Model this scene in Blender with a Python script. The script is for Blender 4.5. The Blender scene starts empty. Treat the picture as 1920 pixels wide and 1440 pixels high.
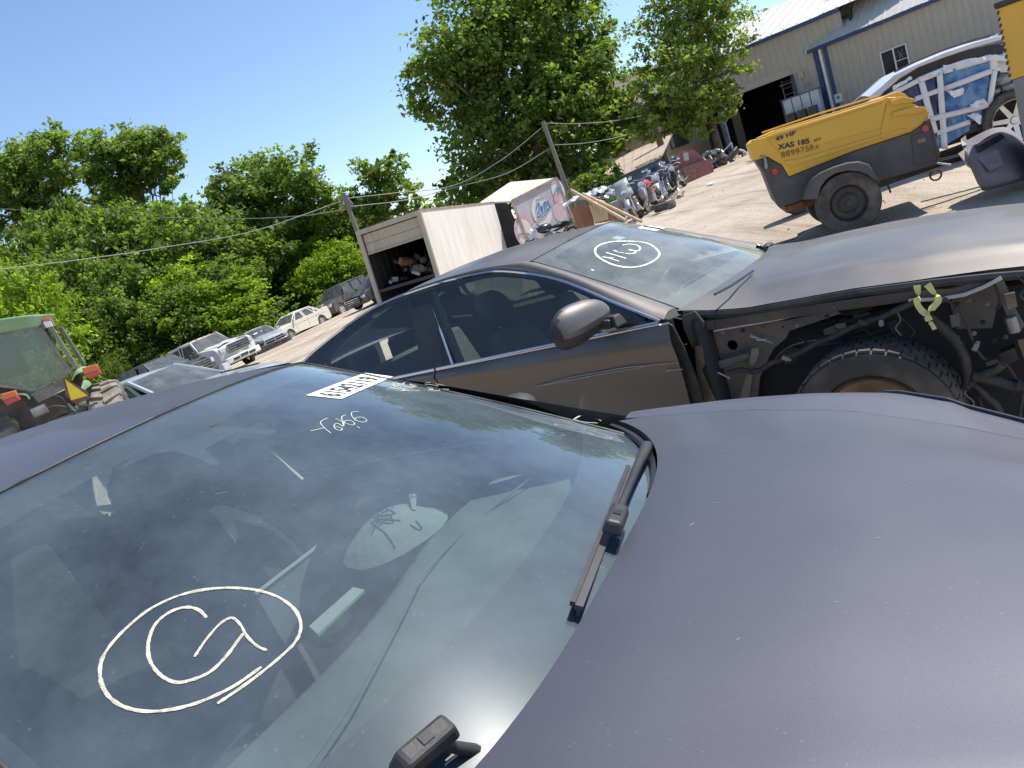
import bpy, bmesh, math, random
import numpy as np
from mathutils import Vector, Matrix
from mathutils.bvhtree import BVHTree
R=math.radians
S=bpy.context.scene; COL=S.collection
# ---------------- camera, sky, sun, exposure ----------------
FPX,PIT,ROL,CH=1450.0,.201,.326,1.564
cd=bpy.data.cameras.new('camera'); cam=bpy.data.objects.new('camera',cd); COL.objects.link(cam)
cd.sensor_width=36; cd.lens=FPX/1920*36; cd.clip_start=.05; cd.clip_end=3000
_U=Vector((0,math.sin(PIT),math.cos(PIT))); _F=Vector((0,math.cos(PIT),-math.sin(PIT))); _X=Vector((1,0,0))
_r=_X*math.cos(ROL)-_U*math.sin(ROL); _u=_X*math.sin(ROL)+_U*math.cos(ROL)
cam.matrix_world=Matrix(((_r.x,_u.x,-_F.x,0),(_r.y,_u.y,-_F.y,0),(_r.z,_u.z,-_F.z,CH),(0,0,0,1)))
S.camera=cam
SUN_EL,SUN_AZ=R(60),R(74)      # azimuth measured from +Y towards +X
w=bpy.data.worlds.new('World'); S.world=w; w.use_nodes=True
nt=w.node_tree; bg=nt.nodes['Background']; sk=nt.nodes.new('ShaderNodeTexSky')
sk.sky_type='NISHITA'; sk.sun_disc=False; sk.sun_elevation=SUN_EL; sk.sun_rotation=SUN_AZ
sk.air_density=1.0; sk.dust_density=.15; sk.ozone_density=3.5
nt.links.new(sk.outputs[0],bg.inputs[0]); bg.inputs[1].default_value=.145
sl=bpy.data.lights.new('sun','SUN'); sl.energy=4.7; sl.angle=R(.53); sl.color=(1,.955,.88)
so=bpy.data.objects.new('sun',sl); COL.objects.link(so)
sd=Vector((math.sin(SUN_AZ)*math.cos(SUN_EL),math.cos(SUN_AZ)*math.cos(SUN_EL),math.sin(SUN_EL)))
so.rotation_euler=(-sd).to_track_quat('-Z','Y').to_euler(); so.location=(0,0,30)
S.view_settings.view_transform='Standard'; S.view_settings.look='None'; S.view_settings.gamma=1
S.view_settings.use_curve_mapping=False; S.view_settings.exposure=.42
S.cycles.max_bounces=8; S.cycles.transparent_max_bounces=16; S.cycles.glossy_bounces=4; S.cycles.caustics_reflective=False
rng=random.Random(7); nrg=np.random.default_rng(7)

# ---------------- rays from photo pixels, used to measure real positions ----------------
def ray(u,v):
    a=(u-960)/FPX; b=(720-v)/FPX
    return _r*a+_u*b+_F
def atY(u,v,Y):
    d=ray(u,v); return Vector((0,0,CH))+d*(Y/d.y)
def gz(X,Y):
    t=min(max((Y-3)/13,0),1); return .075*max(min(X,40),-60)*t*t*(3-2*t)
def on_plane(u,v,p0,n):
    d=ray(u,v); o=Vector((0,0,CH)); return o+d*((p0-o).dot(n)/d.dot(n))

# ---------------- materials ----------------
def mat(name,col,rough=.6,metal=0,var=.15,scale=6,bump=0,bscale=60,coat=0,spec=.5,col2=None,stretch=None,emit=None,dust=None,spots=None):
    m=bpy.data.materials.new(name); m.use_nodes=True; N=m.node_tree.nodes; L=m.node_tree.links
    b=N['Principled BSDF']; b.inputs['Roughness'].default_value=rough; b.inputs['Metallic'].default_value=metal
    b.inputs['Coat Weight'].default_value=coat; b.inputs['Coat Roughness'].default_value=.06
    b.inputs['Specular IOR Level'].default_value=spec
    tc=N.new('ShaderNodeTexCoord'); src=tc.outputs['Object']
    if stretch:
        mp=N.new('ShaderNodeMapping'); mp.inputs['Scale'].default_value=stretch; L.new(src,mp.inputs[0]); src=mp.outputs[0]
    n=N.new('ShaderNodeTexNoise'); n.inputs['Scale'].default_value=scale; n.inputs['Detail'].default_value=6; n.inputs['Roughness'].default_value=.62
    L.new(src,n.inputs['Vector'])
    cr=N.new('ShaderNodeValToRGB'); cr.color_ramp.elements[0].position=.33; cr.color_ramp.elements[1].position=.67
    c2=col2 or tuple(min(1,c*(1+var)) for c in col); c1=tuple(c*(1-var) for c in col) if not col2 else col
    cr.color_ramp.elements[0].color=(*c1,1); cr.color_ramp.elements[1].color=(*c2,1)
    L.new(n.outputs['Fac'],cr.inputs[0]); out=cr.outputs[0]
    if dust:
        dc,da,ds=dust
        n2=N.new('ShaderNodeTexNoise'); n2.inputs['Scale'].default_value=ds; n2.inputs['Detail'].default_value=8; L.new(src,n2.inputs['Vector'])
        r2=N.new('ShaderNodeMapRange'); r2.inputs['From Min'].default_value=.4; r2.inputs['From Max'].default_value=.75; r2.inputs['To Max'].default_value=da; r2.inputs['To Min'].default_value=da*.25
        L.new(n2.outputs['Fac'],r2.inputs[0])
        mx=N.new('ShaderNodeMix'); mx.data_type='RGBA'; L.new(r2.outputs[0],mx.inputs[0]); L.new(out,mx.inputs[6]); mx.inputs[7].default_value=(*dc,1); out=mx.outputs[2]
        mr=N.new('ShaderNodeMapRange'); mr.inputs['To Min'].default_value=rough; mr.inputs['To Max'].default_value=min(1,rough+.5); L.new(r2.outputs[0],mr.inputs[0]); L.new(mr.outputs[0],b.inputs['Roughness'])
        if metal>0:
            mm=N.new('ShaderNodeMapRange'); mm.inputs['To Min'].default_value=metal; mm.inputs['To Max'].default_value=0; L.new(r2.outputs[0],mm.inputs[0]); L.new(mm.outputs[0],b.inputs['Metallic'])
    if spots:
        vo=N.new('ShaderNodeTexVoronoi'); vo.inputs['Scale'].default_value=spots; L.new(src,vo.inputs['Vector'])
        n4=N.new('ShaderNodeTexNoise'); n4.inputs['Scale'].default_value=spots*.13; L.new(src,n4.inputs['Vector'])
        th=N.new('ShaderNodeMath'); th.operation='MULTIPLY'; th.inputs[1].default_value=.19; L.new(n4.outputs['Fac'],th.inputs[0])
        sb=N.new('ShaderNodeMath'); sb.operation='SUBTRACT'; L.new(th.outputs[0],sb.inputs[0]); L.new(vo.outputs['Distance'],sb.inputs[1])
        ml=N.new('ShaderNodeMath'); ml.operation='MULTIPLY'; ml.use_clamp=True; ml.inputs[1].default_value=9; L.new(sb.outputs[0],ml.inputs[0])
        m5=N.new('ShaderNodeMix'); m5.data_type='RGBA'; L.new(ml.outputs[0],m5.inputs[0]); L.new(out,m5.inputs[6]); m5.inputs[7].default_value=(.19,.185,.19,1); out=m5.outputs[2]
    L.new(out,b.inputs['Base Color'])
    if bump:
        n3=N.new('ShaderNodeTexNoise'); n3.inputs['Scale'].default_value=bscale; n3.inputs['Detail'].default_value=5; L.new(src,n3.inputs['Vector'])
        bp=N.new('ShaderNodeBump'); bp.inputs['Strength'].default_value=bump; bp.inputs['Distance'].default_value=.02
        L.new(n3.outputs['Fac'],bp.inputs['Height']); L.new(bp.outputs[0],b.inputs['Normal'])
    if emit: b.inputs['Emission Color'].default_value=(*emit[0],1); b.inputs['Emission Strength'].default_value=emit[1]
    return m
def glass(name,tint,dust=.05,dcol=(.5,.5,.47),ior=1.5,rough=.03,refl=1.0,haze=.04):
    """thin pane: fresnel reflection over tinted see-through, with a dry film of dust"""
    m=bpy.data.materials.new(name); m.use_nodes=True; N=m.node_tree.nodes; L=m.node_tree.links; N.clear()
    o=N.new('ShaderNodeOutputMaterial'); t=N.new('ShaderNodeBsdfTransparent'); t.inputs[0].default_value=(*tint,1)
    g=N.new('ShaderNodeBsdfGlossy'); g.inputs['Roughness'].default_value=rough
    f=N.new('ShaderNodeFresnel'); f.inputs[0].default_value=ior
    mu=N.new('ShaderNodeMath'); mu.operation='MULTIPLY'; mu.inputs[1].default_value=1.45*refl; mu.use_clamp=True; L.new(f.outputs[0],mu.inputs[0])
    m1=N.new('ShaderNodeMixShader'); L.new(mu.outputs[0],m1.inputs[0]); L.new(t.outputs[0],m1.inputs[1]); L.new(g.outputs[0],m1.inputs[2])
    gh=N.new('ShaderNodeBsdfGlossy'); gh.inputs['Roughness'].default_value=.26; mh=N.new('ShaderNodeMixShader'); mh.inputs[0].default_value=haze; L.new(m1.outputs[0],mh.inputs[1]); L.new(gh.outputs[0],mh.inputs[2]); m1=mh
    d=N.new('ShaderNodeBsdfDiffuse'); d.inputs[0].default_value=(*dcol,1)
    tc=N.new('ShaderNodeTexCoord'); n=N.new('ShaderNodeTexNoise'); n.inputs['Scale'].default_value=3.5; n.inputs['Detail'].default_value=9; n.inputs['Roughness'].default_value=.7; L.new(tc.outputs['Object'],n.inputs['Vector'])
    mr=N.new('ShaderNodeMapRange'); mr.inputs['From Min'].default_value=.3; mr.inputs['From Max'].default_value=.7; mr.inputs['To Min'].default_value=dust*.5; mr.inputs['To Max'].default_value=dust*1.5; L.new(n.outputs['Fac'],mr.inputs[0])
    vo=N.new('ShaderNodeTexVoronoi'); vo.inputs['Scale'].default_value=38; L.new(tc.outputs['Object'],vo.inputs['Vector']); vr=N.new('ShaderNodeMapRange'); vr.inputs['From Min'].default_value=.05; vr.inputs['From Max'].default_value=.10; vr.inputs['To Min'].default_value=.09; vr.inputs['To Max'].default_value=0; L.new(vo.outputs['Distance'],vr.inputs[0]); ma=N.new('ShaderNodeMath'); ma.operation='ADD'; L.new(mr.outputs[0],ma.inputs[0]); L.new(vr.outputs[0],ma.inputs[1]); mr=ma
    m2=N.new('ShaderNodeMixShader'); L.new(mr.outputs[0],m2.inputs[0]); L.new(m1.outputs[0],m2.inputs[1]); L.new(d.outputs[0],m2.inputs[2]); L.new(m2.outputs[0],o.inputs[0])
    return m
def leafmat(name,c1,c2):
    m=bpy.data.materials.new(name); m.use_nodes=True; N=m.node_tree.nodes; L=m.node_tree.links; N.clear()
    o=N.new('ShaderNodeOutputMaterial'); at=N.new('ShaderNodeAttribute'); at.attribute_name='tone'
    cr=N.new('ShaderNodeValToRGB'); cr.color_ramp.elements[0].color=(*c1,1); cr.color_ramp.elements[1].color=(*c2,1); L.new(at.outputs['Fac'],cr.inputs[0])
    p=N.new('ShaderNodeBsdfPrincipled'); p.inputs['Roughness'].default_value=.5; p.inputs['Specular IOR Level'].default_value=.35; L.new(cr.outputs[0],p.inputs['Base Color'])
    t=N.new('ShaderNodeBsdfTranslucent'); mx=N.new('ShaderNodeMix'); mx.data_type='RGBA'; mx.blend_type='MULTIPLY'; mx.inputs[0].default_value=1
    L.new(cr.outputs[0],mx.inputs[6]); mx.inputs[7].default_value=(1.7,1.9,.6,1); L.new(mx.outputs[2],t.inputs[0])
    a=N.new('ShaderNodeMixShader'); a.inputs[0].default_value=.5; L.new(p.outputs[0],a.inputs[1]); L.new(t.outputs[0],a.inputs[2]); L.new(a.outputs[0],o.inputs[0])
    return m
DUST=(.34,.29,.23)
M=dict(
 paint_near=mat('slate metallic paint',(.108,.106,.128),.47,.70,.14,650,coat=.12,dust=((.25,.24,.25),.16,1.6),bump=.012,bscale=1400,spots=55),
 paint_grey=mat('brown grey metallic paint',(.135,.125,.118),.43,.72,.10,500,coat=.2,dust=(DUST,.30,1.8),spots=40),
 glass_near=glass('near windscreen glass',(.66,.78,.74),.16,(.30,.39,.46),haze=.010),
 glass_grey=glass('grey car windscreen glass',(.80,.90,.84),.20,(.6,.63,.58),haze=.03),
 glass_side=glass('tinted side glass',(.82,.93,.84),.02,refl=.8),
 glass_side_near=glass('dim side glass',(.30,.36,.32),.03),
 glass_dark=glass('dark cab glass',(.12,.15,.15),.10),
 glass_cab=glass('tractor glass',(.50,.68,.62),.16,(.38,.48,.44)),
 frit=mat('black ceramic border',(.012,.012,.014),.35,0,.2,8,dust=((.25,.24,.24),.10,5)),
 frit_under=mat('black border under glass',(.035,.03,.045),.6),
 black=mat('black plastic',(.018,.018,.02),.5,0,.3,12,bump=.05,bscale=200,dust=(DUST,.12,6)),
 rubber=mat('rubber',(.02,.02,.02),.75,0,.3,10,bump=.2,bscale=90,dust=(DUST,.45,5)),
 rubber_dusty=mat('dusty tractor rubber',(.05,.045,.04),.9,0,.2,5,bump=.3,bscale=50,dust=((.55,.48,.38),.75,3)),
 chrome=mat('chrome',(.75,.76,.78),.12,1,.03),
 trim=mat('satin trim',(.55,.56,.60),.22,1,.05,dust=(DUST,.1,6)),
 steel=mat('dull steel',(.28,.27,.26),.5,.8,.25,9,bump=.1),
 rust=mat('rusty steel',(.20,.09,.045),.85,.2,.4,8,bump=.3),
 rimrust=mat('brown brake dust rim',(.20,.16,.125),.5,.7,.3,9),
 apron=mat('overspray brown body metal',(.13,.115,.10),.55,.2,.25,6,dust=(DUST,.5,5)),
 seal=mat('pale sealer edge',(.48,.46,.42),.6,0,.15),
 seat=mat('charcoal seat fabric',(.085,.082,.082),.85,0,.2,40,bump=.1,bscale=400),
 dash=mat('grey dash vinyl',(.14,.145,.145),.65,0,.08,10),
 bag=mat('crumpled grey airbag cloth',(.24,.25,.23),.8,0,.12,9,bump=.3,bscale=25),
 lining=mat('pale lining',(.36,.37,.34),.8,0,.06),
 chalk=mat('cream window marker',(.56,.53,.42),.85,0,.35,90,bump=.3,bscale=300),
 marker=mat('black marker ink',(.02,.02,.02),.7),
 paper=mat('white paper',(.80,.80,.78),.7,0,.03),
 ink=mat('printed ink',(.03,.03,.035),.7),
 ribbon=mat('yellow ribbon',(.72,.70,.28),.6,0,.1),
 yellow=mat('yellow enamel',(.72,.40,.03),.45,0,.06,5,dust=((.42,.30,.14),.35,2.5)),
 charcoal=mat('charcoal moulded plastic',(.05,.048,.053),.62,0,.12,5,bump=.08,bscale=300,dust=(DUST,.3,3)),
 redlens=mat('red lens',(.55,.03,.02),.3,0,.1),
 amber=mat('amber lens',(.62,.15,.04),.35,0,.15,dust=(DUST,.15,8)),
 orangered=mat('faded red lens',(.5,.07,.06),.45,0,.1),
 white_car=mat('white car paint',(.72,.72,.70),.35,0,.05,3,coat=.4,dust=(DUST,.25,3)),
 silver_car=mat('silver car paint',(.55,.56,.57),.35,.5,.05,3,coat=.4,dust=(DUST,.2,3)),
 black_car=mat('dusty black paint',(.035,.037,.042),.35,.1,.15,3,coat=.5,dust=(DUST,.3,3)),
 darkgrey_car=mat('dark grey truck paint',(.07,.072,.078),.35,.4,.1,3,coat=.4,dust=(DUST,.25,3)),
 cream_car=mat('cream white paint',(.72,.69,.60),.4,0,.05,3,coat=.3,dust=(DUST,.2,3)),
 red=mat('red paint',(.50,.02,.02),.4,0,.15,4),
 lamp=mat('clear headlamp',(.72,.74,.78),.2,.3,.1,20,coat=.8),
 green=mat('faded green enamel',(.16,.30,.13),.5,0,.12,3,dust=((.45,.45,.36),.35,3)),
 darkgreen=mat('dark green enamel',(.03,.09,.035),.5,0,.3,4,dust=(DUST,.3,4)),
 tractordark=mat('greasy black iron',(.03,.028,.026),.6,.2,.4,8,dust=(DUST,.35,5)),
 pane_dark=glass('black window pane',(.10,.12,.12),.02),
 smv=mat('safety yellow sign',(.95,.72,.04),.5,0,.05),
 maroon=mat('faded maroon border',(.26,.09,.08),.6,0,.15),
 wall=mat('tan ribbed metal wall',(.43,.395,.34),.55,.1,.06,.6,dust=((.27,.22,.17),.35,.5)),
 roofmetal=mat('pale metal roof',(.64,.62,.57),.45,.2,.06,.7,dust=((.40,.34,.28),.25,.5)),
 bluetrim=mat('navy trim',(.035,.06,.15),.5,0,.15,3),
 whitetrim=mat('white trim',(.68,.68,.66),.55,0,.08,3),
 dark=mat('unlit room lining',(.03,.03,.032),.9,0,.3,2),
 siding=mat('cream siding',(.52,.46,.34),.7,0,.08,2),
 shingle=mat('brown grey shingle',(.20,.165,.14),.9,0,.2,6,bump=.3,bscale=20),
 tanroof=mat('faded tan roofing',(.47,.37,.29),.85,0,.1,1,dust=((.25,.2,.16),.4,.8)),
 bluewall=mat('blue grey wall',(.21,.27,.31),.7,0,.1,2),
 concrete=mat('concrete',(.38,.35,.31),.85,0,.15,3,bump=.2),
 boxwhite=mat('dirty white truck panel',(.80,.76,.70),.5,0,.05,1.2,stretch=(1,1,.25),dust=((.40,.32,.24),.35,2)),
 boxcream=mat('stained cream door',(.47,.41,.32),.6,0,.1,2,stretch=(1,1,.2),dust=((.16,.10,.06),.45,2.2)),
 boxrib=mat('inner wall panel',(.04,.038,.036),.7,0,.3,4),  # near black tone carries the shade inside the truck box
 boxroof=mat('translucent tan roof sheet',(.60,.54,.45),.7,0,.08,2),
 pink=mat('faded pink print',(.58,.34,.38),.6,0,.2,5), lilac=mat('faded lilac panel',(.50,.46,.48),.6,0,.12,2,dust=((.30,.22,.2),.4,1.5)),
 cream=mat('cream print',(.66,.62,.55),.6,0,.08,4), blueprint=mat('blue print lettering',(.10,.22,.42),.6,0,.1,5), brownprint=mat('brown print lettering',(.22,.14,.11),.6),
 plywood=mat('red brown plywood',(.30,.14,.07),.8,0,.2,4,stretch=(1,1,.2)),
 lumber=mat('pale lumber',(.52,.38,.22),.8,0,.2,7,stretch=(1,1,.15)),
 pole=mat('weathered pole wood',(.15,.12,.095),.9,0,.3,5,stretch=(1,1,.1),bump=.4,bscale=30),
 polegrey=mat('grey pole wood',(.20,.17,.145),.9,0,.2,5,stretch=(1,1,.1),bump=.4,bscale=30),
 wire=mat('cable',(.22,.22,.20),.6),
 bark=mat('bark',(.10,.075,.055),.95,0,.35,9,bump=.6,bscale=25),
 cabinet=mat('pale green grey cabinet',(.42,.45,.38),.6,0,.12,3),
 redtank=mat('scratched dark red tank',(.20,.035,.035),.5,.1,.25,3,dust=((.42,.30,.27),.5,9)),
 bikered=mat('red motorcycle paint',(.5,.03,.02),.3,0,.1,coat=.5), bikeblack=mat('black motorcycle paint',(.02,.02,.022),.3,0,.2,coat=.5),
 bikesilver=mat('tarnished motorcycle metal',(.45,.44,.42),.38,.9,.2,12,dust=(DUST,.3,9)), bikegrey=mat('grey motorcycle fairing',(.33,.34,.35),.4,.1,.1,coat=.3,dust=(DUST,.2,5)),
 bluefilm=mat('blue plastic sheeting',(.035,.12,.32),.28,0,.35,3,coat=.6,bump=.7,bscale=7,col2=(.10,.33,.58)),
 darkfilm=mat('dark navy plastic',(.018,.035,.11),.3,0,.3,3,coat=.5,bump=.5,bscale=9),
 tape=mat('white tape',(.74,.73,.75),.45,0,.06,6,bump=.3,bscale=20),
 film=mat('crumpled clear white film',(.72,.76,.80),.25,0,.12,8,coat=.6,bump=.9,bscale=18),
 fascia=mat('mauve black bumper plastic',(.15,.125,.135),.5,0,.12,5,bump=.08,bscale=250,dust=((.30,.25,.24),.45,4)),
 hazard=mat('worn black warning stripe',(.05,.045,.04),.7),
 machinegrey=mat('grey machine panel',(.20,.20,.20),.6,.2,.15,3,dust=(DUST,.3,3)),
 gold=mat('gold emblem',(.75,.55,.15),.3,.9,.05), blueoval=mat('blue emblem',(.02,.06,.25),.3),
 rock=mat('stones',(.36,.31,.25),.9,0,.2,6,bump=.4),
 gravelleaf=leafmat('weeds',(.05,.10,.012),(.14,.24,.03)),
 leafA=leafmat('mid green leaves',(.065,.105,.022),(.25,.32,.075)),
 leafB=leafmat('bright green leaves',(.11,.175,.018),(.36,.46,.06)),
 leafC=leafmat('dark green leaves',(.055,.095,.016),(.22,.29,.055)),
 leafD=leafmat('olive green leaves',(.09,.13,.03),(.28,.34,.09)),
)
# ---------------- building helpers ----------------
def tag(o,label=None,cat=None,group=None,kind=None):
    if label: o['label']=label
    if cat: o['category']=cat
    if group: o['group']=group
    if kind: o['kind']=kind
    return o
def empty(name,loc=(0,0,0),rz=0,mtx=None):
    o=bpy.data.objects.new(name,None); o.empty_display_size=.2; COL.objects.link(o)
    if mtx is not None: o.matrix_world=mtx
    else: o.location=loc; o.rotation_euler=(0,0,rz)
    return o
def mo(name,V,F,m,parent=None,smooth=None,loc=None,uv=None):
    me=bpy.data.meshes.new(name); me.from_pydata([tuple(v) for v in V],[],F); me.validate()
    if smooth is not None:
        me.polygons.foreach_set('use_smooth',[True]*len(me.polygons)); me.set_sharp_from_angle(angle=R(smooth))
    me.materials.append(M[m] if isinstance(m,str) else m); o=bpy.data.objects.new(name,me); COL.objects.link(o)
    if parent: o.parent=parent
    if loc: o.location=loc
    return o
class G:
    """collects pieces of one part"""
    def __init__(s): s.V=[];s.F=[]
    def add(s,V,F):
        n=len(s.V); s.V+=[Vector(v) for v in V]; s.F+=[tuple(i+n for i in f) for f in F]; return s
    def box(s,c,d,mtx=None,taper=None):
        hx,hy,hz=d[0]/2,d[1]/2,d[2]/2; V=[]
        for z in(-1,1):
            k=1 if z<0 or taper is None else taper
            for x,y in((-1,-1),(1,-1),(1,1),(-1,1)): V.append(Vector((x*hx*k,y*hy*k,z*hz)))
        if mtx is not None: V=[mtx@v for v in V]
        c=Vector(c); return s.add([v+c for v in V],[(3,2,1,0),(4,5,6,7),(0,1,5,4),(1,2,6,5),(2,3,7,6),(3,0,4,7)])
    def bar(s,a,b,wd,th=None,up=(0,0,1)):
        a=Vector(a);b=Vector(b); th=th or wd; d=(b-a); L=d.length
        if L<1e-6: return s
        d.normalize(); u=Vector(up); x=d.cross(u)
        if x.length<1e-4: x=d.cross(Vector((1,0,0)))
        x.normalize(); y=x.cross(d); m=Matrix((x,d,y)).transposed(); return s.box((a+b)/2,(wd,L,th),m)
    def tube(s,P,r,n=8,cap=True):
        P=[Vector(p) for p in P]; k=len(P); rr=r if isinstance(r,(list,tuple)) else [r]*k; V=[];F=[]; last=None
        for i,p in enumerate(P):
            t=(P[min(i+1,k-1)]-P[max(i-1,0)])
            t=t.normalized() if t.length>1e-9 else Vector((0,0,1))
            if last is None:
                x=t.cross(Vector((0,0,1)));
                if x.length<.05: x=t.cross(Vector((1,0,0)))
            else: x=last-t*last.dot(t)
            x.normalize(); last=x; y=t.cross(x)
            for j in range(n):
                a=2*math.pi*j/n; V.append(p+(x*math.cos(a)+y*math.sin(a))*rr[i])
        for i in range(k-1):
            for j in range(n): F.append((i*n+j,i*n+(j+1)%n,(i+1)*n+(j+1)%n,(i+1)*n+j))
        if cap: F+=[tuple(reversed(range(n))),tuple(range((k-1)*n,k*n))]
        return s.add(V,F)
    def lathe(s,prof,c=(0,0,0),axis='y',n=24,close=False):
        V=[];F=[];k=len(prof); c=Vector(c)
        for j in range(n):
            a=2*math.pi*j/n
            for r,h in prof:
                p={'y':(r*math.cos(a),h,r*math.sin(a)),'z':(r*math.cos(a),r*math.sin(a),h),'x':(h,r*math.cos(a),r*math.sin(a))}[axis]
                V.append(c+Vector(p))
        for j in range(n):
            q=(j+1)%n
            for i in range(k-1+(1 if close else 0)):
                i2=(i+1)%k; F.append((j*k+i,j*k+i2,q*k+i2,q*k+i))
        return s.add(V,F)
    def prism(s,poly,y0,y1,holes=(),axis='y',inset=None):
        """2d outline (x,z) extruded along y; holes are loops too"""
        bm=bmesh.new(); loops=[]; edges=[]
        for lp in [poly]+list(holes):
            vs=[bm.verts.new((p[0],0,p[1])) for p in lp]
            for i in range(len(vs)): edges.append(bm.edges.new((vs[i],vs[(i+1)%len(vs)])))
            loops.append(len(lp))
        bmesh.ops.triangle_fill(bm,use_beauty=True,use_dissolve=False,edges=edges,normal=(0,1,0))
        bm.verts.index_update(); n=len(bm.verts); A=[v.co.copy() for v in bm.verts]; T=[tuple(v.index for v in f.verts) for f in bm.faces]; bm.free()
        fx=(lambda p,y:Vector((p.x,y,p.z))) if axis=='y' else (lambda p,y:Vector((p.x,p.z,y)))
        V=[fx(p,y0) for p in A]+[fx(p,y1) for p in A]; F=[t for t in T]+[tuple(n+i for i in reversed(t)) for t in T]
        o=0
        for L in loops:
            for i in range(L): j=(i+1)%L; F.append((o+i,o+j,n+o+j,n+o+i))
            o+=L
        return s.add(V,F)
    def grid(s,P):
        a=len(P);b=len(P[0]); return s.add([p for r in P for p in r],[(i*b+j,i*b+j+1,(i+1)*b+j+1,(i+1)*b+j) for i in range(a-1) for j in range(b-1)])
    def ico(s,c,r,n=2,sc=(1,1,1),jit=0):
        bm=bmesh.new(); bmesh.ops.create_icosphere(bm,subdivisions=n,radius=1)
        c=Vector(c); V=[]
        for v in bm.verts:
            k=r*(1+rng.uniform(-jit,jit)); V.append(c+Vector((v.co.x*sc[0],v.co.y*sc[1],v.co.z*sc[2]))*k)
        F=[tuple(v.index for v in f.verts) for f in bm.faces]; bm.free(); return s.add(V,F)
    def out(s,name,m,parent=None,smooth=None,recalc=True,bevel=None,solid=None,loc=None):
        me=bpy.data.meshes.new(name); me.from_pydata([tuple(v) for v in s.V],[],s.F)
        bm=bmesh.new(); bm.from_mesh(me)
        if recalc: bmesh.ops.recalc_face_normals(bm,faces=bm.faces)
        bm.to_mesh(me); bm.free()
        if smooth is not None:
            me.polygons.foreach_set('use_smooth',[True]*len(me.polygons)); me.set_sharp_from_angle(angle=R(smooth))
        me.materials.append(M[m] if isinstance(m,str) else m); o=bpy.data.objects.new(name,me); COL.objects.link(o)
        if parent: o.parent=parent
        if bevel:
            b=o.modifiers.new('bevel','BEVEL'); b.width=bevel; b.segments=2; b.limit_method='ANGLE'; b.angle_limit=R(40)
        if solid:
            b=o.modifiers.new('solid','SOLIDIFY'); b.thickness=solid; b.offset=-1
        if loc: o.location=loc
        return o
def text_mesh(txt,size,width=None,shear=0,bold=.0,spacing=1):
    cu=bpy.data.curves.new('t','FONT'); cu.body=txt; cu.size=size; cu.align_x='LEFT'; cu.offset=bold; cu.shear=shear; cu.space_character=spacing; cu.resolution_u=3
    o=bpy.data.objects.new('t',cu); COL.objects.link(o); bpy.context.view_layer.update()
    me=bpy.data.meshes.new_from_object(o.evaluated_get(bpy.context.evaluated_depsgraph_get()))
    bpy.data.objects.remove(o); V=[v.co.copy() for v in me.vertices]; F=[tuple(p.vertices) for p in me.polygons]; bpy.data.meshes.remove(me)
    if width:
        mx=max(v.x for v in V); mn=min(v.x for v in V)
        for v in V: v.x=(v.x-mn)*width/(mx-mn)
    return V,F
def slope_mtx(X,Y,h,dz=0,pit=0,rol=0,sc=1):
    e=.05; n=Vector((-(gz(X+e,Y)-gz(X,Y))/e,-(gz(X,Y+e)-gz(X,Y))/e,1)).normalized()
    y=n.cross(Vector((1,0,0))).normalized(); x=y.cross(n)
    B=Matrix((x,y,n)).transposed().to_4x4()
    Rr=Matrix.Rotation(h,4,'Z')@Matrix.Rotation(pit,4,'Y')@Matrix.Rotation(rol,4,'X')
    return Matrix.Translation((X,Y,gz(X,Y)+dz))@B@Rr@Matrix.Scale(sc,4)
def copy_tree(o,parent=None):
    c=o.copy(); COL.objects.link(c)
    if parent: c.parent=parent
    for ch in list(KIDS.get(o.name,[])): copy_tree(ch,c)
    return c
KIDS={}
def index_kids():
    KIDS.clear()
    for o in bpy.data.objects:
        if o.parent: KIDS.setdefault(o.parent.name,[]).append(o)
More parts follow.
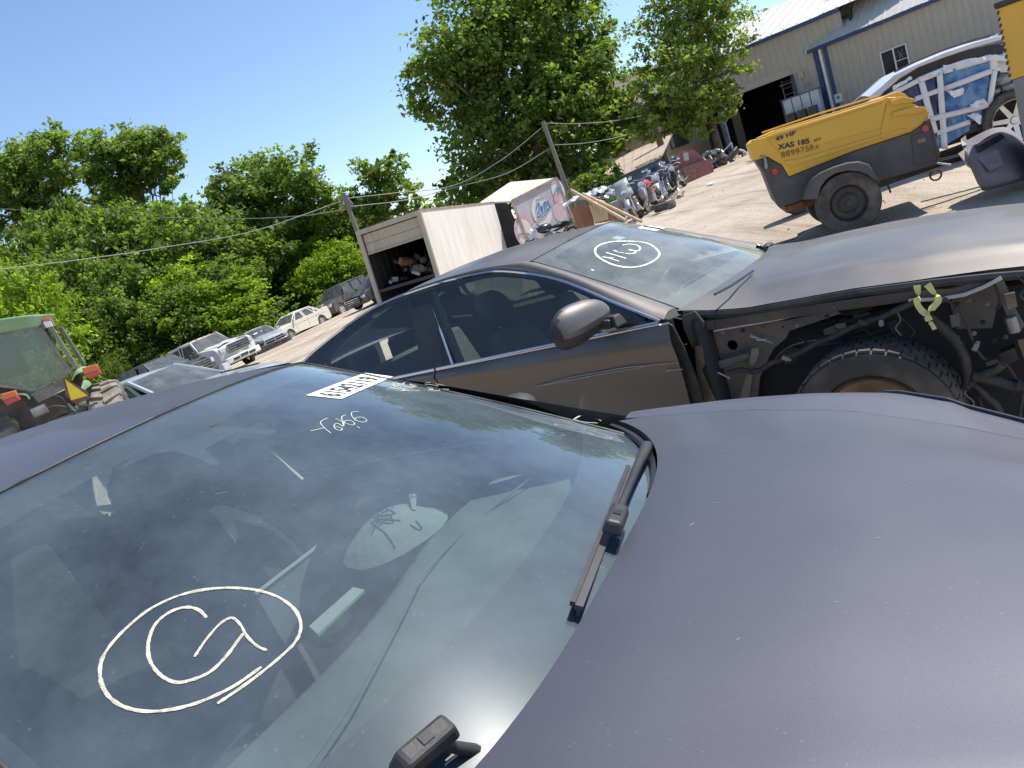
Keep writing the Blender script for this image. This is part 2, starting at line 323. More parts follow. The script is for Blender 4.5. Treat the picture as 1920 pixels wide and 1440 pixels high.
# ---------------- ground ----------------
def axis(lo,hi,c,fine,n):
    a=[c+ (1 if t>0 else -1)*abs(t)**2.6*((hi-c) if t>0 else (c-lo)) for t in np.linspace(-1,1,n)]; return a
def dirt_mat():
    m=bpy.data.materials.new('packed pale dirt'); m.use_nodes=True; N=m.node_tree.nodes; L=m.node_tree.links; b=N['Principled BSDF']; b.inputs['Roughness'].default_value=.95; b.inputs['Specular IOR Level'].default_value=.15
    tc=N.new('ShaderNodeTexCoord')
    def noise(sc,det=6,mp=None,rz=0):
        n=N.new('ShaderNodeTexNoise'); n.inputs['Scale'].default_value=sc; n.inputs['Detail'].default_value=det; n.inputs['Roughness'].default_value=.65
        if mp:
            q=N.new('ShaderNodeMapping'); q.inputs['Scale'].default_value=mp; q.inputs['Rotation'].default_value=(0,0,rz)
            L.new(tc.outputs['Object'],q.inputs[0]); L.new(q.outputs[0],n.inputs['Vector'])
        else: L.new(tc.outputs['Object'],n.inputs['Vector'])
        return n
    def mixc(f,a,bc,lo,hi,amt):
        r=N.new('ShaderNodeMapRange'); r.inputs['From Min'].default_value=lo; r.inputs['From Max'].default_value=hi; r.inputs['To Max'].default_value=amt; L.new(f,r.inputs[0])
        x=N.new('ShaderNodeMix'); x.data_type='RGBA'; L.new(r.outputs[0],x.inputs[0]); L.new(a,x.inputs[6]); x.inputs[7].default_value=(*bc,1); return x.outputs[2]
    base=N.new('ShaderNodeRGB'); base.outputs[0].default_value=(.55,.465,.365,1); c=base.outputs[0]
    c=mixc(noise(.35).outputs['Fac'],c,(.34,.265,.19),.42,.68,.8)
    tr=noise(1.5,5,(1,.09,1),R(-20)); c=mixc(tr.outputs['Fac'],c,(.27,.205,.145),.52,.66,.75)
    tr2=noise(5,4,(1,.06,1),R(-32)); c=mixc(tr2.outputs['Fac'],c,(.52,.43,.33),.5,.7,.6)
    c=mixc(noise(9,8).outputs['Fac'],c,(.22,.17,.12),.58,.78,.6)
    c=mixc(noise(70,4).outputs['Fac'],c,(.55,.47,.38),.6,.75,.5)
    L.new(c,b.inputs['Base Color'])
    s1=noise(25,8); ad=N.new('ShaderNodeMath'); ad.operation='ADD'; L.new(s1.outputs['Fac'],ad.inputs[0]); mu=N.new('ShaderNodeMath'); mu.operation='MULTIPLY'; mu.inputs[1].default_value=1.8; L.new(tr.outputs['Fac'],mu.inputs[0]); L.new(mu.outputs[0],ad.inputs[1])
    ad2=N.new('ShaderNodeMath'); ad2.operation='ADD'; L.new(ad.outputs[0],ad2.inputs[0]); L.new(tr2.outputs['Fac'],ad2.inputs[1])
    bp=N.new('ShaderNodeBump'); bp.inputs['Strength'].default_value=.7; bp.inputs['Distance'].default_value=.06; L.new(ad2.outputs[0],bp.inputs['Height']); L.new(bp.outputs[0],b.inputs['Normal'])
    return m
from mathutils import noise as mn
def ground_z(x,y):
    z=gz(x,y)
    if abs(x)<60 and abs(y)<70:
        ru=math.sin((x*.93-y*.36)*2.2+mn.noise(Vector((x*.15,y*.15,3)))*4)
        z+=.03*mn.noise(Vector((x*.5,y*.5,0)))+.012*max(ru-.3,-.4)+.02*mn.noise(Vector((x*1.7,y*1.7,7)))
    return z
xs=axis(-600,600,4,0,230); ys=axis(-200,1200,14,0,260)
V=[(x,y,ground_z(x,y)-.02) for y in ys for x in xs]; nx=len(xs)
F=[(j*nx+i,j*nx+i+1,(j+1)*nx+i+1,(j+1)*nx+i) for j in range(len(ys)-1) for i in range(nx-1)]
M['dirt']=dirt_mat()
gnd=mo('ground',V,F,'dirt',smooth=180); tag(gnd,kind='structure')
# loose stones and clods on the dirt
g=G()
for i in range(650):
    Y=rng.uniform(6,30); X=Y*rng.uniform(.05,.75)+rng.uniform(-1,1); r=rng.choice([.010,.012,.015,.02,.03])*rng.uniform(.7,1.3)
    bmv=[(1,0,0),(-.5,.87,0),(-.5,-.87,0),(0,0,.7)]; a=rng.uniform(0,6); q=Matrix.Rotation(a,3,'Z')
    g.add([q@Vector(v)*r+Vector((X,Y,ground_z(X,Y)-.02)) for v in bmv],[(0,1,3),(1,2,3),(2,0,3)])
tag(g.out('loose_stones','rock'),'small loose stones and clods scattered over the packed dirt yard','stones',kind='stuff')

# ---------------- the two big sedans ----------------
def lerp(a,b,t): return a+(b-a)*t
def interp(x,T): return float(np.interp(x,[t[0] for t in T],[t[1] for t in T]))
Hd=lambda y:Vector((-.88-.14*(y/.57)**2,y,1.418-.043*(y/.57)**2))
Bs=lambda y:Vector((.0-.202*(y/.70)**2,y,.957))
def W(s,t,off=0):
    P=Bs(.70*t).lerp(Hd(.57*t),s); return P+Vector((.44,0,.9))*(.022*4*s*(1-s)*(1-.5*t*t)+off)
ROOFZ=[(-3.1,1.10),(-2.8,1.245),(-2.5,1.345),(-2.2,1.405),(-1.9,1.437),(-1.6,1.452),(-1.3,1.45),(-1.05,1.435),(-.88,1.418)]
DLO=[(-3.0,.76,1.12),(-2.74,.675,1.235),(-2.24,.60,1.37),(-1.78,.575,1.405),(-1.36,.585,1.395),(-1.13,.605,1.355),(-.81,.68,1.25),(-.5,.78,1.09),(-.25,.862,.965)]
def D(x,k=1): return Vector((x,k*interp(x,[(d[0],d[1]) for d in DLO]),interp(x,[(d[0],d[2]) for d in DLO])))
def smooth_curve(P,n):
    """catmull-rom resample of points"""
    P=[Vector(p) for p in P]; Q=[P[0]*2-P[1]]+P+[P[-1]*2-P[-2]]; out=[]
    for i in range(1,len(Q)-2):
        for k in range(n):
            t=k/n; a,b,c,d=Q[i-1],Q[i],Q[i+1],Q[i+2]
            out.append(.5*((2*b)+(c-a)*t+(2*a-5*b+4*c-d)*t*t+(3*b-a-3*c+d)*t**3))
    out.append(P[-1]); return out
DC=smooth_curve([(x,y,z) for x,y,z in DLO],6)
def Dp(x,k=1):
    for a,b in zip(DC,DC[1:]):
        if a.x<=x<=b.x: t=(x-a.x)/(b.x-a.x); p=a.lerp(b,t); return Vector((p.x,k*p.y,p.z))
    p=DC[0] if x<DC[0].x else DC[-1]; return Vector((x,k*p.y,p.z))
def roofz(x): 
    a=[(t[0],t[1]) for t in ROOFZ]; return interp(x,a)
def ribbon(bvh,C,px,wd,closed=False,off=.0012,wv=.25):
    """marker stroke laid on the glass: photo pixels traced onto the pane"""
    inv=C.inverted(); o=inv@Vector((0,0,CH)); rot=inv.to_3x3(); P=[]
    pts=smooth_curve([(u,v,0) for u,v in px],6)
    for q in pts:
        d=(rot@ray(q.x,q.y)).normalized(); h=bvh.ray_cast(o,d)
        if h[0] is not None: P.append((h[0],h[1] if h[1].dot(d)<0 else -h[1]))
    V=[];F=[]
    for i,(p,n) in enumerate(P):
        t=(P[min(i+1,len(P)-1)][0]-P[max(i-1,0)][0]).normalized(); s=n.cross(t); k=wd*.5*(1+wv*mn.noise(Vector((i*.31,wd*900,px[0][0])))+.35*mn.noise(Vector((i*1.7,3,px[0][1]))))
        e=1 if 0<i<len(P)-1 else .6
        V+=[p+n*off+s*k*e,p+n*(off+.0006),p+n*off-s*k*e]
    for i in range(len(P)-1): F+=[(3*i,3*i+3,3*i+4,3*i+1),(3*i+1,3*i+4,3*i+5,3*i+2)]
    return V,F
def car_mtx(c): return Matrix.Translation((c[0],c[1],c[2]))@Matrix.Rotation(c[3],4,'Z')
NEAR=car_mtx((.091,1.136,0,-.50)); GREY=car_mtx((1.469,4.087,-.063,-.645))
def local_px(C,u,v,n,d):
    inv=C.inverted(); o=inv@Vector((0,0,CH)); q=inv.to_3x3()@ray(u,v); n=Vector(n); return o+q*((d-n.dot(o))/n.dot(q))
def hp(o,d):
    n=Vector((.463,0,.886)); return o+d*((n.dot(Vector((-.88,0,1.42)))-n.dot(o))/n.dot(d))
def quad_on(bvh,C,pxs,off=.0015,nu=8,nv=4):
    inv=C.inverted(); o=inv@Vector((0,0,CH)); rot=inv.to_3x3(); P=[]
    for j in range(nv+1):
        row=[]
        for i in range(nu+1):
            s,t=i/nu,j/nv; a=Vector(pxs[0]).lerp(Vector(pxs[1]),s); b=Vector(pxs[3]).lerp(Vector(pxs[2]),s); q=a.lerp(b,t)
            d=(rot@ray(q.x,q.y)).normalized(); h=bvh.ray_cast(o,d); h=h if h[0] is not None else (hp(o,d),Vector((.44,0,.9)).normalized()); n=h[1] if h[1].dot(d)<0 else -h[1]; row.append(h[0]+n*off)
        P.append(row)
    return P
def sedan(C,name,label,paint,wglass,near):
    T=empty(name,mtx=C); tag(T,label,'car'); GS='glass_side_near' if near else 'glass_side'
    g=G()
    # roof skin with crown, drop at rails
    NX,NY=26,24; P=[]
    for i in range(NX+1):
        row=[]
        for j in range(NY+1):
            t=-1+2*j/NY; y=.57*t; x0=Hd(y).x; x1=-2.45+.10*t*t; x=lerp(x0,x1,i/NX)
            row.append(Vector((x,y*(1+.0*i),roofz(x)-.05*t*t-(.014*max(0,abs(t)-.8)/.2)*0+(Hd(y).z-roofz(x0)+.05*t*t)*max(0,1-i/4))))
        P.append(row)
    g.grid(P); roof=g.out('roof',paint,T,smooth=60,solid=None)
    # rails : from glass-house edge (DLO) up to roof / pillar edge
    for k in(-1,1):
        g=G(); P=[]; xs=[-.23-.02*0]+list(np.linspace(-.3,-3.0,40))
        for x in xs:
            d=Dp(x,k)
            if x>-1.02:
                s=(x+.202)/(-1.02+.202); s=max(0,min(1,s)); e=W(s,k)
            elif x>-2.35: e=Vector((x,k*.57,roofz(x)-.05))
            else: e=Vector((x,k*lerp(.57,.60,(-2.35-x)/.65),roofz(x)-.05-.02*(-2.35-x)))
            q=.0 if near else 1; d=d-Vector((0,k*.05,.09))*max(0,min(1,(x+1.35)/.5)) if near else d; m=d.lerp(e,.5)+Vector((0,k*.018,.018))*q; a=d.lerp(e,.22)+Vector((0,k*.014,.010))*q; b=d.lerp(e,.8)+Vector((0,k*.010,.014 if not near else .004))*q
            P.append([d,a,m,b,e])
        g.grid(P); g.out('roof_rail',paint,T,smooth=50)
    # seam line between roof and windscreen
    g=G(); g.tube([Hd(y)+Vector((.003,0,.001)) for y in np.linspace(-.57,.57,30)],.0035,6)
    for k in(-1,1): g.tube([W(s,k)+Vector((0,0,.001)) for s in np.linspace(0,1,24)],.0045,6)
    g.out('windscreen_seal','black',T,smooth=60)
    # windscreen
    g=G(); g.grid([[W(i/24,-1+2*j/32,.001) for j in range(33)] for i in range(25)]); ws=g.out('windscreen',wglass,T,smooth=80,recalc=False)
    ge=G(); ge.grid([[W(-.2+1.4*i/24,1.25*(-1+2*j/32),.001) for j in range(33)] for i in range(25)]); bvh=BVHTree.FromPolygons(ge.V,ge.F)
    # black border of the windscreen
    g=G(); fb=.16 if near else .15
    def inner(t): return fb+.02*(1-t*t)
    g.grid([[W(inner(-1+2*j/32)*i/4,-1+2*j/32,-.004) for j in range(33)] for i in range(5)])
    g.grid([[W(1-((.085 if near else .06)+.02*t_*t_)*i/2,t_,-.004) for t_ in np.linspace(-1,1,33)] for i in range(3)])
    for k in(-1,1): g.grid([[W(s,k*(1-.035*i),-.004) for s in np.linspace(0,1,20)] for i in range(2)])
    g.out('windscreen_border','frit_under',T,smooth=80,recalc=False)
    # rear glass, rear deck
    g=G(); g.grid([[Vector((lerp(-2.45+.10*t*t,-3.15+.12*t*t,s),(.57+.08*s)*t,lerp(roofz(-2.45)-.05*t*t,1.06-.03*t*t,s)+.03*4*s*(1-s))) for t in np.linspace(-1,1,17)] for s in np.linspace(0,1,9)])
    g.out('rear_window',GS,T,smooth=80)
    # door skins / quarter panels
    def side(k,x0,x1,nm,pn=paint,n=20):
        g=G(); P=[]
        for x in np.linspace(x0,x1,n):
            cr=.03+.075*max(0,min(1,(x+1.8)/1.6)); zb=.952 if x>-2.2 else .952+.05*min(1,(-2.2-x)/.8)
            w=.875 if x>-2.6 else .875-.10*(-2.6-x)/1
            row=[(w,zb),(w+.012,zb-.006),(w+.033,zb-cr*.6),(w+.040,zb-cr),(w+.030,zb-cr-.02),(w+.022,.78),(w+.016,.66),(w+.030,.52),(w+.034,.46),(w+.02,.34),(w-.01,.2)]
            P.append([Vector((x,k*a,b)) for a,b in row])
        g.grid(P); return g.out(nm,pn,T,smooth=40)
    for k in(-1,1):
        side(k,-.205,-1.655,'front_door'); side(k,-1.665,-2.62,'rear_door'); side(k,-2.63,-3.6,'rear_fender')
        # side glass : pillar to pillar
        def sg(xb0,xb1,xt0,xt1,nm,m_):
            g=G(); P=[]
            for s in np.linspace(0,1,14):
                b=Vector((lerp(xb0,xb1,s),k*.868,.955)); t=Dp(lerp(xt0,xt1,s),k); b.y=k*lerp(.868,abs(t.y),0) ; P.append([b,b.lerp(t,.5)+Vector((0,k*.012,0)),t+Vector((0,-k*.004,0))])
            g.grid(P); return g.out(nm,m_,T,smooth=80)
        sg(-.30,-1.52,-.42,-1.79,'front_window',GS); sg(-1.76,-2.60,-1.93,-2.60,'rear_door_window',GS); sg(-2.64,-2.93,-2.66,-2.93,'quarter_window',GS)
        sg(-1.515,-1.765,-1.785,-1.935,'centre_pillar','frit')
        sg(-2.60,-2.64,-2.60,-2.66,'rear_window_divider','frit')
        sh=Vector((0,0,0))
        if near: continue
        g=G(); g.tube([Dp(x,k)+sh+Vector((0,k*.006,-.004)) for x in np.linspace(-.25,-3.0,60)],.0095,6); g.tube([(x,k*.882,.958) for x in (-.25,-1.0,-1.65)],.011,6); g.tube([(x,k*.882,.958) for x in (-1.665,-2.2,-2.9)],.011,6); g.out('window_trim','trim',T,smooth=60)
        g=G(); g.tube([Dp(x,k)+Vector((0,k*.002,-.026)) for x in np.linspace(-.33,-2.95,60)],.013,6); g.out('window_seal','black',T,smooth=60)
        if k<0:
            g=G(); a=Vector((-1.525,-.885,.965)); b=Dp(-1.79,-1)+Vector((0,-.004,-.02)); g.bar(a,b,.012,.006,up=(0,1,0)); g.out('window_edge_strip','trim',T)
    # rear pillars closing the gap between side glass, rear glass and boot
    for k in(-1,1):
        def ge_(x):
            s=max(0,min(1,(x+2.35)/(-3.03+2.35))); return Vector((x,k*(.57+.08*s),lerp(roofz(-2.45)-.05,1.03,s)+.03*4*s*(1-s)))
        def ee_(x): return Vector((x,k*lerp(.57,.60,(-2.35-x)/.65),roofz(x)-.05-.02*(-2.35-x)))
        def ft_(x): return Vector((x,k*(.875-.10*max(0,-2.6-x)),.952+.05*min(1,max(0,(-2.2-x)/.8))))
        g=G(); g.grid([[ee_(x)+Vector((0,0,.002)),ge_(x)+Vector((0,0,.002)),ge_(x)-Vector((0,k*.06,.01))] for x in np.linspace(-2.30,-3.0,12)])
        g.grid([[Dp(-3.0,k),Dp(-3.0,k).lerp(ft_(-3.35),.5)+Vector((0,0,.02)),ft_(-3.35)],[ee_(-3.0),ee_(-3.0).lerp(Vector((-3.3,k*.74,1.045)),.5)+Vector((0,0,.01)),Vector((-3.3,k*.74,1.045))],[ge_(-3.0)-Vector((0,k*.06,0)),Vector((-3.1,k*.64,1.05)),Vector((-3.3,k*.5,1.04))]])
        g.add([Dp(-2.90,k),Dp(-3.0,k),ft_(-3.35),ft_(-2.88)],[(0,1,2,3)])
        g.grid([[ft_(x),Vector((x,k*.74,1.05-.02*1.1-.05*((x+3.1)/-.7)))] for x in np.linspace(-3.0,-3.6,8)]); g.out('rear_pillar',paint,T,smooth=45)
    # rear deck lid and floor
    g=G(); g.grid([[Vector((x,y,1.05-.02*(y/.7)**2-.05*((x+3.1)/-.7))) for y in np.linspace(-.74,.74,9)] for x in np.linspace(-3.05,-3.8,5)]); g.out('boot_lid',paint,T,smooth=60)
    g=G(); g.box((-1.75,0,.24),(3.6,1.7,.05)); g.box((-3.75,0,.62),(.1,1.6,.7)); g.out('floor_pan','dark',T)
    # door cards and inner pillar covers
    for k in(-1,1):
        g=G(); g.grid([[Vector((x,k*(.835-.10*max(0,-2.6-x)),z)) for z in(.22,.6,.955)] for x in np.linspace(-.20,-3.55,20)]); g.out('door_card','seat',T)
        g=G(); g.grid([[Vector((xb,k*.868,.95))*(1-t)+(Dp(xt,k)+Vector((0,0,.01)))*t-Vector((0,k*.03,0)) for t in np.linspace(0,1,6)] for xb,xt in((-1.47,-1.75),(-1.80,-1.97))]); g.out('pillar_cover','seat',T); g=G(); g.grid([[Vector((xb,k*.868,.95))*(1-t)+(Dp(xt,k)+Vector((0,0,.01)))*t-Vector((0,k*.03,0)) for t in np.linspace(0,1,6)] for xb,xt in((-.22,-.25),(-.36,-.50))]); g.out('pillar_cover','seat',T)
    # interior
    g=G()
    def dashz(x,y): return .905+.03*math.exp(-((y-.36)/.22)**2)*min(1,max(0,(-x-.3)/.2))
    Pd=[]
    for s in np.linspace(0,1,12):
        row=[]
        for t in np.linspace(-1,1,24):
            y=.70*t; xf=Bs(y).x-.02; xr=(-.655 if near else -.50)+.02*math.cos(t*3)
            x=lerp(xf,xr,s); z=min(lerp(.925,dashz(x,y),min(1,s*2)),W((x-Bs(y).x)/(Hd(y).x-Bs(y).x) if x<Bs(y).x else 0,t).z-.022)
            if s>.93: z-=.03
            row.append(Vector((x,y,z)))
        Pd.append(row)
    last=[p+Vector((-.10,0,-.28)) for p in Pd[-1]]; Pd.append(last); g.grid(Pd); dash=g.out('dashboard','dash',T,smooth=50)
    g=G(); g.tube([(interp(.66*t,[(-.7,-.36),(-.25,-.42),(.15,-.53),(.35,-.52),(.7,-.44)]),.66*t,.934) for t in np.linspace(-.93,.93,24)],.003,6); g.out('defroster_vent','dash',dash)
    for y in(-.37,.37):
        g=G(); lean=.42
        def rb(cx,cz,wy,h,th,nm,par,mt='seat'):
            g=G(); P=[]
            for i in range(9):
                s=i/8; zz=cz-h/2+h*s; xx=cx-(zz-cz)*lean; wd=wy*(.86+.14*math.sin(math.pi*min(1,s*1.1))); row=[]
                for j in range(16):
                    a=2*math.pi*j/16; ca,sa=math.cos(a),math.sin(a); e=.55
                    row.append(Vector((xx+th/2*(abs(ca)**e)*(1 if ca>0 else -1)*(1-.5*abs(2*s-1)**4),y+wd/2*(abs(sa)**e)*(1 if sa>0 else -1)*(1-.35*abs(2*s-1)**5),zz)))
                row.append(row[0]); P.append(row)
            g.grid(P); V=P[-1][:-1]; g.add(V,[tuple(range(len(V)))]); return g.out(nm,mt,par,smooth=50)
        st=rb(-1.34,.72,.50,.62,.17,'front_seat',T); rb(-1.50,1.15,.27,.21,.12,'headrest',st)
        g=G(); 
        for q in(-.06,.06): g.tube([(-1.44,y+q,1.0),(-1.49,y+q,1.1)],.007,6)
        g.out('headrest_post','steel',st); g=G(); g.box((-1.05,y,.42),(.55,.5,.14)); g.out('seat_cushion','seat',st,bevel=.04)
    g=G(); g.box((-2.35,0,.42),(.5,1.3,.16)); g.box((-2.62,0,.68),(.18,1.3,.56),Matrix.Rotation(-.35,3,'Y'))
    for y in(-.38,.38): g.box((-2.72,y,1.02),(.10,.26,.15))
    g.out('rear_bench','seat',T,bevel=.04)
    g=G(); g.box((-.95,0,.45),(.9,.2,.3)); g.out('centre_console','black',T,bevel=.02)
    wy=.37; g=G(); cw=Vector((-.94 if near else -.74,wy,.84 if near else .86)); ax=Vector((-.9,0,.43)).normalized(); u1=Vector((0,1,0)); u2=ax.cross(u1)
    g.tube([cw+(u1*math.cos(a)+u2*math.sin(a))*.185 for a in np.linspace(0,2*math.pi,33)],.016,8,False)
    for a in(0,math.pi,-math.pi/2): g.bar(cw,cw+(u1*math.cos(a)+u2*math.sin(a))*.18,.03,.02)
    g.tube([cw,cw+ax*-.25],.035); g.out('steering_wheel','black',T,smooth=50)
    # headliner
    g=G(); g.grid([[Vector((x,y,roofz(x)-.05-.05*(y/.57)**2)) for y in np.linspace(-.55,.55,9)] for x in np.linspace(-1.05,-2.5,9)]); g.out('headliner','seat',T)
    g=G(); mb=W(.83,0)+Vector((-.04,0,-.05)); g.box(mb,(.035,.24,.065)); g.bar(mb,W(.88,0),.03); g.out('rear_view_mirror','black',T,bevel=.012)
    return T,bvh
# hood / fender tables : x, half width, edge height
def hood(T,paint,rear,HW,ZG,crown,x1,lining=True,creases=()):
    g=G(); P=[]
    for i in range(33):
        row=[]
        for j in range(41):
            t=-1+2*j/40; s=i/32; s=s**.9
            yr=t*interp(-.2,HW); xr=rear(yr); x=lerp(xr,x1,s); hw=interp(x,HW) if s>.03 else lerp(interp(-.2,HW),interp(x,HW),s/.03); y=t*hw
            z=interp(x,ZG)+crown(x)*(1-abs(t)**2.2)
            for c,wd,h in creases: z+=h*math.exp(-((abs(t)-c)/wd)**2)*min(1,s*4)
            if s==0: z-=.004
            row.append(Vector((x,y,z)))
        P.append(row)
    g.grid(P); h=g.out('hood',paint,T,smooth=50)
    g=G(); g.grid([[p+Vector((0,-p.y*.012,-.022)) for p in r] for r in P]); ed=[P[0],[r[-1] for r in P],P[-1],[r[0] for r in P]]
    for e in ed: g.grid([[p,p+Vector((0,-p.y*.012,-.022))] for p in e])
    g.out('hood_underside','black',h,smooth=50); return h,P
# ---- near sedan
T1,bv1=sedan(NEAR,'dark_sedan','slate purple sedan filling the foreground with a circled letter G on its windscreen','paint_near','glass_near',True)
HWn=[(-.22,.765),(.07,.745),(.3,.685),(.49,.585),(.6,.51),(.8,.42),(1.2,.36)]
ZGn=[(-.25,.992),(.07,.965),(.3,.940),(.49,.91),(.6,.89),(.9,.81),(1.2,.68)]
rear1=lambda y:-.030-.205*abs(y/.74)**3.2
h1,P1=hood(T1,'paint_near',rear1,HWn,ZGn,lambda x:.033,1.2,creases=((.62,.12,.006),))
FO=[(-.45,.905,.93),(-.2,.93,.925),(.0,.95,.915),(.2,.965,.895),(.38,.965,.865),(.5,.91,.835),(.62,.83,.80),(.8,.66,.74),(1.0,.45,.66)]
fo=lambda x,i:interp(x,[(f[0],f[i]) for f in FO])
for k in(-1,1):
    g=G(); P=[]
    for x in np.linspace(-.24,1.0,40):
        hw=interp(x,HWn)+.004; zg=interp(x,ZGn)-.001; yo,zo=fo(x,1),fo(x,2); row=[]
        yo=max(yo,hw+.03)
        for t in np.linspace(0,1,9):
            row.append(Vector((x,k*lerp(hw,yo,t),lerp(zg,zo,t)+.022*math.sin(math.pi*t)*(1 if x<.5 else .7))))
        row+=[Vector((x,k*(yo+.012),zo-.03)),Vector((x,k*(yo+.014),zo-.10)),Vector((x,k*(yo+.0),zo-.25)),Vector((x,k*(yo+.0),.35))]
        P.append(row)
    g.grid(P); g.out('front_fender','paint_near',T1,smooth=45)
    g=G(); g.tube([(x,k*(interp(x,HWn)+.002),interp(x,ZGn)-.006) for x in np.linspace(-.22,1.0,40)],.0055,6); g.out('hood_gap','frit',T1)
    # headlamp lying in the fender top
    g=G(); Q=[]
    for x in np.linspace(.36,.95,20):
        hw=interp(x,HWn)+.004; yo,zo,zg=max(fo(x,1),hw+.03),fo(x,2),interp(x,ZGn); t0=lerp(.93,.42,min(1,(x-.36)/.3)**.8); row=[]
        for t in np.linspace(t0,1,6): row.append(Vector((x,k*lerp(hw,yo,t),lerp(zg,zo,t)+.022*math.sin(math.pi*t)*(1 if x<.5 else .7)+.004)))
        row+=[Vector((x,k*(yo+.016),zo-.03)),Vector((x,k*(yo+.018),zo-.10))]; Q.append(row)
    g.grid(Q); hl=g.out('headlamp','lamp',T1,smooth=60)
    g=G(); g.tube([r[0] for r in Q],.005,6); g.out('headlamp_seal','frit',hl)
# cowl well, wipers
g=G(); g.grid([[Vector((Bs(y).x+.01,y,.945)),Vector((rear1(y)+.03,y*1.02,.94))] for y in np.linspace(-.76,.76,30)]); 
g.tube([(rear1(y)-.012,y*.99,.972) for y in np.linspace(.78,.30,14)],.010,6)
g.grid([[Vector((rear1(y)+.03,y*1.02,.94)),Vector((rear1(y)+.035,y*1.02,.985))] for y in np.linspace(-.76,.76,30)]); g.out('cowl','frit',T1,smooth=60)
N3=Vector((.44,0,.9)).normalized()
def wiper(root,mid,a,b,rh=.045,k=1):
    """arm from pivot to clip, blade from a to b lying along the glass"""
    t=empty('wiper',(0,0,0)); t.parent=T1
    def on(px,h):
        inv=NEAR.inverted(); o=inv@Vector((0,0,CH)); d=(inv.to_3x3()@ray(*px)).normalized(); hh=bv1.ray_cast(o,d)
        p=hh[0] if hh[0] is not None else o+d*((W(0,0).z+0-o.z)/d.z)
        return p-d*(h/abs(d.dot(N3)))
    A,B=on(a,.018),on(b,.018); Mi=on(mid,.035); Rt=on(root,rh) 
    n=G(); n.bar(A,B,.012,.008,up=N3); n.bar(A-N3*.009,B-N3*.009,.005,.012,up=N3); n.out('blade','trim_dark',t)
    n=G(); s=(B-A).cross(N3).normalized()*.010; n.bar(A+s+N3*.004,B+s+N3*.004,.008,.008,up=N3); n.out('blade_spoiler','black',t)
    n=G(); d=(Mi-Rt); n.tube([Rt,Rt.lerp(Mi,.35)+N3*.012,Rt.lerp(Mi,.8)+N3*.010,Mi+N3*.006],[.015,.010,.007,.010],8); n.out('arm','black',t,smooth=50)
    n=G(); dr=(B-A).normalized(); x=dr.cross(N3).normalized(); mt=Matrix((x,dr,N3)).transposed(); n.box(Mi+N3*.004,(.036*k,.092*k,.024),mt,taper=.78); c=n.out('clip','black',t,bevel=.006)
    n=G(); n.box(Mi+N3*.0172,(.014,.016,.001),mt); n.out('clip_button','frit',c)
    return t
M['trim_dark']=mat('dark grey wiper metal',(.10,.095,.09),.42,.5,.1)
wiper((1213,838),(1155,975),(1186,880),(1085,1140)); wiper((985,1440),(797,1402),(848,1368),(690,1505),-.07,.98)
# far mirror of the near car, tip of it shows behind the pillar
mc=local_px(NEAR,966,768,(0,1,0),1.0); g=G(); g.ico(mc,.085,3,(.8,1.0,.55)); mm=g.out('door_mirror','black',T1,smooth=80); g=G(); g.bar(mc+Vector((.02,-.14,-.04)),mc,.05,.03); g.out('mirror_arm','black',mm)
# near corner roof edge etc : chalk marks
def z3(x,y): return (x/2.743,1000+y/2.743)
def z1(x,y): return (560+x/6.4,680+y/6.4)
g=G()
circ=[z3(*p) for p in [(1345,690),(1200,790),(1040,865),(900,905),(760,918),(640,895),(560,840),(520,760),(520,670),(560,590),(640,500),(760,400),(900,330),(1050,292),(1200,283),(1330,297),(1440,335),(1520,400),(1548,480),(1520,560),(1440,640),(1330,730),(1220,810),(1118,878)]]
for pts,wd in((circ,.0045),([z3(*p) for p in [(1065,437),(1020,395),(950,383),(870,410),(800,470),(765,560),(770,650),(820,725),(900,768),(990,755),(1080,715),(1160,640),(1220,560),(1255,515)]],.0047),([z3(*p) for p in [(1000,638),(1060,550),(1130,470),(1190,437),(1235,470),(1270,530),(1320,580),(1373,605)]],.0040)): g.add(*ribbon(bv1,NEAR,pts,wd))
g.out('marker_writing','chalk',T1).__setitem__('label','cream marker circled letter on the passenger side glass')
g=G()
for st in([(140,825),(220,808),(300,790)],[(345,670),(262,720),(310,790),(390,855)],[(430,770),(520,795),(500,820),(440,800),(425,755),(470,735),(530,770),(520,715),(440,675)],[(565,632),(515,660),(545,720),(640,755),(670,735),(620,700),(550,710),(540,770)],[(720,592),(640,600),(640,650),(700,705),(780,720),(815,695),(760,660),(690,668),(670,700)],[(700,770),(735,795)]):
    g.add(*ribbon(bv1,NEAR,[z1(*p) for p in st],.0022))
M['marker_pale']=mat('thin pale marker',(.50,.58,.48),.8,0,.1)
g.out('marker_number','marker_pale',T1)

g=G()
for st in([(1170,235),(1195,262),(1140,262),(1150,295),(1220,270)],[(1330,250),(1265,245),(1255,275),(1330,300),(1390,290),(1330,262),(1420,280)],[(1300,285),(1350,290),(1395,300)],[(1085,305),(1160,310),(1230,305)],[(1045,318),(1180,322),(1275,318),(1240,340),(1320,335),(1290,318)],[(1155,335),(1300,337),(1450,338)],
 [(1510,215),(1560,248),(1600,215)],[(1640,245),(1700,218),(1745,218),(1830,248)],[(1510,262),(1590,270),(1670,285),(1650,262),(1740,280),(1825,300)],[(1545,302),(1610,320),(1555,332),(1690,338),(1650,310)],[(1700,322),(1800,325)]):
    g.add(*ribbon(bv1,NEAR,[z1(*p) for p in st],.0028))
for st in([(1075,787),(1090,780),(1110,783),(1128,790)],[(1075,787),(1095,792),(1120,794)]): g.add(*ribbon(bv1,NEAR,st,.004))
g.out('marker_scribble','chalk',T1)
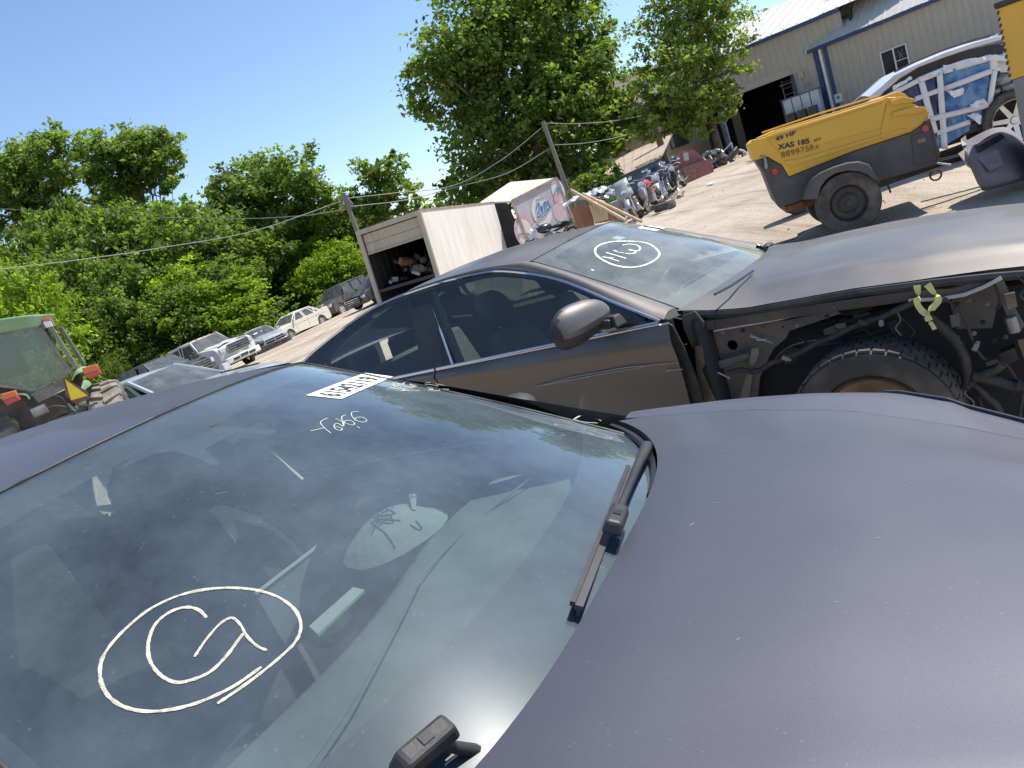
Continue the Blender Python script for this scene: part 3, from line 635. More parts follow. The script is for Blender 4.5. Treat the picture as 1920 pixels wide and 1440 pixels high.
# numbered paper sticker at the driver's top corner
Q=quad_on(bv1,NEAR,[(574,742),(684,700),(737,707),(640,749)]); g=G(); g.grid(Q); stk=g.out('lot_sticker','paper',T1)
def text_on(bvh,C,txt,corners,par,m,size=1,x0=0,x1=1,y0=0,y1=1,bold=.02,off=.0024):
    """lettering fitted into a four cornered area of a surface; corners start,end of baseline then top"""
    V,F=text_mesh(txt,1,bold=bold); mxx=max(v.x for v in V); mnx=min(v.x for v in V); mxy=max(v.y for v in V); mny=min(v.y for v in V)
    inv=C.inverted(); o=inv@Vector((0,0,CH)); rot=inv.to_3x3(); out=[]
    A,B,Cc,Dd=[Vector(c) for c in corners]
    for v in V:
        s=x0+(x1-x0)*(v.x-mnx)/(mxx-mnx); t=y0+(y1-y0)*(v.y-mny)/(mxy-mny); q=A.lerp(B,s).lerp(Dd.lerp(Cc,s),t)
        d=(rot@ray(q.x,q.y)).normalized(); h=bvh.ray_cast(o,d); h=h if h[0] is not None else (hp(o,d),Vector((.44,0,.9)).normalized()); n=h[1] if h[1].dot(d)<0 else -h[1]; out.append(h[0]+n*off)
    g=G(); g.add(out,F); return g.out('lettering',m,par,recalc=False)
text_on(bv1,NEAR,'61542119',[(640,749),(737,707),(684,700),(574,742)],stk,'ink',x0=.06,x1=.86,y0=.16,y1=.84,bold=.015)
text_on(bv1,NEAR,'x7',[(640,749),(737,707),(684,700),(574,742)],stk,'ink',x0=.885,x1=.95,y0=.2,y1=.7,bold=0)
M['seat_lit']=mat('sunlit seat tone',(.16,.165,.16),.8,0,.1)  # lighter copy of the seat colour, sunlight painted in
# loose interior pieces seen through the glass
def z6(x,y): return (380+x/4,880+y/4)
def zz2(x,y): return (400+x/2.259,680+y/2.259)
g=G(); P=[]
A=[local_px(NEAR,*z6(*p),(0,0,1),z) for p,z in(((395,940),.93),((1175,340),.93))]
g.tube([A[0],A[1]],.006,6); scr=g.out('panel_top_edge','lining',T1)
B=[A[0],A[1],A[1]+Vector((.03,0,-.16)),A[0]+Vector((.03,0,-.16))]; g=G(); g.add(B,[(0,1,2,3)]); g.out('glovebox_panel','dash',T1)
C4=[local_px(NEAR,*z6(*p),(0,0,1),.925) for p in((805,1195),(1135,900),(1220,920),(870,1255))]; g=G(); g.add(C4,[(0,1,2,3)]); g.out('vent_strip','lining',T1,solid=.006)
# burst airbag over the steering column
g=G(); P=[]; c0=local_px(NEAR,*z6(1420,420),(0,0,1),.93)
for i in range(15):
    row=[]
    for j in range(17):
        a=2*math.pi*j/16; r=.125*i/14; x=c0.x+r*math.cos(a)*1.1; y=c0.y+r*math.sin(a)*1.25; row.append(Vector((x,y,c0.z+.035*math.cos(i/14*1.5)+.014*mn.noise(Vector((x*14,y*14,1)))*(i/14)-.035*(i/14)**3)))
    P.append(row)
g.grid(P); bag=g.out('burst_airbag','bag',T1,smooth=60)
g=G()
for st in([(1400,305),(1330,340),(1275,410)],[(1290,320),(1330,350),(1440,330),(1380,300)],[(1260,350),(1330,375),(1480,385)],[(1600,390),(1640,440),(1620,455),(1560,420)]):
    pp=[local_px(NEAR,*z6(*p),(0,0,1),c0.z+.045) for p in st]; g.tube(smooth_curve(pp,4),.0025,5)
g.out('bag_stamp','marker',bag)
g=G(); a=local_px(NEAR,*z6(1225,530),(0,0,1),.9); b=local_px(NEAR,*z6(1345,528),(0,0,1),.9); g.tube([a,b],.005,6); g.ico(b,.010,1); g.tube([local_px(NEAR,*z6(1585,310),(0,0,1),.95),local_px(NEAR,*z6(1572,205),(0,0,1),.97)],[.005,.012],6); g.out('column_stalk','lining',T1)
# front door trim / seat shoulders painted paler where sun falls on them
def poly3(nm,pts,m,n,d,par=T1,solid=.01):
    g=G(); V=[local_px(NEAR,*p,n,d) for p in pts]; g.add(V,[tuple(range(len(V)))]); return g.out(nm,m,par,solid=solid)
poly3('door_pillar_cover',[zz2(*p) for p in((208,342),(385,490),(383,552),(300,520),(200,450),(165,390))],'lining',(0,1,0),.52)
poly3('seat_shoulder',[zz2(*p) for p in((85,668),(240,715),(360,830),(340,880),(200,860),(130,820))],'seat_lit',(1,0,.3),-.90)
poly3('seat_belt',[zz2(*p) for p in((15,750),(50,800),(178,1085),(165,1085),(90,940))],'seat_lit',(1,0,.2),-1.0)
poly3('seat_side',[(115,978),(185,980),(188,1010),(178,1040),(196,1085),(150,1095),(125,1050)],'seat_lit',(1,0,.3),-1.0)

M['scratch_dim']=mat('faint scratch',(.42,.42,.46),.5,.3)
ear=[(225,880),(300,800),(400,745),(560,697),(480,755),(401,797),(516,806),(516,812),(440,812),(415,825),(384,842),(412,868),(405,874),(365,857),(328,846),(290,850)]
g=G(); inv=NEAR.inverted(); oo=inv@Vector((0,0,CH)); bm=bmesh.new(); vs=[]
for u,v in ear:
    d=(inv.to_3x3()@ray(u,v)).normalized(); h=bv1.ray_cast(oo,d); vs.append(bm.verts.new(h[0]+d*.004))
es=[bm.edges.new((vs[i],vs[(i+1)%len(vs)])) for i in range(len(vs))]; bmesh.ops.triangle_fill(bm,edges=es,use_beauty=True); bm.verts.index_update(); g.add([v.co.copy() for v in bm.verts],[tuple(v.index for v in f.verts) for f in bm.faces]); bm.free(); g.out('sensor_border','frit_under',T1,recalc=False)
hb=BVHTree.FromPolygons([v.co.copy() for v in h1.data.vertices],[tuple(p.vertices) for p in h1.data.polygons])
for a,b in(((1330,943),(1352,942)),((1349,846),(1374,845)),((1292,985),(1302,980)),((1495,878),(1506,877)),((1480,873),(1494,874)),((1420,890),(1435,889)),((1640,1010),(1652,1006)),((1700,905),(1712,909)),((1380,1200),(1388,1196)),((1560,1130),(1575,1127))):
    g=G(); P=[]
    for t in(0,.5,1): q=Vector(a).lerp(Vector(b),t); d=(inv.to_3x3()@ray(*q)).normalized(); h=hb.ray_cast(oo,d); P.append(h[0]-d*.0006) if h[0] else None
    if len(P)==3: g.tube(P,[.0002,.0006,.0002],5); g.out('paint_scratch','scratch_dim',T1)
# ---------------- second sedan: nose stripped ----------------
T2,bv2=sedan(GREY,'brown_grey_sedan','dusty brown grey sedan missing a front fender, yellow ribbon tied in its engine bay','paint_grey','glass_grey',False)
HWg=[(-.22,.745),(.3,.745),(.8,.735),(1.3,.66),(1.6,.5)]; ZGg=[(-.25,.985),(-.08,.945),(.11,.918),(.57,.905),(.87,.88),(1.06,.86),(1.2,.84),(1.6,.74)]
rear2=lambda y:.0-.185*(y/.7)**2
h2,P2=hood(T2,'paint_grey',rear2,HWg,ZGg,lambda x:.085,1.55,creases=((.72,.07,.010),))
g=G(); g.tube([(x,-.742,interp(x,ZGg)-.020) for x in np.linspace(-.18,1.2,30)],.018,6); g.out('hood_edge_seal','black',h2,smooth=50)
g=G(); g.grid([[Vector((Bs(y).x+.01,y,.945)),Vector((rear2(y)+.03,y*1.02,.93))] for y in np.linspace(-.76,.76,30)]); g.out('cowl','frit',T2)
g=G(); g.tube([local_px(GREY,*p,(0,0,1),1.01) for p in((1340,552),(1372,535),(1412,508))],.006,6); g.out('wiper_blade','black',T2)
g=G(); g.ico(local_px(GREY,1440,460,(0,0,1),1.0),.05,2,(.6,1.2,.3)); g.out('far_hinge_cover','black',T2)
# far fender
g=G()
g.grid([[Vector((x,lerp(.745,.90,t),interp(x,ZGg)-.10*t*t)) for t in np.linspace(0,1,6)]+[Vector((x,.91,.4))] for x in np.linspace(-.2,1.3,16)]); g.out('front_fender','paint_grey',T2,smooth=50)
# door mirror, body coloured cap over a dark base
mc=local_px(GREY,1086,608,(0,1,0),-1.03); g=G(); P=[]
for i in range(17):
    s=-1+2*i/16; rr=math.sqrt(max(0,1-abs(s)**2.6)); row=[]
    for j in range(20):
        a=2*math.pi*j/20; ca,sa=math.cos(a),math.sin(a)
        row.append(mc+Vector((.080*ca*rr*(1 if ca>0 else .35)+.060*s, .175*s, (.105 if sa>0 else .085)*sa*rr*(1-.18*s)+.012*s)))
    row.append(row[0]); P.append(row)
g.grid(P); q=g.out('door_mirror','paint_grey',T2,smooth=80)
q.data.materials.append(M['black'])
for p in q.data.polygons:
    c=p.center-mc
    if c.z<-.030 or c.x<-.018: p.material_index=1
g=G(); b0=local_px(GREY,1160,592,(0,1,0),-.885); g.box(b0+Vector((-.02,-.03,-.012)),(.11,.08,.055),Matrix.Rotation(-.3,3,'Z'),taper=.6); g.bar(b0+Vector((-.02,-.05,-.02)),mc+Vector((.02,.08,-.03)),.06,.045); g.out('mirror_base','black',q,bevel=.008)
g=G(); a=local_px(GREY,1042,655,(0,1,0),-.905); g.add([a,a+Vector((.10,0,.03)),a+Vector((.22,0,.05)),a+Vector((.20,0,-.0)),a+Vector((.06,0,-.01))],[(0,1,2,3,4)])
# scratches on the door
def z7(x,y): return (1250+x/2.866,500+y/2.866)
def z8(x,y): return (540+x/2.526,400+y/2.526)
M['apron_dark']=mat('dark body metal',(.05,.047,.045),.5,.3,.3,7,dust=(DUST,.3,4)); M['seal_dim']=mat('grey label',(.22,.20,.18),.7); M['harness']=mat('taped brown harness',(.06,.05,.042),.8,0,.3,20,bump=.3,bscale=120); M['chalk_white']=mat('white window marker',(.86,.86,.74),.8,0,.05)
M['scratch']=mat('pale scratch',(.42,.40,.38),.5,.2)
for pts in ([(1170,822),(1350,775),(1600,730),(1850,708)],[(1210,815),(1500,758),(1690,728)],[(1790,745),(1870,738)]):
    g=G(); g.tube([local_px(GREY,*z8(*p),(0,1,0),-.904) for p in pts],[.0025]+[.003]*(len(pts)-2)+[.001],5); g.out('door_scratch','scratch',T2)
# wheel, standing in the open arch
wc=Vector((.555,-.775,.335))
def wheel(parent,c,r,wd,tyre='rubber',rim='chrome',n=36,spokes=5,rr=.66,lugs=True,dish=.03,flip=1):
    """tyre with tread blocks, rim with spokes; outer face looks along -y*flip"""
    t=empty('wheel'); t.parent=parent; t.location=c; h=wd/2; ri=r*rr
    g=G(); g.lathe([(ri,-h*.78),(ri*1.06,-h*.96),(r*.86,-h*1.0),(r*.955,-h*.92),(r*.985,-h*.78),(r*.99,0),(r*.985,h*.78),(r*.955,h*.92),(r*.86,h),(ri*1.06,h*.96),(ri,h*.78)],n=n,close=True); ty=g.out('tyre',tyre,t,smooth=40)
    if lugs:
        g=G(); m=int(2*math.pi*r/.055)
        for i in range(m):
            a=2*math.pi*i/m
            for y0,y1,o in((-h*.88,-h*.42,0),(-h*.36,h*.02,.5),(h*.08,h*.42,0),(h*.48,h*.88,.5)):
                aa=a+o*2*math.pi/m; q=Matrix.Rotation(-aa,3,'Y'); pm=(y0+y1)/2; g.box(q@Vector((r*.99,pm,0)),(.009,abs(y1-y0),2*math.pi*r/m*.84),q)
        o=g.out('tread_blocks',tyre,t); tag(o,kind='stuff')
    s=-1*flip; g=G(); g.lathe([(ri*1.0,s*h*.78),(ri*.97,s*h*.86),(ri*.9,s*h*.7),(ri*.88,s*h*.2),(ri*.88,-s*h*.7)],n=n); rm=g.out('rim',rim,t,smooth=40)
    if spokes:
        for i in range(spokes):
            a=2*math.pi*i/spokes+.3; g=G(); d=Vector((math.cos(a),0,math.sin(a))); pr=Vector((-d.z,0,d.x)); y=s*h*.62
            g.add([d*ri*.12+pr*ri*.12+Vector((0,y*.8,0)),d*ri*.12-pr*ri*.12+Vector((0,y*.8,0)),d*ri*.93-pr*ri*.09+Vector((0,y,0)),d*ri*.93+pr*ri*.09+Vector((0,y,0)),
             d*ri*.12+pr*ri*.12+Vector((0,y*.5,0)),d*ri*.12-pr*ri*.12+Vector((0,y*.5,0)),d*ri*.93-pr*ri*.09+Vector((0,y*.6,0)),d*ri*.93+pr*ri*.09+Vector((0,y*.6,0))],[(0,1,2,3),(7,6,5,4),(0,4,5,1),(1,5,6,2),(2,6,7,3),(3,7,4,0)]); g.out('spoke',rim,t)
    else:
        g=G(); g.lathe([(ri*.89,s*h*.45),(ri*.6,s*h*.30),(ri*.45,s*h*.48),(ri*.2,s*h*.5),(ri*.17,s*h*.75),(0.001,s*h*.76)],n=n); g.out('disc',rim,t,smooth=35)
    g=G(); g.lathe([(ri*.2,s*h*.5),(ri*.16,s*h*.66),(.001,s*h*.67)],n=14); g.out('hub',rim,t,smooth=40)
    return t
wheel(T2,wc,.335,.235,rim='rimrust',spokes=0)
wheel(T2,Vector((.555,.775,.335)),.335,.235,rim='rimrust',spokes=0,flip=-1); wheel(T2,Vector((-2.30,-.78,.335)),.335,.235,rim='chrome'); wheel(T2,Vector((-2.30,.78,.335)),.335,.235,flip=-1)
for yy,f in((-.86,1),(.86,-1)):
    for xx in(.62,-2.3): wheel(T1,Vector((xx,yy*.93,.335)),.335,.235,rim='chrome',flip=f)
PL=lambda x,y,yy=-.70: local_px(GREY,*z7(x,y),(0,1,0),yy)
def plate(nm,pts,m,yy=-.70,holes=(),th=.012,par=None):
    P=[PL(x,y,yy) for x,y in pts]; H=[]
    for cx,cy,r in holes:
        c=PL(cx,cy,yy); rr=r*.00082; H.append([(c.x+rr*math.cos(a),c.z+rr*math.sin(a)) for a in np.linspace(0,2*math.pi,17)[:-1]])
    g=G(); g.prism([(p.x,p.z) for p in P],yy,yy+th,H); return g.out(nm,m,par or T2)
plate('inner_apron',[(150,370),(400,300),(640,290),(900,235),(940,250),(660,345),(640,385),(575,440),(530,525),(500,600),(480,800),(300,800),(210,700),(165,520)],'apron',-.68,[(353,422,31),(237,455,23),(472,512,9),(625,325,6)])
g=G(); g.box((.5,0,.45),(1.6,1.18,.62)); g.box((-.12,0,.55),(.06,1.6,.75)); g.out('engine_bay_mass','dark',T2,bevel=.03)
# upper rail with pale sealer edge
pt=[(150,300),(260,290),(900,190),(1330,130),(1560,120),(1720,60)]
g=G(); P=[PL(x,y,-.73) for x,y in pt]
for a,b in zip(P,P[1:]): g.bar(a+Vector((0,.03,-.015)),b+Vector((0,.03,-.015)),.10,.045)
g.out('upper_rail','apron_dark',T2,bevel=.004)
g=G(); g.tube([PL(x,y,-.745) for x,y in((255,345),(560,292),(880,228),(905,216),(1100,200),(1330,176))],.0045,6); g.out('rail_flange','seal',T2)
g=G(); P=[PL(x,y,-.76) for x,y in((1300,182),(1480,172),(1600,150),(1700,110),(1800,60))]; g.tube(P,[.008]*5,6); g.out('front_flange','seal',T2)
plate('hinge_bracket',[(80,270),(150,240),(200,300),(190,420),(140,440),(90,330)],'apron_dark',-.78)
plate('seal_strip',[(0,300),(30,318),(90,430),(160,600),(205,760),(170,790),(110,640),(40,440),(0,350)],'black',-.86)
plate('torn_flange',[(150,430),(190,420),(205,520),(190,560),(225,640),(255,700),(290,790),(215,790),(190,700),(160,560)],'rimrust',-.80)
plate('splash_brace',[(455,440),(490,435),(495,465),(465,560),(430,800),(370,800),(400,680),(440,560)],'apron',-.745,th=.02)
plate('lower_brace',[(235,520),(440,465),(450,490),(300,545),(240,560)],'apron',-.72)
g=G(); c=PL(508,386,-.70); 
for a in(-.5,.9): g.bar(c+Vector((-.045,0,.02 if a<0 else .024)),c+Vector((.045,0,-.03)),.008,.006)
g.bar(c+Vector((-.02,0,0)),c+Vector((.02,0,-.008)),.02,.006); g.out('clip_mark','seal',T2)
# strut tower, arms and other metal in the shade of the arch
g=G(); 
for k in range(9): g.lathe([(.075,-.012),(.09,0),(.075,.012)],c=(.53,-.56,.50+.04*k),axis='z',n=16,close=True)
g.tube([(.53,-.56,.35),(.53,-.56,.9)],.03,10); g.out('suspension_spring','tractordark',T2,smooth=50)
plate('liner_stay',[(840,340),(940,300),(975,330),(900,360),(850,370)],'rimrust',-.62)
plate('coolant_box',[(905,310),(960,300),(970,340),(915,350)],'steel',-.64,th=.05)
plate('strut_plate',[(1520,190),(1720,60),(1790,150),(1750,330),(1560,335)],'apron',-.60,th=.05)
plate('fuse_label',[(1522,262),(1570,252),(1578,318),(1532,328)],'seal_dim',-.66,th=.004)
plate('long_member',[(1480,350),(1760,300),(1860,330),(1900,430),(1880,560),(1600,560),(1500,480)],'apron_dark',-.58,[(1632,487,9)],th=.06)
plate('radiator_support',[(1755,80),(1800,60),(1880,250),(1920,320),(1890,360),(1830,270)],'apron',-.70,th=.04)
plate('headlamp_bracket',[(1815,150),(1870,140),(1885,215),(1835,230)],'rimrust',-.74,th=.02)
plate('bumper_bracket',[(1885,395),(1960,380),(1990,560),(1930,520)],'rimrust',-.72,th=.04)
g=G(); a,b=PL(1845,270,-.72),PL(1870,350,-.72); g.tube([a,b],.022,12); g.out('headlamp_tube','steel',T2,smooth=50)
plate('module_box',[(1785,470),(1870,435),(1895,500),(1810,540)],'black',-.72,th=.06)
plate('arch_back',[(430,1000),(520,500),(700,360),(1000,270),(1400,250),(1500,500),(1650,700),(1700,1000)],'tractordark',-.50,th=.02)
def cable(nm,pts,r,m='black',yy=-.76,n=7,rib=False):
    P=smooth_curve([PL(p[0],p[1],yy+(p[2] if len(p)>2 else 0)) for p in pts],6); rr=[r*(1.18 if rib and i%2 else 1) for i in range(len(P))]
    g=G(); g.tube(P,rr,n); return g.out(nm,m,T2,smooth=60)
cable('wiring_harness',[(330,570),(400,555),(480,565),(570,515),(700,470),(810,410),(880,385),(990,330),(1110,285)],.013,'harness')
cable('harness_sleeve',[(1100,290),(1160,270),(1230,235),(1300,205),(1340,185)],.014,'black')
plate('harness_clip',[(1140,290),(1160,285),(1168,315),(1150,325),(1138,312)],'steel',-.78)
cable('loom_tail',[(1470,170),(1500,180),(1555,215),(1590,260),(1620,330),(1650,410),(1690,480),(1740,512),(1815,522),(1870,590),(1915,680),(1900,780),(1910,860)],.0055,'harness')
cable('main_loom',[(1380,260),(1440,295),(1500,345),(1560,410),(1600,490),(1615,570),(1612,620)],.020,'harness')
cable('loom_branch',[(1612,610),(1660,640),(1720,700),(1780,760),(1800,860)],.014,'black',rib=True)
cable('corrugated_hose',[(1600,650),(1680,590),(1760,555),(1800,520)],.020,'black',rib=True)
cable('lower_hose',[(1640,590),(1760,610),(1850,640),(1930,640)],.024,'black',rib=True)
cable('thin_wire',[(1200,250),(1250,270),(1300,310),(1330,350),(1310,380)],.004,'harness',-.70)
cable('thin_wire',[(1760,80),(1785,150),(1790,210),(1770,225)],.005,'black',-.72)
cable('thin_wire',[(1680,690),(1690,740),(1720,800)],.005,'harness')
cable('thin_wire',[(1860,690),(1890,650),(1915,680),(1900,710),(1870,710)],.004,'black')
cable('thin_wire',[(1880,50),(1930,100),(1900,160),(1960,200)],.005,'black')
cable('brake_pipe',[(250,560),(300,580),(340,600)],.004,'seal')
cable('frame_hose',[(1480,60),(1600,75),(1700,95)],.012,'black',-.70)
# yellow ribbon
g=G()
def strip(pts,wd,yy):
    P=smooth_curve([PL(x,y,yy) for x,y in pts],5); V=[];F=[]
    for i,p in enumerate(P):
        t=(P[min(i+1,len(P)-1)]-P[max(i-1,0)]).normalized(); tw=Vector((math.cos(i*.25),-.4*math.sin(i*.4),math.sin(i*.25)*.3)); s=(tw-t*tw.dot(t)).normalized()*wd/2; V+=[p-s,p+s]
    for i in range(len(P)-1): F.append((2*i,2*i+1,2*i+3,2*i+2))
    g.add(V,F)
strip([(1345,100),(1350,150),(1345,195),(1370,235),(1410,262)],.026,-.79); strip([(1400,95),(1435,140),(1460,180),(1430,220),(1405,260),(1410,290)],.026,-.80); strip([(1410,262),(1405,290),(1425,310),(1440,338)],.018,-.80)
g.out('ribbon','ribbon',T2,recalc=False,solid=.001)
# marks on its windscreen
def z9(x,y): return (1050+x/7.111,400+y/7.111)
g=G()
for st,wd in(([(900,372),(700,378),(540,420),(470,480),(490,560),(600,640),(760,700),(950,722),(1130,690),(1270,620),(1325,550),(1290,480),(1190,410),(1050,380),(880,372)],.011),([(560,582),(640,592),(720,598)],.008),([(610,522),(740,560),(885,604)],.009),([(650,600),(790,640)],.007),([(720,505),(780,520),(860,530)],.006),([(830,425),(920,412),(1020,425),(1070,465),(1040,500),(960,495),(915,485)],.009),([(910,485),(990,500),(1005,525),(950,540),(870,535)],.009),([(700,492),(760,500)],.006)):
    g.add(*ribbon(bv2,GREY,[z9(*p) for p in st],wd))
g.out('marker_writing','chalk_white',T2)
g=G(); g.grid(quad_on(bv2,GREY,[z9(1035,198),z9(1110,160),z9(1415,190),z9(1280,238)])); g.out('lot_sticker','paper',T2)
g=G(); g.grid(quad_on(bv2,GREY,[z9(680,322),z9(755,288),z9(885,312),z9(800,348)],off=-.004)); g.out('inner_sticker','film',T2)
for st in([(415,748),(455,768)],[(1560,235),(1660,262)],[(1650,285),(1780,300),(1890,325)]):
    g=G(); g.add(*ribbon(bv2,GREY,[z9(*p) for p in st],.008)); g.out('glass_mark','chalk_white',T2)

for i,(x,y) in enumerate(((215,390),(300,350),(410,345),(520,330),(700,315),(860,270),(560,300),(200,470),(270,500),(395,480),(430,600),(1560,200),(1620,180),(1720,200),(1700,300),(1560,380),(1650,360),(1760,400),(1820,380),(1600,530),(1700,540),(1850,200),(1810,110))):
    p=PL(x,y,-.705 if x<1500 else -.66); g=G(); g.lathe([(.001,-.008),(.006,-.008),(.007,0),(.011,.001),(.011,.004)],c=p,n=6); g.out('bolt',['rimrust','steel','black'][i%3],T2)
for x,y,a in((1050,300,.5),(640,490,.6),(1560,230,-.8),(1660,430,-1.0),(1890,640,-1.2),(1470,180,.1),(480,560,0),(1740,515,-.2)):
    p=PL(x,y,-.775); g=G(); q=Matrix.Rotation(a,3,'Y'); g.box(p,(.032,.022,.020),q); g.box(p+q@Vector((.02,0,0)),(.012,.016,.014),q); g.out('connector',['black','steel','harness'][int(x)%3],T2,bevel=.003)
cable('thin_wire',[(900,330),(980,360),(1060,340),(1120,380),(1210,360)],.0035,'black',-.68); cable('thin_wire',[(700,380),(800,420),(930,410),(1010,440)],.004,'harness',-.66); cable('brake_pipe',[(560,520),(640,440),(760,400),(900,390)],.0035,'steel',-.64); cable('thin_wire',[(1240,240),(1255,290),(1230,330),(1260,370)],.0035,'seal_dim',-.72); cable('thin_wire',[(1640,640),(1600,680),(1650,730),(1620,790)],.0035,'seal_dim',-.77)
plate('torn_liner',[(1180,300),(1240,280),(1290,320),(1330,390),(1300,430),(1250,400),(1210,360)],'black',-.60); plate('liner_flap',[(600,470),(660,430),(720,440),(700,500),(640,530)],'black',-.60); plate('washer_bracket',[(1000,260),(1090,245),(1120,300),(1080,330),(1010,320)],'apron',-.60)
M['glass_far']=glass('car glass',(.20,.24,.24),.22,(.36,.37,.35),refl=.7)
M['cabseal']=mat('perished grey cab seal',(.20,.18,.16),.8,0,.3,8)
M['amber_rim']=mat('faded yellow rim',(.45,.30,.05),.6)
M['rustywhite']=mat('rusty edging',(.42,.36,.30),.7,.2,.2,6,dust=((.22,.08,.04),.8,5))
M['pinkpale']=mat('pale pink print',(.56,.42,.40),.6,0,.1)
M['inkbrown']=mat('stencil brown paint',(.20,.09,.03),.7)
M['whitecar2']=mat('lavender white car paint',(.62,.62,.66),.3,.1,.04,3,coat=.6)
M['whiterim']=mat('machined rim',(.55,.55,.57),.25,.9,.1)
M['steel_pale']=mat('pale sheet metal',(.42,.43,.42),.5,.4,.15,5)
M['galv']=mat('galvanised pipe',(.50,.51,.52),.4,.5,.1)
# ---------------- vehicles of the yard ----------------
def far_wheel(parent,c,r,wd,side,rim='chrome',tyre='rubber'):
    t=empty('wheel'); t.parent=parent; t.location=c; h=wd/2; s=side
    g=G(); g.lathe([(r*.62,-h*.8),(r*.88,-h),(r*.97,-h*.8),(r,0),(r*.97,h*.8),(r*.88,h),(r*.62,h*.8)],n=22,close=True); g.out('tyre',tyre,t,smooth=40)
    g=G(); g.lathe([(r*.63,s*h*.8),(r*.58,s*h*.6),(r*.56,s*h*.1),(.001,s*h*.1)],n=22); g.out('rim',rim,t,smooth=40)
    for i in range(5):
        a=2*math.pi*i/5; d=Vector((math.cos(a),0,math.sin(a))); g=G(); g.bar(d*r*.05+Vector((0,s*h*.6,0)),d*r*.58+Vector((0,s*h*.62,0)),r*.14,.02,up=(0,1,0)); g.out('spoke',rim,t)
    return t
def arch(cx,r,z0,n=9): return [(cx+r*math.cos(a),z0+r*math.sin(a)) for a in np.linspace(0,math.pi,n)]
def vehicle(name,label,mtx,kind,paint,opts=()):
    """x forward from the front axle, y left, z up"""
    T=empty(name,mtx=mtx); tag(T,label,'truck' if 'truck' in name else ('suv' if 'suv' in name else 'car'))
    K=dict(
     sedan=dict(wb=2.75,nose=.93,tail=-3.72,w=.90,wr=.33,belt=.94,hz=(.72,.86,.98),trunk=1.04,A=(-.42,-1.18),Z=1.43,C=(-2.45,-3.10),wt=.58,rock=.24),
     suv=dict(wb=2.85,nose=.88,tail=-3.85,w=.97,wr=.39,belt=1.16,hz=(.98,1.12,1.20),trunk=1.16,A=(-.45,-1.05),Z=1.86,C=(-3.55,-3.80),wt=.72,rock=.36),
     truck=dict(wb=3.9,nose=.95,tail=-5.0,w=1.0,wr=.41,belt=1.28,hz=(1.22,1.33,1.42),trunk=1.30,A=(-.55,-1.15),Z=1.96,C=(-3.05,-3.15),wt=.74,rock=.48),
     lowtruck=dict(wb=3.3,nose=.92,tail=-4.4,w=.99,wr=.39,belt=1.16,hz=(1.02,1.15,1.24),trunk=1.20,A=(-.50,-1.15),Z=1.80,C=(-2.75,-2.95),wt=.70,rock=.40))[kind]
    k=K; w=k['w']; ro=k['rock']; wr=k['wr']; n,t,wb=k['nose'],k['tail'],k['wb']; z0,z1,z2=k['hz']; zt=k['trunk']
    out=[(t+.02,ro+.1),(t,ro+.3),(t+.03,zt-.06),(t+.10,zt),(k['C'][1],zt+.01),(k['C'][1]+.05,k['belt']+.03),(k['A'][0],z2),(.25,z1+.02),(n-.22,z0+.08),(n-.04,z0-.03),(n,z0-.2),(n-.01,ro+.12),(n-.08,ro)]
    out+=[(p[0],p[1]) for p in arch(0,wr*1.14,wr)]+[(-wb+wr*1.14+.02,ro-.02)]+[(p[0],p[1]) for p in arch(-wb,wr*1.14,wr)]+[(t+.3,ro)]
    ys=[(-w,.965,0),(-w+.05,1,0),(-w*.6,1.0,.4),(0,1,1),(w*.6,1,.4),(w-.05,1,0),(w,.965,0)]
    g=G(); bm=bmesh.new(); 
    # side skins with the wheel arches, joined by strips across the car
    cz=(ro+z2)/2; rings=[]
    def plan(x,y): 
        f=(abs(y)/w)**2.2
        if x>n-.8: x-= .22*f*min(1,(x-(n-.8))/.8)
        if x<t+.5: x+=.10*f*min(1,(t+.5-x)/.5)
        return x
    for y,s,cr in ys:
        ring=[]
        for (x,z) in out:
            zz=cz+(z-cz)*s
            if z>=z0-.05: zz+=.035*cr
            ring.append(Vector((plan(x,y),y,zz)))
        rings.append(ring)
    m=len(out)
    for a in range(len(rings)-1):
        for i in range(m):
            j=(i+1)%m; g.add([rings[a][i],rings[a][j],rings[a+1][j],rings[a+1][i]],[(0,1,2,3)])
    for ri in(0,-1):
        h=G(); h.prism([(p.x,p.z) for p in rings[ri]],0,0); nv=len(h.V)//2; g.add([Vector((v.x,rings[ri][0].y,v.z)) for v in h.V[:nv]],[f for f in h.F if max(f)<nv])
    me=g.out('body',paint,T,smooth=35)
    bm=bmesh.new(); bm.from_mesh(me.data); bmesh.ops.remove_doubles(bm,verts=bm.verts,dist=.002); bmesh.ops.recalc_face_normals(bm,faces=bm.faces); bm.to_mesh(me.data); bm.free(); me.data.polygons.foreach_set('use_smooth',[True]*len(me.data.polygons)); me.data.set_sharp_from_angle(angle=R(35))
    # greenhouse
    a0,a1=k['A']; c1,c0=k['C']; Z=k['Z']; wt=k['wt']; wbt=w-.09; zb=k['belt']
    def gp(x,u,sd): # u 0 belt .. 1 roof
        return Vector((x,sd*lerp(wbt,wt,u),lerp(zb,Z,u)))
    g=G(); NR=7; P=[]
    for x,dz in((a1+.06,-.035),(a1-.05,0),(lerp(a1,c1,.35),.035),(lerp(a1,c1,.7),.03),(c1+.05,0),(c1-.03,-.04)):
        P.append([Vector((x+(.05*(1-(abs(t_))**2) if x>a1-.1 else 0),t_*(wt+.02),Z+dz+.03-.05*t_*t_)) for t_ in np.linspace(-1,1,9)])
    g.grid(P); g.grid([[p+Vector((0,0,-.05)) for p in r] for r in P]); 
    for sd in(0,-1): g.grid([[r[sd],r[sd]+Vector((0,0,-.05))] for r in P])
    for r in(P[0],P[-1]): g.grid([[p,p+Vector((0,0,-.05))] for p in r])
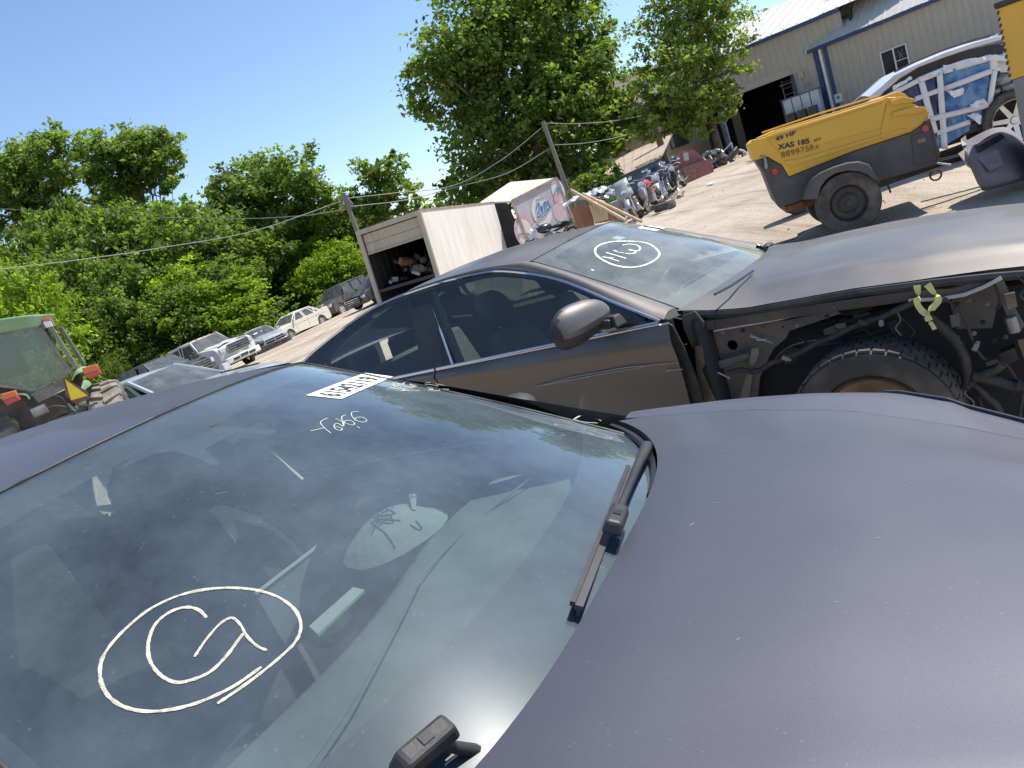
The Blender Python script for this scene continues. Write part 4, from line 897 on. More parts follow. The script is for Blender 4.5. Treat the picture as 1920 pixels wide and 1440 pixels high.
    g.out('roof',paint,T,smooth=50)
    wc=.04
    g=G(); g.grid([[Vector((lerp(a0,a1+.05,s)+.07*(1-t_*t_),t_*lerp(wbt-.02,wt-.01,s),lerp(z2-.01,Z-.01,s))) for t_ in np.linspace(-1,1,9)] for s in np.linspace(0,1,5)]); g.out('windscreen','glass_far',T,smooth=60)
    g=G(); g.grid([[Vector((lerp(c0,c1,s)-.05*(1-t_*t_),t_*lerp(wbt-.02,wt-.01,s),lerp(zt,Z-.01,s))) for t_ in np.linspace(-1,1,9)] for s in np.linspace(0,1,4)]); g.out('rear_window','glass_far',T,smooth=60)
    Lw=a0-c0; 
    for sd in(-1,1):
        segs=[(.12,.40),(.44,.70),(.74,.93)] if kind!='sedan' else [(.12,.43),(.47,.78),(.80,.93)]
        if kind=='truck': segs=[(.10,.52),(.57,.95)]
        for s0,s1 in segs:
            xb0,xb1=lerp(a0,c0,s0),lerp(a0,c0,s1); xt0,xt1=min(xb0,lerp(a1,c1,max(0,(s0-.12)/.86))),max(xb1,lerp(a1,c1,min(1,(s1-.0)/.96)))
            V=[gp(xb0,.03,sd),gp(xb1,.03,sd),gp(xt1,.90,sd),gp(xt0,.90,sd)]; g=G(); g.add(V,[(0,1,2,3)]); g.out('side_window','glass_far',T,solid=.006)
            g=G()
            for p,q in((V[0],V[3]),(V[1],V[2])): 
                d=Vector((0,sd*.004,0)); g.bar(p+d,q+d,.055,.02,up=(0,1,0))
            for p,q in((V[0],V[1]),(V[2],V[3])): g.bar(p+Vector((0,sd*.004,0)),q+Vector((0,sd*.004,0)),.03,.02,up=(0,1,0))
            g.out('window_frame',paint,T)
        g=G()
        for p,q in((gp(a0-.02,0,sd),gp(a1+.02,.98,sd)),(gp(c0+.04,0,sd),gp(c1+.02,.98,sd))): g.tube([p,p.lerp(q,.5)+Vector((0,sd*.01,.01)),q],.036,6)
        g.tube([gp(a1+.02,.97,sd),gp(lerp(a1,c1,.5),1.0,sd),gp(c1,.97,sd)],.035,6); g.out('pillar',paint,T,smooth=50)
        mz=zb+.06; g=G(); g.box((a0-.12,sd*(w+.12 if 'truck' in kind else w+.07),mz+.05),(.12,.22,.30 if 'truck' in kind else .14),taper=.8); g.bar((a0-.12,sd*(w-.08),mz),(a0-.12,sd*(w+.05),mz),.05); g.out('mirror','black' if 'truck' in kind else paint,T,bevel=.02)
        for xx in(0,-wb): far_wheel(T,(xx,sd*(w-.13),wr),wr,.24,sd)
        g=G(); 
        for xd in([lerp(a0,c0,s) for s in(.08,.46,.84)]): g.bar((xd,sd*(w+.001),ro+.08),(xd,sd*(w+.001),zb-.08),.012,.004,up=(0,1,0))
        g.bar((a0,sd*(w+.001),zb-.18),(t+.5,sd*(w+.001),zb-.18),.010,.004,up=(0,1,0)); g.out('door_gap','black',T)
        for xd in([lerp(a0,c0,s) for s in(.40,.78)]): g=G(); g.bar((xd,sd*(w+.012),zb-.14),(xd+.16,sd*(w+.012),zb-.14),.03,.02,up=(0,1,0)); g.out('door_handle',paint,T,bevel=.006)
        if 'no_lamps' not in opts:
            g=G(); y=sd*(w-.24); g.box((plan(n,y)-.06,y,z0-.10),(.16,.30,.20 if kind!='sedan' else .15)); g.out('headlight','lamp',T,bevel=.03)
        g=G(); g.box((t+.05,sd*(w-.14),zt-.16),(.10,.22,.18)); g.out('tail_light','redlens',T,bevel=.02)
    g=G(); g.box(((a0+c0)/2,0,(zb+.3)/2),(abs(c0-a0)*.9,w*1.6,zb-.32)); g.out('cabin_floor','dark',T)
    for y in(-.38,.38):
        for x in(a1-.35,(a1+c1)/2-.35):
            g=G(); g.box((x,y,zb),(.14,.46,.45)); g.box((x-.03,y,zb+.28),(.1,.24,.17)); g.out('seat','seat',T,bevel=.04)
    # grille and bumper
    if 'grille' in opts or 'bars' in opts:
        g=G(); g.box((n-.02,0,z0-.16),(.10,w*1.12,.34)); g.out('grille_recess','black',T)
        for i in range(3): g=G(); g.box((n+.035,0,z0-.06-.105*i),(.03,w*1.1,.042)); g.out('grille_bar','chrome',T,bevel=.008)
        g=G(); g.box((n+.03,-w*.58,z0-.17),(.05,.05,.40)); g.box((n+.03,w*.58,z0-.17),(.05,.05,.40)); g.box((n+.03,0,z0+.03),(.05,w*1.2,.05)); g.out('grille_frame','chrome' if 'bars' in opts else 'black',T,bevel=.01)
        g=G(); 
        if 'bow' in opts: g.box((n+.06,0,z0-.17),(.02,.24,.045)); g.box((n+.06,0,z0-.17),(.022,.09,.085)); g.out('badge','gold',T)
        else: g.lathe([(.001,.02),(.11,.015),(.115,0)],c=(n+.05,0,z0-.17),axis='x',n=20); 
        if 'bow' not in opts:
            for v in g.V: v.z=z0-.17+(v.z-(z0-.17))*.48
            g.out('badge','blueoval' if 'oval' in opts else 'chrome',T)
    if 'bumper' in opts:
        g=G(); P=[]
        for t_ in np.linspace(-1,1,11): P.append([Vector((n+.13-.12*abs(t_)**2.5,t_*(w+.01),z)) for z in(ro-.04,ro+.02,ro+.20,ro+.24)])
        g.grid(P); g.out('bumper','bumper_'+('white' if 'whitebump' in opts else 'plain'),T,smooth=30,solid=.05)
        g=G(); 
        for y in(-.45,.45): g.box((n+.14,y,ro+.09),(.03,.34,.10))
        g.box((n+.15,0,ro+.12),(.03,.40,.11)); g.out('bumper_opening','black',T)
    return T,k
M['bumper_white']=M['white_car']; M['bumper_plain']=M['darkgrey_car']
tr,k=vehicle('pickup_truck','white pickup truck with chrome barred grille and hood scoop bulge facing the yard',slope_mtx(-11.64,35.29,R(-36.4),-.11),'truck','white_car',('grille','bars','oval','bumper','whitebump'))
tag(tr,cat='truck')
g=G(); g.grid([[Vector((lerp(-.5,.75,s),y,lerp(1.43,1.33,s)+.05*math.exp(-((abs(y)-.45)/.2)**2))) for y in np.linspace(-.8,.8,17)] for s in np.linspace(0,1,8)]); g.out('hood','white_car',tr,smooth=60)
g=G(); 
for i,(a,b) in enumerate(((-.55,.35),(-.42,.5))): g.bar((-1.0-.05*i,-.5,1.83-.04*i),(-1.0,.35,1.83-.04*i),.02,.03,up=(1,0,.8))
for i in range(11): g.bar((-.96,-.5+.085*i,1.80),(-.92,-.47+.085*i,1.755),.014,.02,up=(1,0,.8))
g.out('windscreen_lettering','chalk_white',tr)
g=G()
for y in np.linspace(-.7,.7,5): g.box((-1.15-.02*abs(y),y,2.0),(.07,.10,.04))
g.out('roof_marker_light','amber',tr)
g=G(); g.box((-3.25,0,1.55),(.06,1.6,.5)); g.out('headache_rack','steel',tr)
dt,k=vehicle('pickup_truck','dark grey pickup truck with gold emblem on its barred grille, beside the white pickup',slope_mtx(-12.3,31.6,R(-28),-.05),'lowtruck','darkgrey_car',('grille','bars','bow','bumper'))
tag(dt,cat='truck'); g=G(); g.grid([[Vector((lerp(-.5,.70,s),y,lerp(1.245,1.12,s)+.03*math.exp(-((abs(y)-.5)/.2)**2))) for y in np.linspace(-.8,.8,13)] for s in np.linspace(0,1,6)]); g.out('hood','darkgrey_car',dt,smooth=60)
g=G(); g.box((-1.05,-.25,1.72),(.02,.45,.06),Matrix.Rotation(-.9,3,'Y')); g.out('windscreen_sticker','paper',dt)
ws,k=vehicle('white_sedan','white four door sedan with boot spoiler and its front bumper missing',slope_mtx(-11.76,45.16,R(237.1),-.21),'sedan','cream_car',('no_lamps',)); tag(ws,cat='car')
g=G(); g.box((.86,0,.55),(.30,1.55,.34)); g.box((.98,.45,.42),(.12,.5,.2)); g.box((.7,0,.78),(.5,1.4,.06)); g.out('bumper_beam','black',ws,bevel=.03)
for y in(-.55,.55): g=G(); g.ico((.95,y,.62),.12,2,jit=.15); g.out('lamp_bracket','tractordark',ws)
g=G(); g.box((-3.55,0,1.16),(.22,1.3,.03)); 
for y in(-.55,.55): g.box((-3.55,y,1.11),(.1,.05,.1))
g.out('spoiler','cream_car',ws)
sv,k=vehicle('silver_sedan','silver sedan with crumpled right headlamp corner beside the white pickup',slope_mtx(-11.57,41.83,R(-56.4),-.20),'sedan','silver_car',('no_lamps','bumper')); tag(sv,cat='car')
g=G(); g.box((.96,.05,.60),(.06,1.0,.20)); g.out('grille_recess','black',sv)
for q in((.99,.05,.60,.03,1.0,.03),(.99,.05,.60,.03,.04,.2)): g=G(); g.box(q[:3],q[3:]); g.out('grille_cross','silver_car',sv)
g=G(); g.ico((.78,-.68,.66),.17,2,(1,1,.8),jit=.3); g.out('broken_headlight','black',sv); g=G(); g.box((.82,.66,.68),(.15,.26,.14)); g.out('headlight','lamp',sv,bevel=.03)
g=G(); P=[[Vector((lerp(.2,.85,s),-.86+.1*s+.05*mn.noise(Vector((s*6,t*6,0))),lerp(.35,.85,t)+.05*mn.noise(Vector((s*5,t*5,4))))) for t in np.linspace(0,1,7)] for s in np.linspace(0,1,8)]; g.grid(P); g.out('bent_fender','silver_car',sv)
g=G(); g.box((-.75,-.1,1.21),(.02,.5,.08),Matrix.Rotation(-1.0,3,'Y')); g.out('windscreen_sticker','paper',sv)
bs,k=vehicle('black_suv','dusty black SUV parked end of row under the trees',slope_mtx(-9.31,49.36,R(239.4),-.17),'suv','black_car',('grille',)); tag(bs,cat='suv')
ds,k=vehicle('dark_sedan','dusty dark sedan between the black SUV and the open box trailer',slope_mtx(-6.0,42.5,R(232),0),'sedan','black_car',('grille',)); tag(ds,cat='car')
wv,k=vehicle('white_car','pale silver car with grey windscreen and black hood vents behind the tractor tyre',slope_mtx(-4.7,13.5,R(-17),-.12,sc=1.08),'sedan','silver_car',('bumper',)); tag(wv,cat='car')
for y in(-.35,.35): g=G(); g.bar((-.2,y,1.0),(.55,y*.9,.915),.05,.02); g.out('hood_vent','black',wv)
# crumpled red car nose squeezed behind
T=empty('red_wreck',mtx=slope_mtx(-9.6,23.5,R(-25),-.15,sc=.75)); tag(T,'crumpled red car front showing between the pale silver car and dark pickup','wreck')
def crumple(nm,c,sz,m,amp,seed,par,rz=0,n=9):
    g=G(); P=[]
    for i in range(n):
        row=[]
        for j in range(n):
            x,y=-.5+i/(n-1),-.5+j/(n-1); e=mn.noise(Vector((x*5+seed,y*5,seed*3)))+.5*mn.noise(Vector((x*11,y*11+seed,0)))
            row.append(Matrix.Rotation(rz,3,'Z')@Vector((x*sz[0],y*sz[1],sz[2]*(1-2*x*x-1.2*y*y)+amp*e))+Vector(c))
        P.append(row)
    g.grid(P); return g.out(nm,m,par,solid=.02)
crumple('crumpled_hood',(-.3,0,.95),(1.6,1.5,.28),'red',.25,1.7,T); crumple('crumpled_fender',(.2,-.7,.7),(1.2,.5,.3),'red',.2,4.2,T); crumple('bent_bumper',(.75,.1,.55),(.5,1.5,.22),'red',.12,7.7,T)
g=G(); g.box((-.2,0,.5),(1.6,1.3,.6)); g.out('engine_block','tractordark',T,bevel=.05)
for y in(-.65,.65): far_wheel(T,(-.3,y,.32),.32,.2,1 if y>0 else -1)
# ---------------- tractor ----------------
TB=Matrix.Translation((-6.1,11.4,gz(-6.1,11.4)-.12))@Matrix.Rotation(R(111),4,'Z')@Matrix.Rotation(R(2),4,'X')
T=empty('tractor',mtx=TB); tag(T,'green farm tractor seen from behind with yellow triangle sign and dusty tyres','tractor')
TI=TB.inverted()
def tpx(u,v,yloc): # point on the plane x=yloc (across) of the tractor : local x forward
    o=TI@Vector((0,0,CH)); d=TI.to_3x3()@ray(u,v); return o+d*((yloc-o.x)/d.x)
def tquad(nm,pts,xl,m,th=.03,par=None,bev=None):
    P=[tpx(u,v,xl) for u,v in pts]; g=G(); V=P+[p+Vector((th,0,0)) for p in P]; n=len(P)
    g.add(V,[tuple(range(n)),tuple(range(2*n-1,n-1,-1))]+[(i,(i+1)%n,n+(i+1)%n,n+i) for i in range(n)]); return g.out(nm,m,par or T,bevel=bev)
def z1_(x,y): return (x/4.571,560+y/4.571)
gl=[(-300,330),(-60,310),(340,245),(585,590),(560,660),(300,785),(-120,730),(-300,700)]
tquad('rear_window',[z1_(*p) for p in gl],0,'glass_cab',.01)
gp_=[tpx(*z1_(*p),0) for p in gl]
for i in range(len(gp_)): 
    g=G(); g.bar(gp_[i]+Vector((-.02,0,0)),gp_[(i+1)%len(gp_)]+Vector((-.02,0,0)),.035,.03,up=(1,0,0)); g.out('window_frame','cabseal',T)
a=tpx(*z1_(430,235),0); b=tpx(*z1_(660,600),0)
for p,q in((a,b),(Vector((a.x,2.05,a.z)) if False else tpx(*z1_(430,235),.0)+Vector((1.05,0,0)),b+Vector((1.05,0,0)))): g=G(); g.bar(p,q,.06,.06,up=(1,0,0)); g.out('cab_post','cabseal',T,bevel=.01)
c=tpx(*z1_(350,250),0); 
g=G(); g.bar(c,tpx(*z1_(610,640),0),.05,.05,up=(1,0,0)); g.out('cab_post','cabseal',T)
roofp=[(-320,230),(-60,180),(240,140),(385,135),(345,235),(30,290),(-320,350)]
P=[tpx(*z1_(*p),-.05) for p in roofp]; g=G(); n=len(P); V=P+[p+Vector((1.15,0,.03)) for p in P]; g.add(V,[tuple(range(n)),tuple(range(2*n-1,n-1,-1))]+[(i,(i+1)%n,n+(i+1)%n,n+i) for i in range(n)]); g.out('cab_roof','green',T,bevel=.02)
tquad('roof_lamp_housing',[z1_(*p) for p in((320,180),(430,165),(470,230),(370,260))],-.02,'cabseal',.12)
tquad('work_light',[z1_(*p) for p in((365,200),(430,190),(455,235),(395,250))],-.06,'whitetrim',.05,bev=.006)
tquad('beacon',[z1_(*p) for p in((360,170),(420,158),(435,188),(372,200))],-.06,'amber',.05,bev=.006)
tquad('cab_lower_panel',[z1_(*p) for p in((300,800),(540,690),(560,770),(330,890),(265,820))],-.03,'cabseal',.1)
tquad('cab_back_wall',[z1_(*p) for p in((-300,740),(300,800),(330,890),(560,780),(650,620),(700,700),(620,950),(300,1100),(-300,1100))],.35,'tractordark',.3)
g=G(); w1=tpx(*z1_(215,700),.12); g.ico(w1,.05,1); g.out('cab_knob','bluefilm',T)
g=G(); q=tpx(*z1_(380,330),.6); g.box(q,(.05,.20,.34)); g.out('side_mirror','black',T,bevel=.02)
g=G(); st=tpx(*z1_(120,640),.8); g.box(st,(.45,.5,.12)); g.box(st+Vector((-.2,0,.3)),(.12,.48,.5)); g.out('driver_seat','black',T,bevel=.04)
for dy in(0,1):
    yy=0
g=G(); 
P=[tpx(*z1_(*p),.02) for p in((545,675),(560,830),(650,905),(770,860),(755,800))]; V=P+[p+Vector((.012,0,0)) for p in P]; g.add(V,[(0,1,2,3,4),(9,8,7,6,5)]+[(i,(i+1)%5,5+(i+1)%5,5+i) for i in range(5)]); sg=g.out('slow_sign','maroon',T)
P=[tpx(*z1_(*p),.015) for p in((553,688),(610,872),(752,830))]; g=G(); g.add(P,[(0,1,2)]); g.out('sign_face','smv',sg)
# fenders with stacked lamps
def lampbox(cx,cy):
    o=tquad('turn_lamp',[z1_(*p) for p in((cx-70,cy-10),(cx+60,cy-45),(cx+80,cy+5),(cx-50,cy+45))],-.12,'amber',.08,bev=.01)
    tquad('tail_lamp',[z1_(*p) for p in((cx-50,cy+45),(cx+80,cy+5),(cx+105,cy+35),(cx-10,cy+85))],-.12,'orangered',.08,bev=.01)
lampbox(770,605); lampbox(70,830)
def fender(pts,x0,x1):
    A=[tpx(*z1_(*p),x0) for p in pts]; A=smooth_curve(A,4); g=G(); g.grid([[p for p in A],[p+Vector((x1-x0,0,.06)) for p in A],[p+Vector((x1-x0+.3,0,-.06)) for p in A]]); g.out('fender','green',T,smooth=60,solid=.02)
fender([(610,700),(640,650),(700,625),(780,640),(800,665)],-.05,.45); fender([(-80,880),(0,850),(130,820),(220,820),(260,860)],-.05,.45)
def big_tyre(c,r,wd,rzx=0):
    t=empty('rear_wheel'); t.parent=T; t.location=c; h=wd/2
    t.rotation_euler=(0,0,rzx)
    g=G(); g.lathe([(r*.50,-h*.7),(r*.60,-h*.95),(r*.82,-h*1.05),(r*.93,-h*.9),(r*.95,-h*.5),(r*.955,0),(r*.95,h*.5),(r*.93,h*.9),(r*.82,h*1.05),(r*.60,h*.95),(r*.50,h*.7)],n=48,close=True); g.out('tyre','rubber_dusty',t,smooth=45)
    for i in range(22):
        for sd in(-1,1):
            a=2*math.pi*(i+(.5 if sd>0 else 0))/22; V=[]
            for y,da,rr in((0,.10,1.0),(sd*h*.55,.03,1.0),(sd*h*.98,-.06,.95),(sd*h*1.06,-.09,.86)):
                for q in(-.05,.05):
                    for k_ in(0,1): ang=a+da+q; R0=r*(rr if k_ else rr-.075); V.append(Vector((R0*math.cos(ang),y,R0*math.sin(ang))))
            F=[]
            for s_ in range(3):
                b=s_*4; F+=[(b+1,b+3,b+7,b+5),(b,b+1,b+5,b+4),(b+2,b+6,b+7,b+3)]
            F+=[(0,2,3,1),(12,13,15,14)]; g=G(); g.add(V,F); g.out('lug','rubber_dusty',t)
    g=G(); g.lathe([(r*.5,-h*.7),(r*.47,-h*.3),(r*.2,-h*.1),(.001,-h*.1)],n=24); g.lathe([(r*.5,h*.7),(r*.47,h*.3),(r*.2,h*.1),(.001,h*.1)],n=24); g.out('rim','amber_rim',t,smooth=40)
rw=tpx(*z1_(1030,1130),.5); lw=tpx(*z1_(170,1440),.5)
big_tyre(rw,.80,.46,R(0)); big_tyre(lw,.80,.46,R(0))
print('tractor wheel centres',TB@rw,TB@lw)
g=G(); g.box((.6,(rw.y+lw.y)/2,.75),(.5,abs(rw.y-lw.y)-.3,.4)); g.box((2.2,(rw.y+lw.y)/2,1.0),(2.4,.6,.6)); g.box((1.4,(rw.y+lw.y)/2,1.15),(.3,.8,.5)); g.out('gearbox','tractordark',T,bevel=.06)
g=G(); cyy=(rw.y+lw.y)/2; g.box((2.3,cyy,1.45),(2.0,.62,.5)); g.out('hood','green',T,bevel=.08)
for s in(-1,1): far_wheel(T,(3.2,cyy+s*.8,.45),.45,.28,s,rim='amber_rim')
g=G(); p=tpx(*z1_(350,965),-.25); g.tube([p+Vector((0,.1,0)),p+Vector((0,-.08,.02))],.07,12); g.out('hydraulic_cap','steel',T,smooth=50)
for pts,r,m in(([(200,880),(240,960),(270,1000)],.012,'black'),([(400,940),(470,920),(560,930),(600,980)],.018,'black'),([(470,830),(530,850),(560,900)],.01,'black'),([(580,900),(640,960),(760,1000),(830,930)],.02,'darkgreen')):
    g=G(); g.tube(smooth_curve([tpx(*z1_(*p),-.05) for p in pts],4),r,6); g.out('hydraulic_hose',m,T)
for i in range(9):
    p=tpx(*z1_(600+rng.uniform(0,170),900+rng.uniform(0,90)),.0); g=G(); g.box(p,(.1,.07,.07),Matrix.Rotation(rng.uniform(0,3),3,'X')); g.out('hitch_fitting',rng.choice(['darkgreen','steel','tractordark']),T,bevel=.01)
# ---------------- box bodies ----------------
B=slope_mtx(-2.22,25.55,R(64.9),.27,R(5.2),R(4.9)); T=empty('box_trailer',mtx=B); tag(T,'white truck box with half raised roll door and dark interior full of scrap','trailer')
L,Wd,Hh=6.0,2.44,2.6
g=G(); g.box((L/2,-Wd/2,Hh/2),(L,.05,Hh)); g.out('side_wall','boxwhite',T)
for i in range(12): g=G(); g.box((.25+.5*i,-Wd/2-.027,Hh/2),(.035,.004,Hh-.2)); g.out('rivet_strip','boxwhite',T)
g=G(); g.box((L/2,Wd/2,Hh/2),(L,.05,Hh)); g.out('side_wall','boxwhite',T)
for y in(-Wd/2+.03,Wd/2-.03): g=G(); g.box((L/2+.05,y,Hh/2),(L-.12,.012,Hh-.1)); g.out('shade_lining','dark',T)  # dark panels added inside, the box's shade put into their colour
g=G(); g.box((L-.06,0,Hh/2),(.012,Wd-.1,Hh-.1)); g.out('shade_lining','dark',T)
g=G(); g.box((L/2,0,Hh-.045),(L-.2,Wd-.1,.012)); g.out('shade_lining','dark',T)
g=G(); g.box((L/2,0,Hh-.01),(L,Wd,.04)); g.out('roof','boxwhite',T); g=G(); g.box((L-.03,0,Hh/2),(.05,Wd,Hh)); g.out('front_wall','boxwhite',T)
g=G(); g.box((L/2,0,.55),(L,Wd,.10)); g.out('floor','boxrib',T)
for y in(-Wd/2+.03,Wd/2-.03): g=G(); g.box((-.03,y,Hh/2),(.09,.16,Hh)); g.out('door_post','boxcream',T,bevel=.01)
g=G(); g.box((-.05,0,Hh-.06),(.12,Wd+.02,.13)); g.out('door_header','boxcream',T,bevel=.01)
g=G(); g.bar((-.03,-Wd/2-.02,Hh+.02),(-.03,Wd/2+.02,Hh+.02),.10,.04); g.bar((0,-Wd/2-.02,Hh+.015),(L,-Wd/2-.02,Hh+.015),.06,.05); g.out('roof_edging','rustywhite',T)
for i in range(2): g=G(); g.box((.03,0,Hh-.30-.31*i),(.035,Wd-.28,.30)); g.out('door_slat','boxcream',T,bevel=.006)
g=G(); g.box((.0,0,Hh-.79),(.05,Wd-.28,.05)); g.out('door_bottom_bar','boxcream',T)
for i in range(14):
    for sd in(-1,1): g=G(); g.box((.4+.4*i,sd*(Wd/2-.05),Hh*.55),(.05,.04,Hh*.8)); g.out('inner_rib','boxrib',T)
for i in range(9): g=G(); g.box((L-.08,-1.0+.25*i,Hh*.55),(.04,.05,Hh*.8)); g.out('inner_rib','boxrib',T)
for i in range(4): g=G(); g.box((.3,-.9+.001,.9+.4*i),(.002,.002,.002))
def scrap(nm,c,sp,n,lab,par=None,mts=('steel','rust','black','bikesilver','machinegrey'),r=(.06,.22)):
    gs=[]
    for i in range(n):
        g=G(); a_,b_=rng.gauss(0,sp[0]*.6),rng.gauss(0,sp[1]*.6); q=rng.uniform(*r); p=Vector(c)+Vector((a_,b_,q*.5+rng.random()*sp[2]*.7*math.exp(-(a_/sp[0])**2*1.2-(b_/sp[1])**2)))
        t=rng.choice('bbicc' if n>23 else 'bicrb')
        if t=='b': g.box(p,(q*2,q,q*.8),Matrix.Rotation(rng.uniform(0,3),3,(rng.random(),rng.random(),1)))
        elif t=='i': g.ico(p,q*.8,1,jit=.25)
        elif t=='c': g.tube([p,p+Vector((rng.uniform(-q,q)*2,rng.uniform(-q,q)*2,q))],q*.35,9)
        else: g.tube([p+Vector((math.cos(a)*q,math.sin(a)*q*.6,math.sin(a)*q*.8)) for a in np.linspace(0,6.28,13)],q*.3,6,False)
        gs.append(g.out(nm,rng.choice(mts),par))
    return gs
J=empty('scrap_heap',mtx=B@Matrix.Translation((.8,0,.6))); tag(J,'heap of tyres and scrap parts inside the open white truck box','scrap')
scrap('scrap_part',(0,-.1,.0),(.9,.9,1.1),36,'',J,('steel','rust','black','rubber','machinegrey'))
# printed box behind
P0=atY(972,440,30); 
def on_box(u,v): return on_plane(u,v,P0,Vector((.42,-.9,.10)).normalized())
c_bl,c_tl,c_tr,c_br=on_box(978,470),on_box(959,377),on_box(1043,334),on_box(1082,432)
c_bl=c_tl+(c_br-c_tr)
ux=(c_tr-c_tl); uz=(c_br-c_tr); nn=ux.cross(uz).normalized(); 
if nn.y<0: nn=-nn
dp=nn*2.4
T=empty('printed_box_trailer',loc=c_bl); tag(T,'leaning trailer body with faded pink and cream bakery style print and blue script','trailer')
o_=c_bl
def lb(p): return p-o_
top_dir=(ux.normalized()); updir=(-uz).normalized()
far_tl=atY(899,380,32.6); far_tr=atY(955,342,37)
g=G(); V=[lb(c_bl),lb(c_br),lb(c_tr),lb(c_tl)]; V+=[v+nn*.06 for v in V]; g.add(V,[(0,1,2,3),(7,6,5,4),(0,4,5,1),(1,5,6,2),(2,6,7,3),(3,7,4,0)]); g.out('side_wall','lilac',T)
g=G(); r0=[lb(c_tl)+Vector((0,0,.0)),lb(c_tr),lb(far_tr),lb(far_tl)]; V=r0+[v-Vector((0,0,.06)) for v in r0]; g.add(V,[(0,1,2,3),(7,6,5,4),(0,4,5,1),(1,5,6,2),(2,6,7,3),(3,7,4,0)]); g.out('roof','boxroof',T)
g=G(); dn=lb(c_bl)-lb(c_tl); ft=lb(far_tl); V=[lb(c_tl)+nn*.4,lb(c_bl)+nn*.4,ft+dn,ft]; g.add(V,[(0,1,2,3)]); g.out('open_end_shade','dark',T,solid=.05)  # dark sheet standing in for the shade inside the open end
g=G(); V=[lb(c_tr),lb(c_br),lb(far_tr)+(lb(c_br)-lb(c_tr)),lb(far_tr)]; g.add(V,[(0,1,2,3)]); g.out('end_wall','boxwhite',T,solid=.05)
g=G(); 
for a,b in((c_tl,c_tr),(c_tl,c_bl),(c_tr,c_br)): g.bar(lb(a)-nn*.02,lb(b)-nn*.02,.09,.05,up=nn)
g.out('edge_moulding','rustywhite',T)
def z3b(x,y): return (640+x/3.2,330+y/3.2)
def decal(pts,m,off,nm='print'):
    V=[lb(on_plane(*z3b(*p),c_tl,nn))-nn*off for p in pts]; g=G(); bm=bmesh.new(); vs=[bm.verts.new(v) for v in V]; es=[bm.edges.new((vs[i],vs[(i+1)%len(vs)])) for i in range(len(vs))]; bmesh.ops.triangle_fill(bm,edges=es,use_beauty=True); bm.verts.index_update()
    g.add([v.co.copy() for v in bm.verts],[tuple(v.index for v in f.verts) for f in bm.faces]); bm.free(); return g.out(nm,m,T,recalc=False)
def ell(cx,cy,rx,ry,rot=0,a0=0,a1=6.283,n=22): return [(cx+rx*math.cos(a)*math.cos(rot)-ry*math.sin(a)*math.sin(rot),cy+rx*math.cos(a)*math.sin(rot)+ry*math.sin(a)*math.cos(rot)) for a in np.linspace(a0,a1,n)][:-1]
decal(ell(1100,330,62,100,-.25),'pink',.012); decal(ell(1105,345,45,88,-.25),'cream',.016); decal(ell(1200,215,58,92,-.3),'cream',.020); decal(ell(1300,90,38,78,-.3),'cream',.016); decal(ell(1310,215,40,60,-.2),'pinkpale',.012); decal([(1270,110),(1310,100),(1318,150),(1278,160)],'pink',.020)
def script(pts,m='blueprint',r=.022):
    P=smooth_curve([lb(on_plane(*z3b(*p),c_tl,nn))-nn*.03 for p in pts],5); g=G(); g.tube(P,r,5); return g.out('script_lettering',m,T)
script([(1165,215),(1172,170),(1185,165),(1183,205),(1172,225),(1192,210),(1197,180),(1205,215)],); script([(1203,215),(1212,165),(1222,155),(1218,205),(1235,195)]); script([(1225,205),(1235,150),(1250,190),(1258,180)])
script([(1175,245),(1195,230),(1235,195),(1240,205),(1215,235),(1180,250)],r=.03); script([(1275,110),(1290,70),(1300,75),(1295,105),(1310,80),(1318,100)],r=.018)
script([(1165,145),(1190,135),(1215,128)],'brownprint',.012); script([(1060,355),(1075,345),(1090,352),(1110,345),(1130,350),(1150,340)],'brownprint',.018)
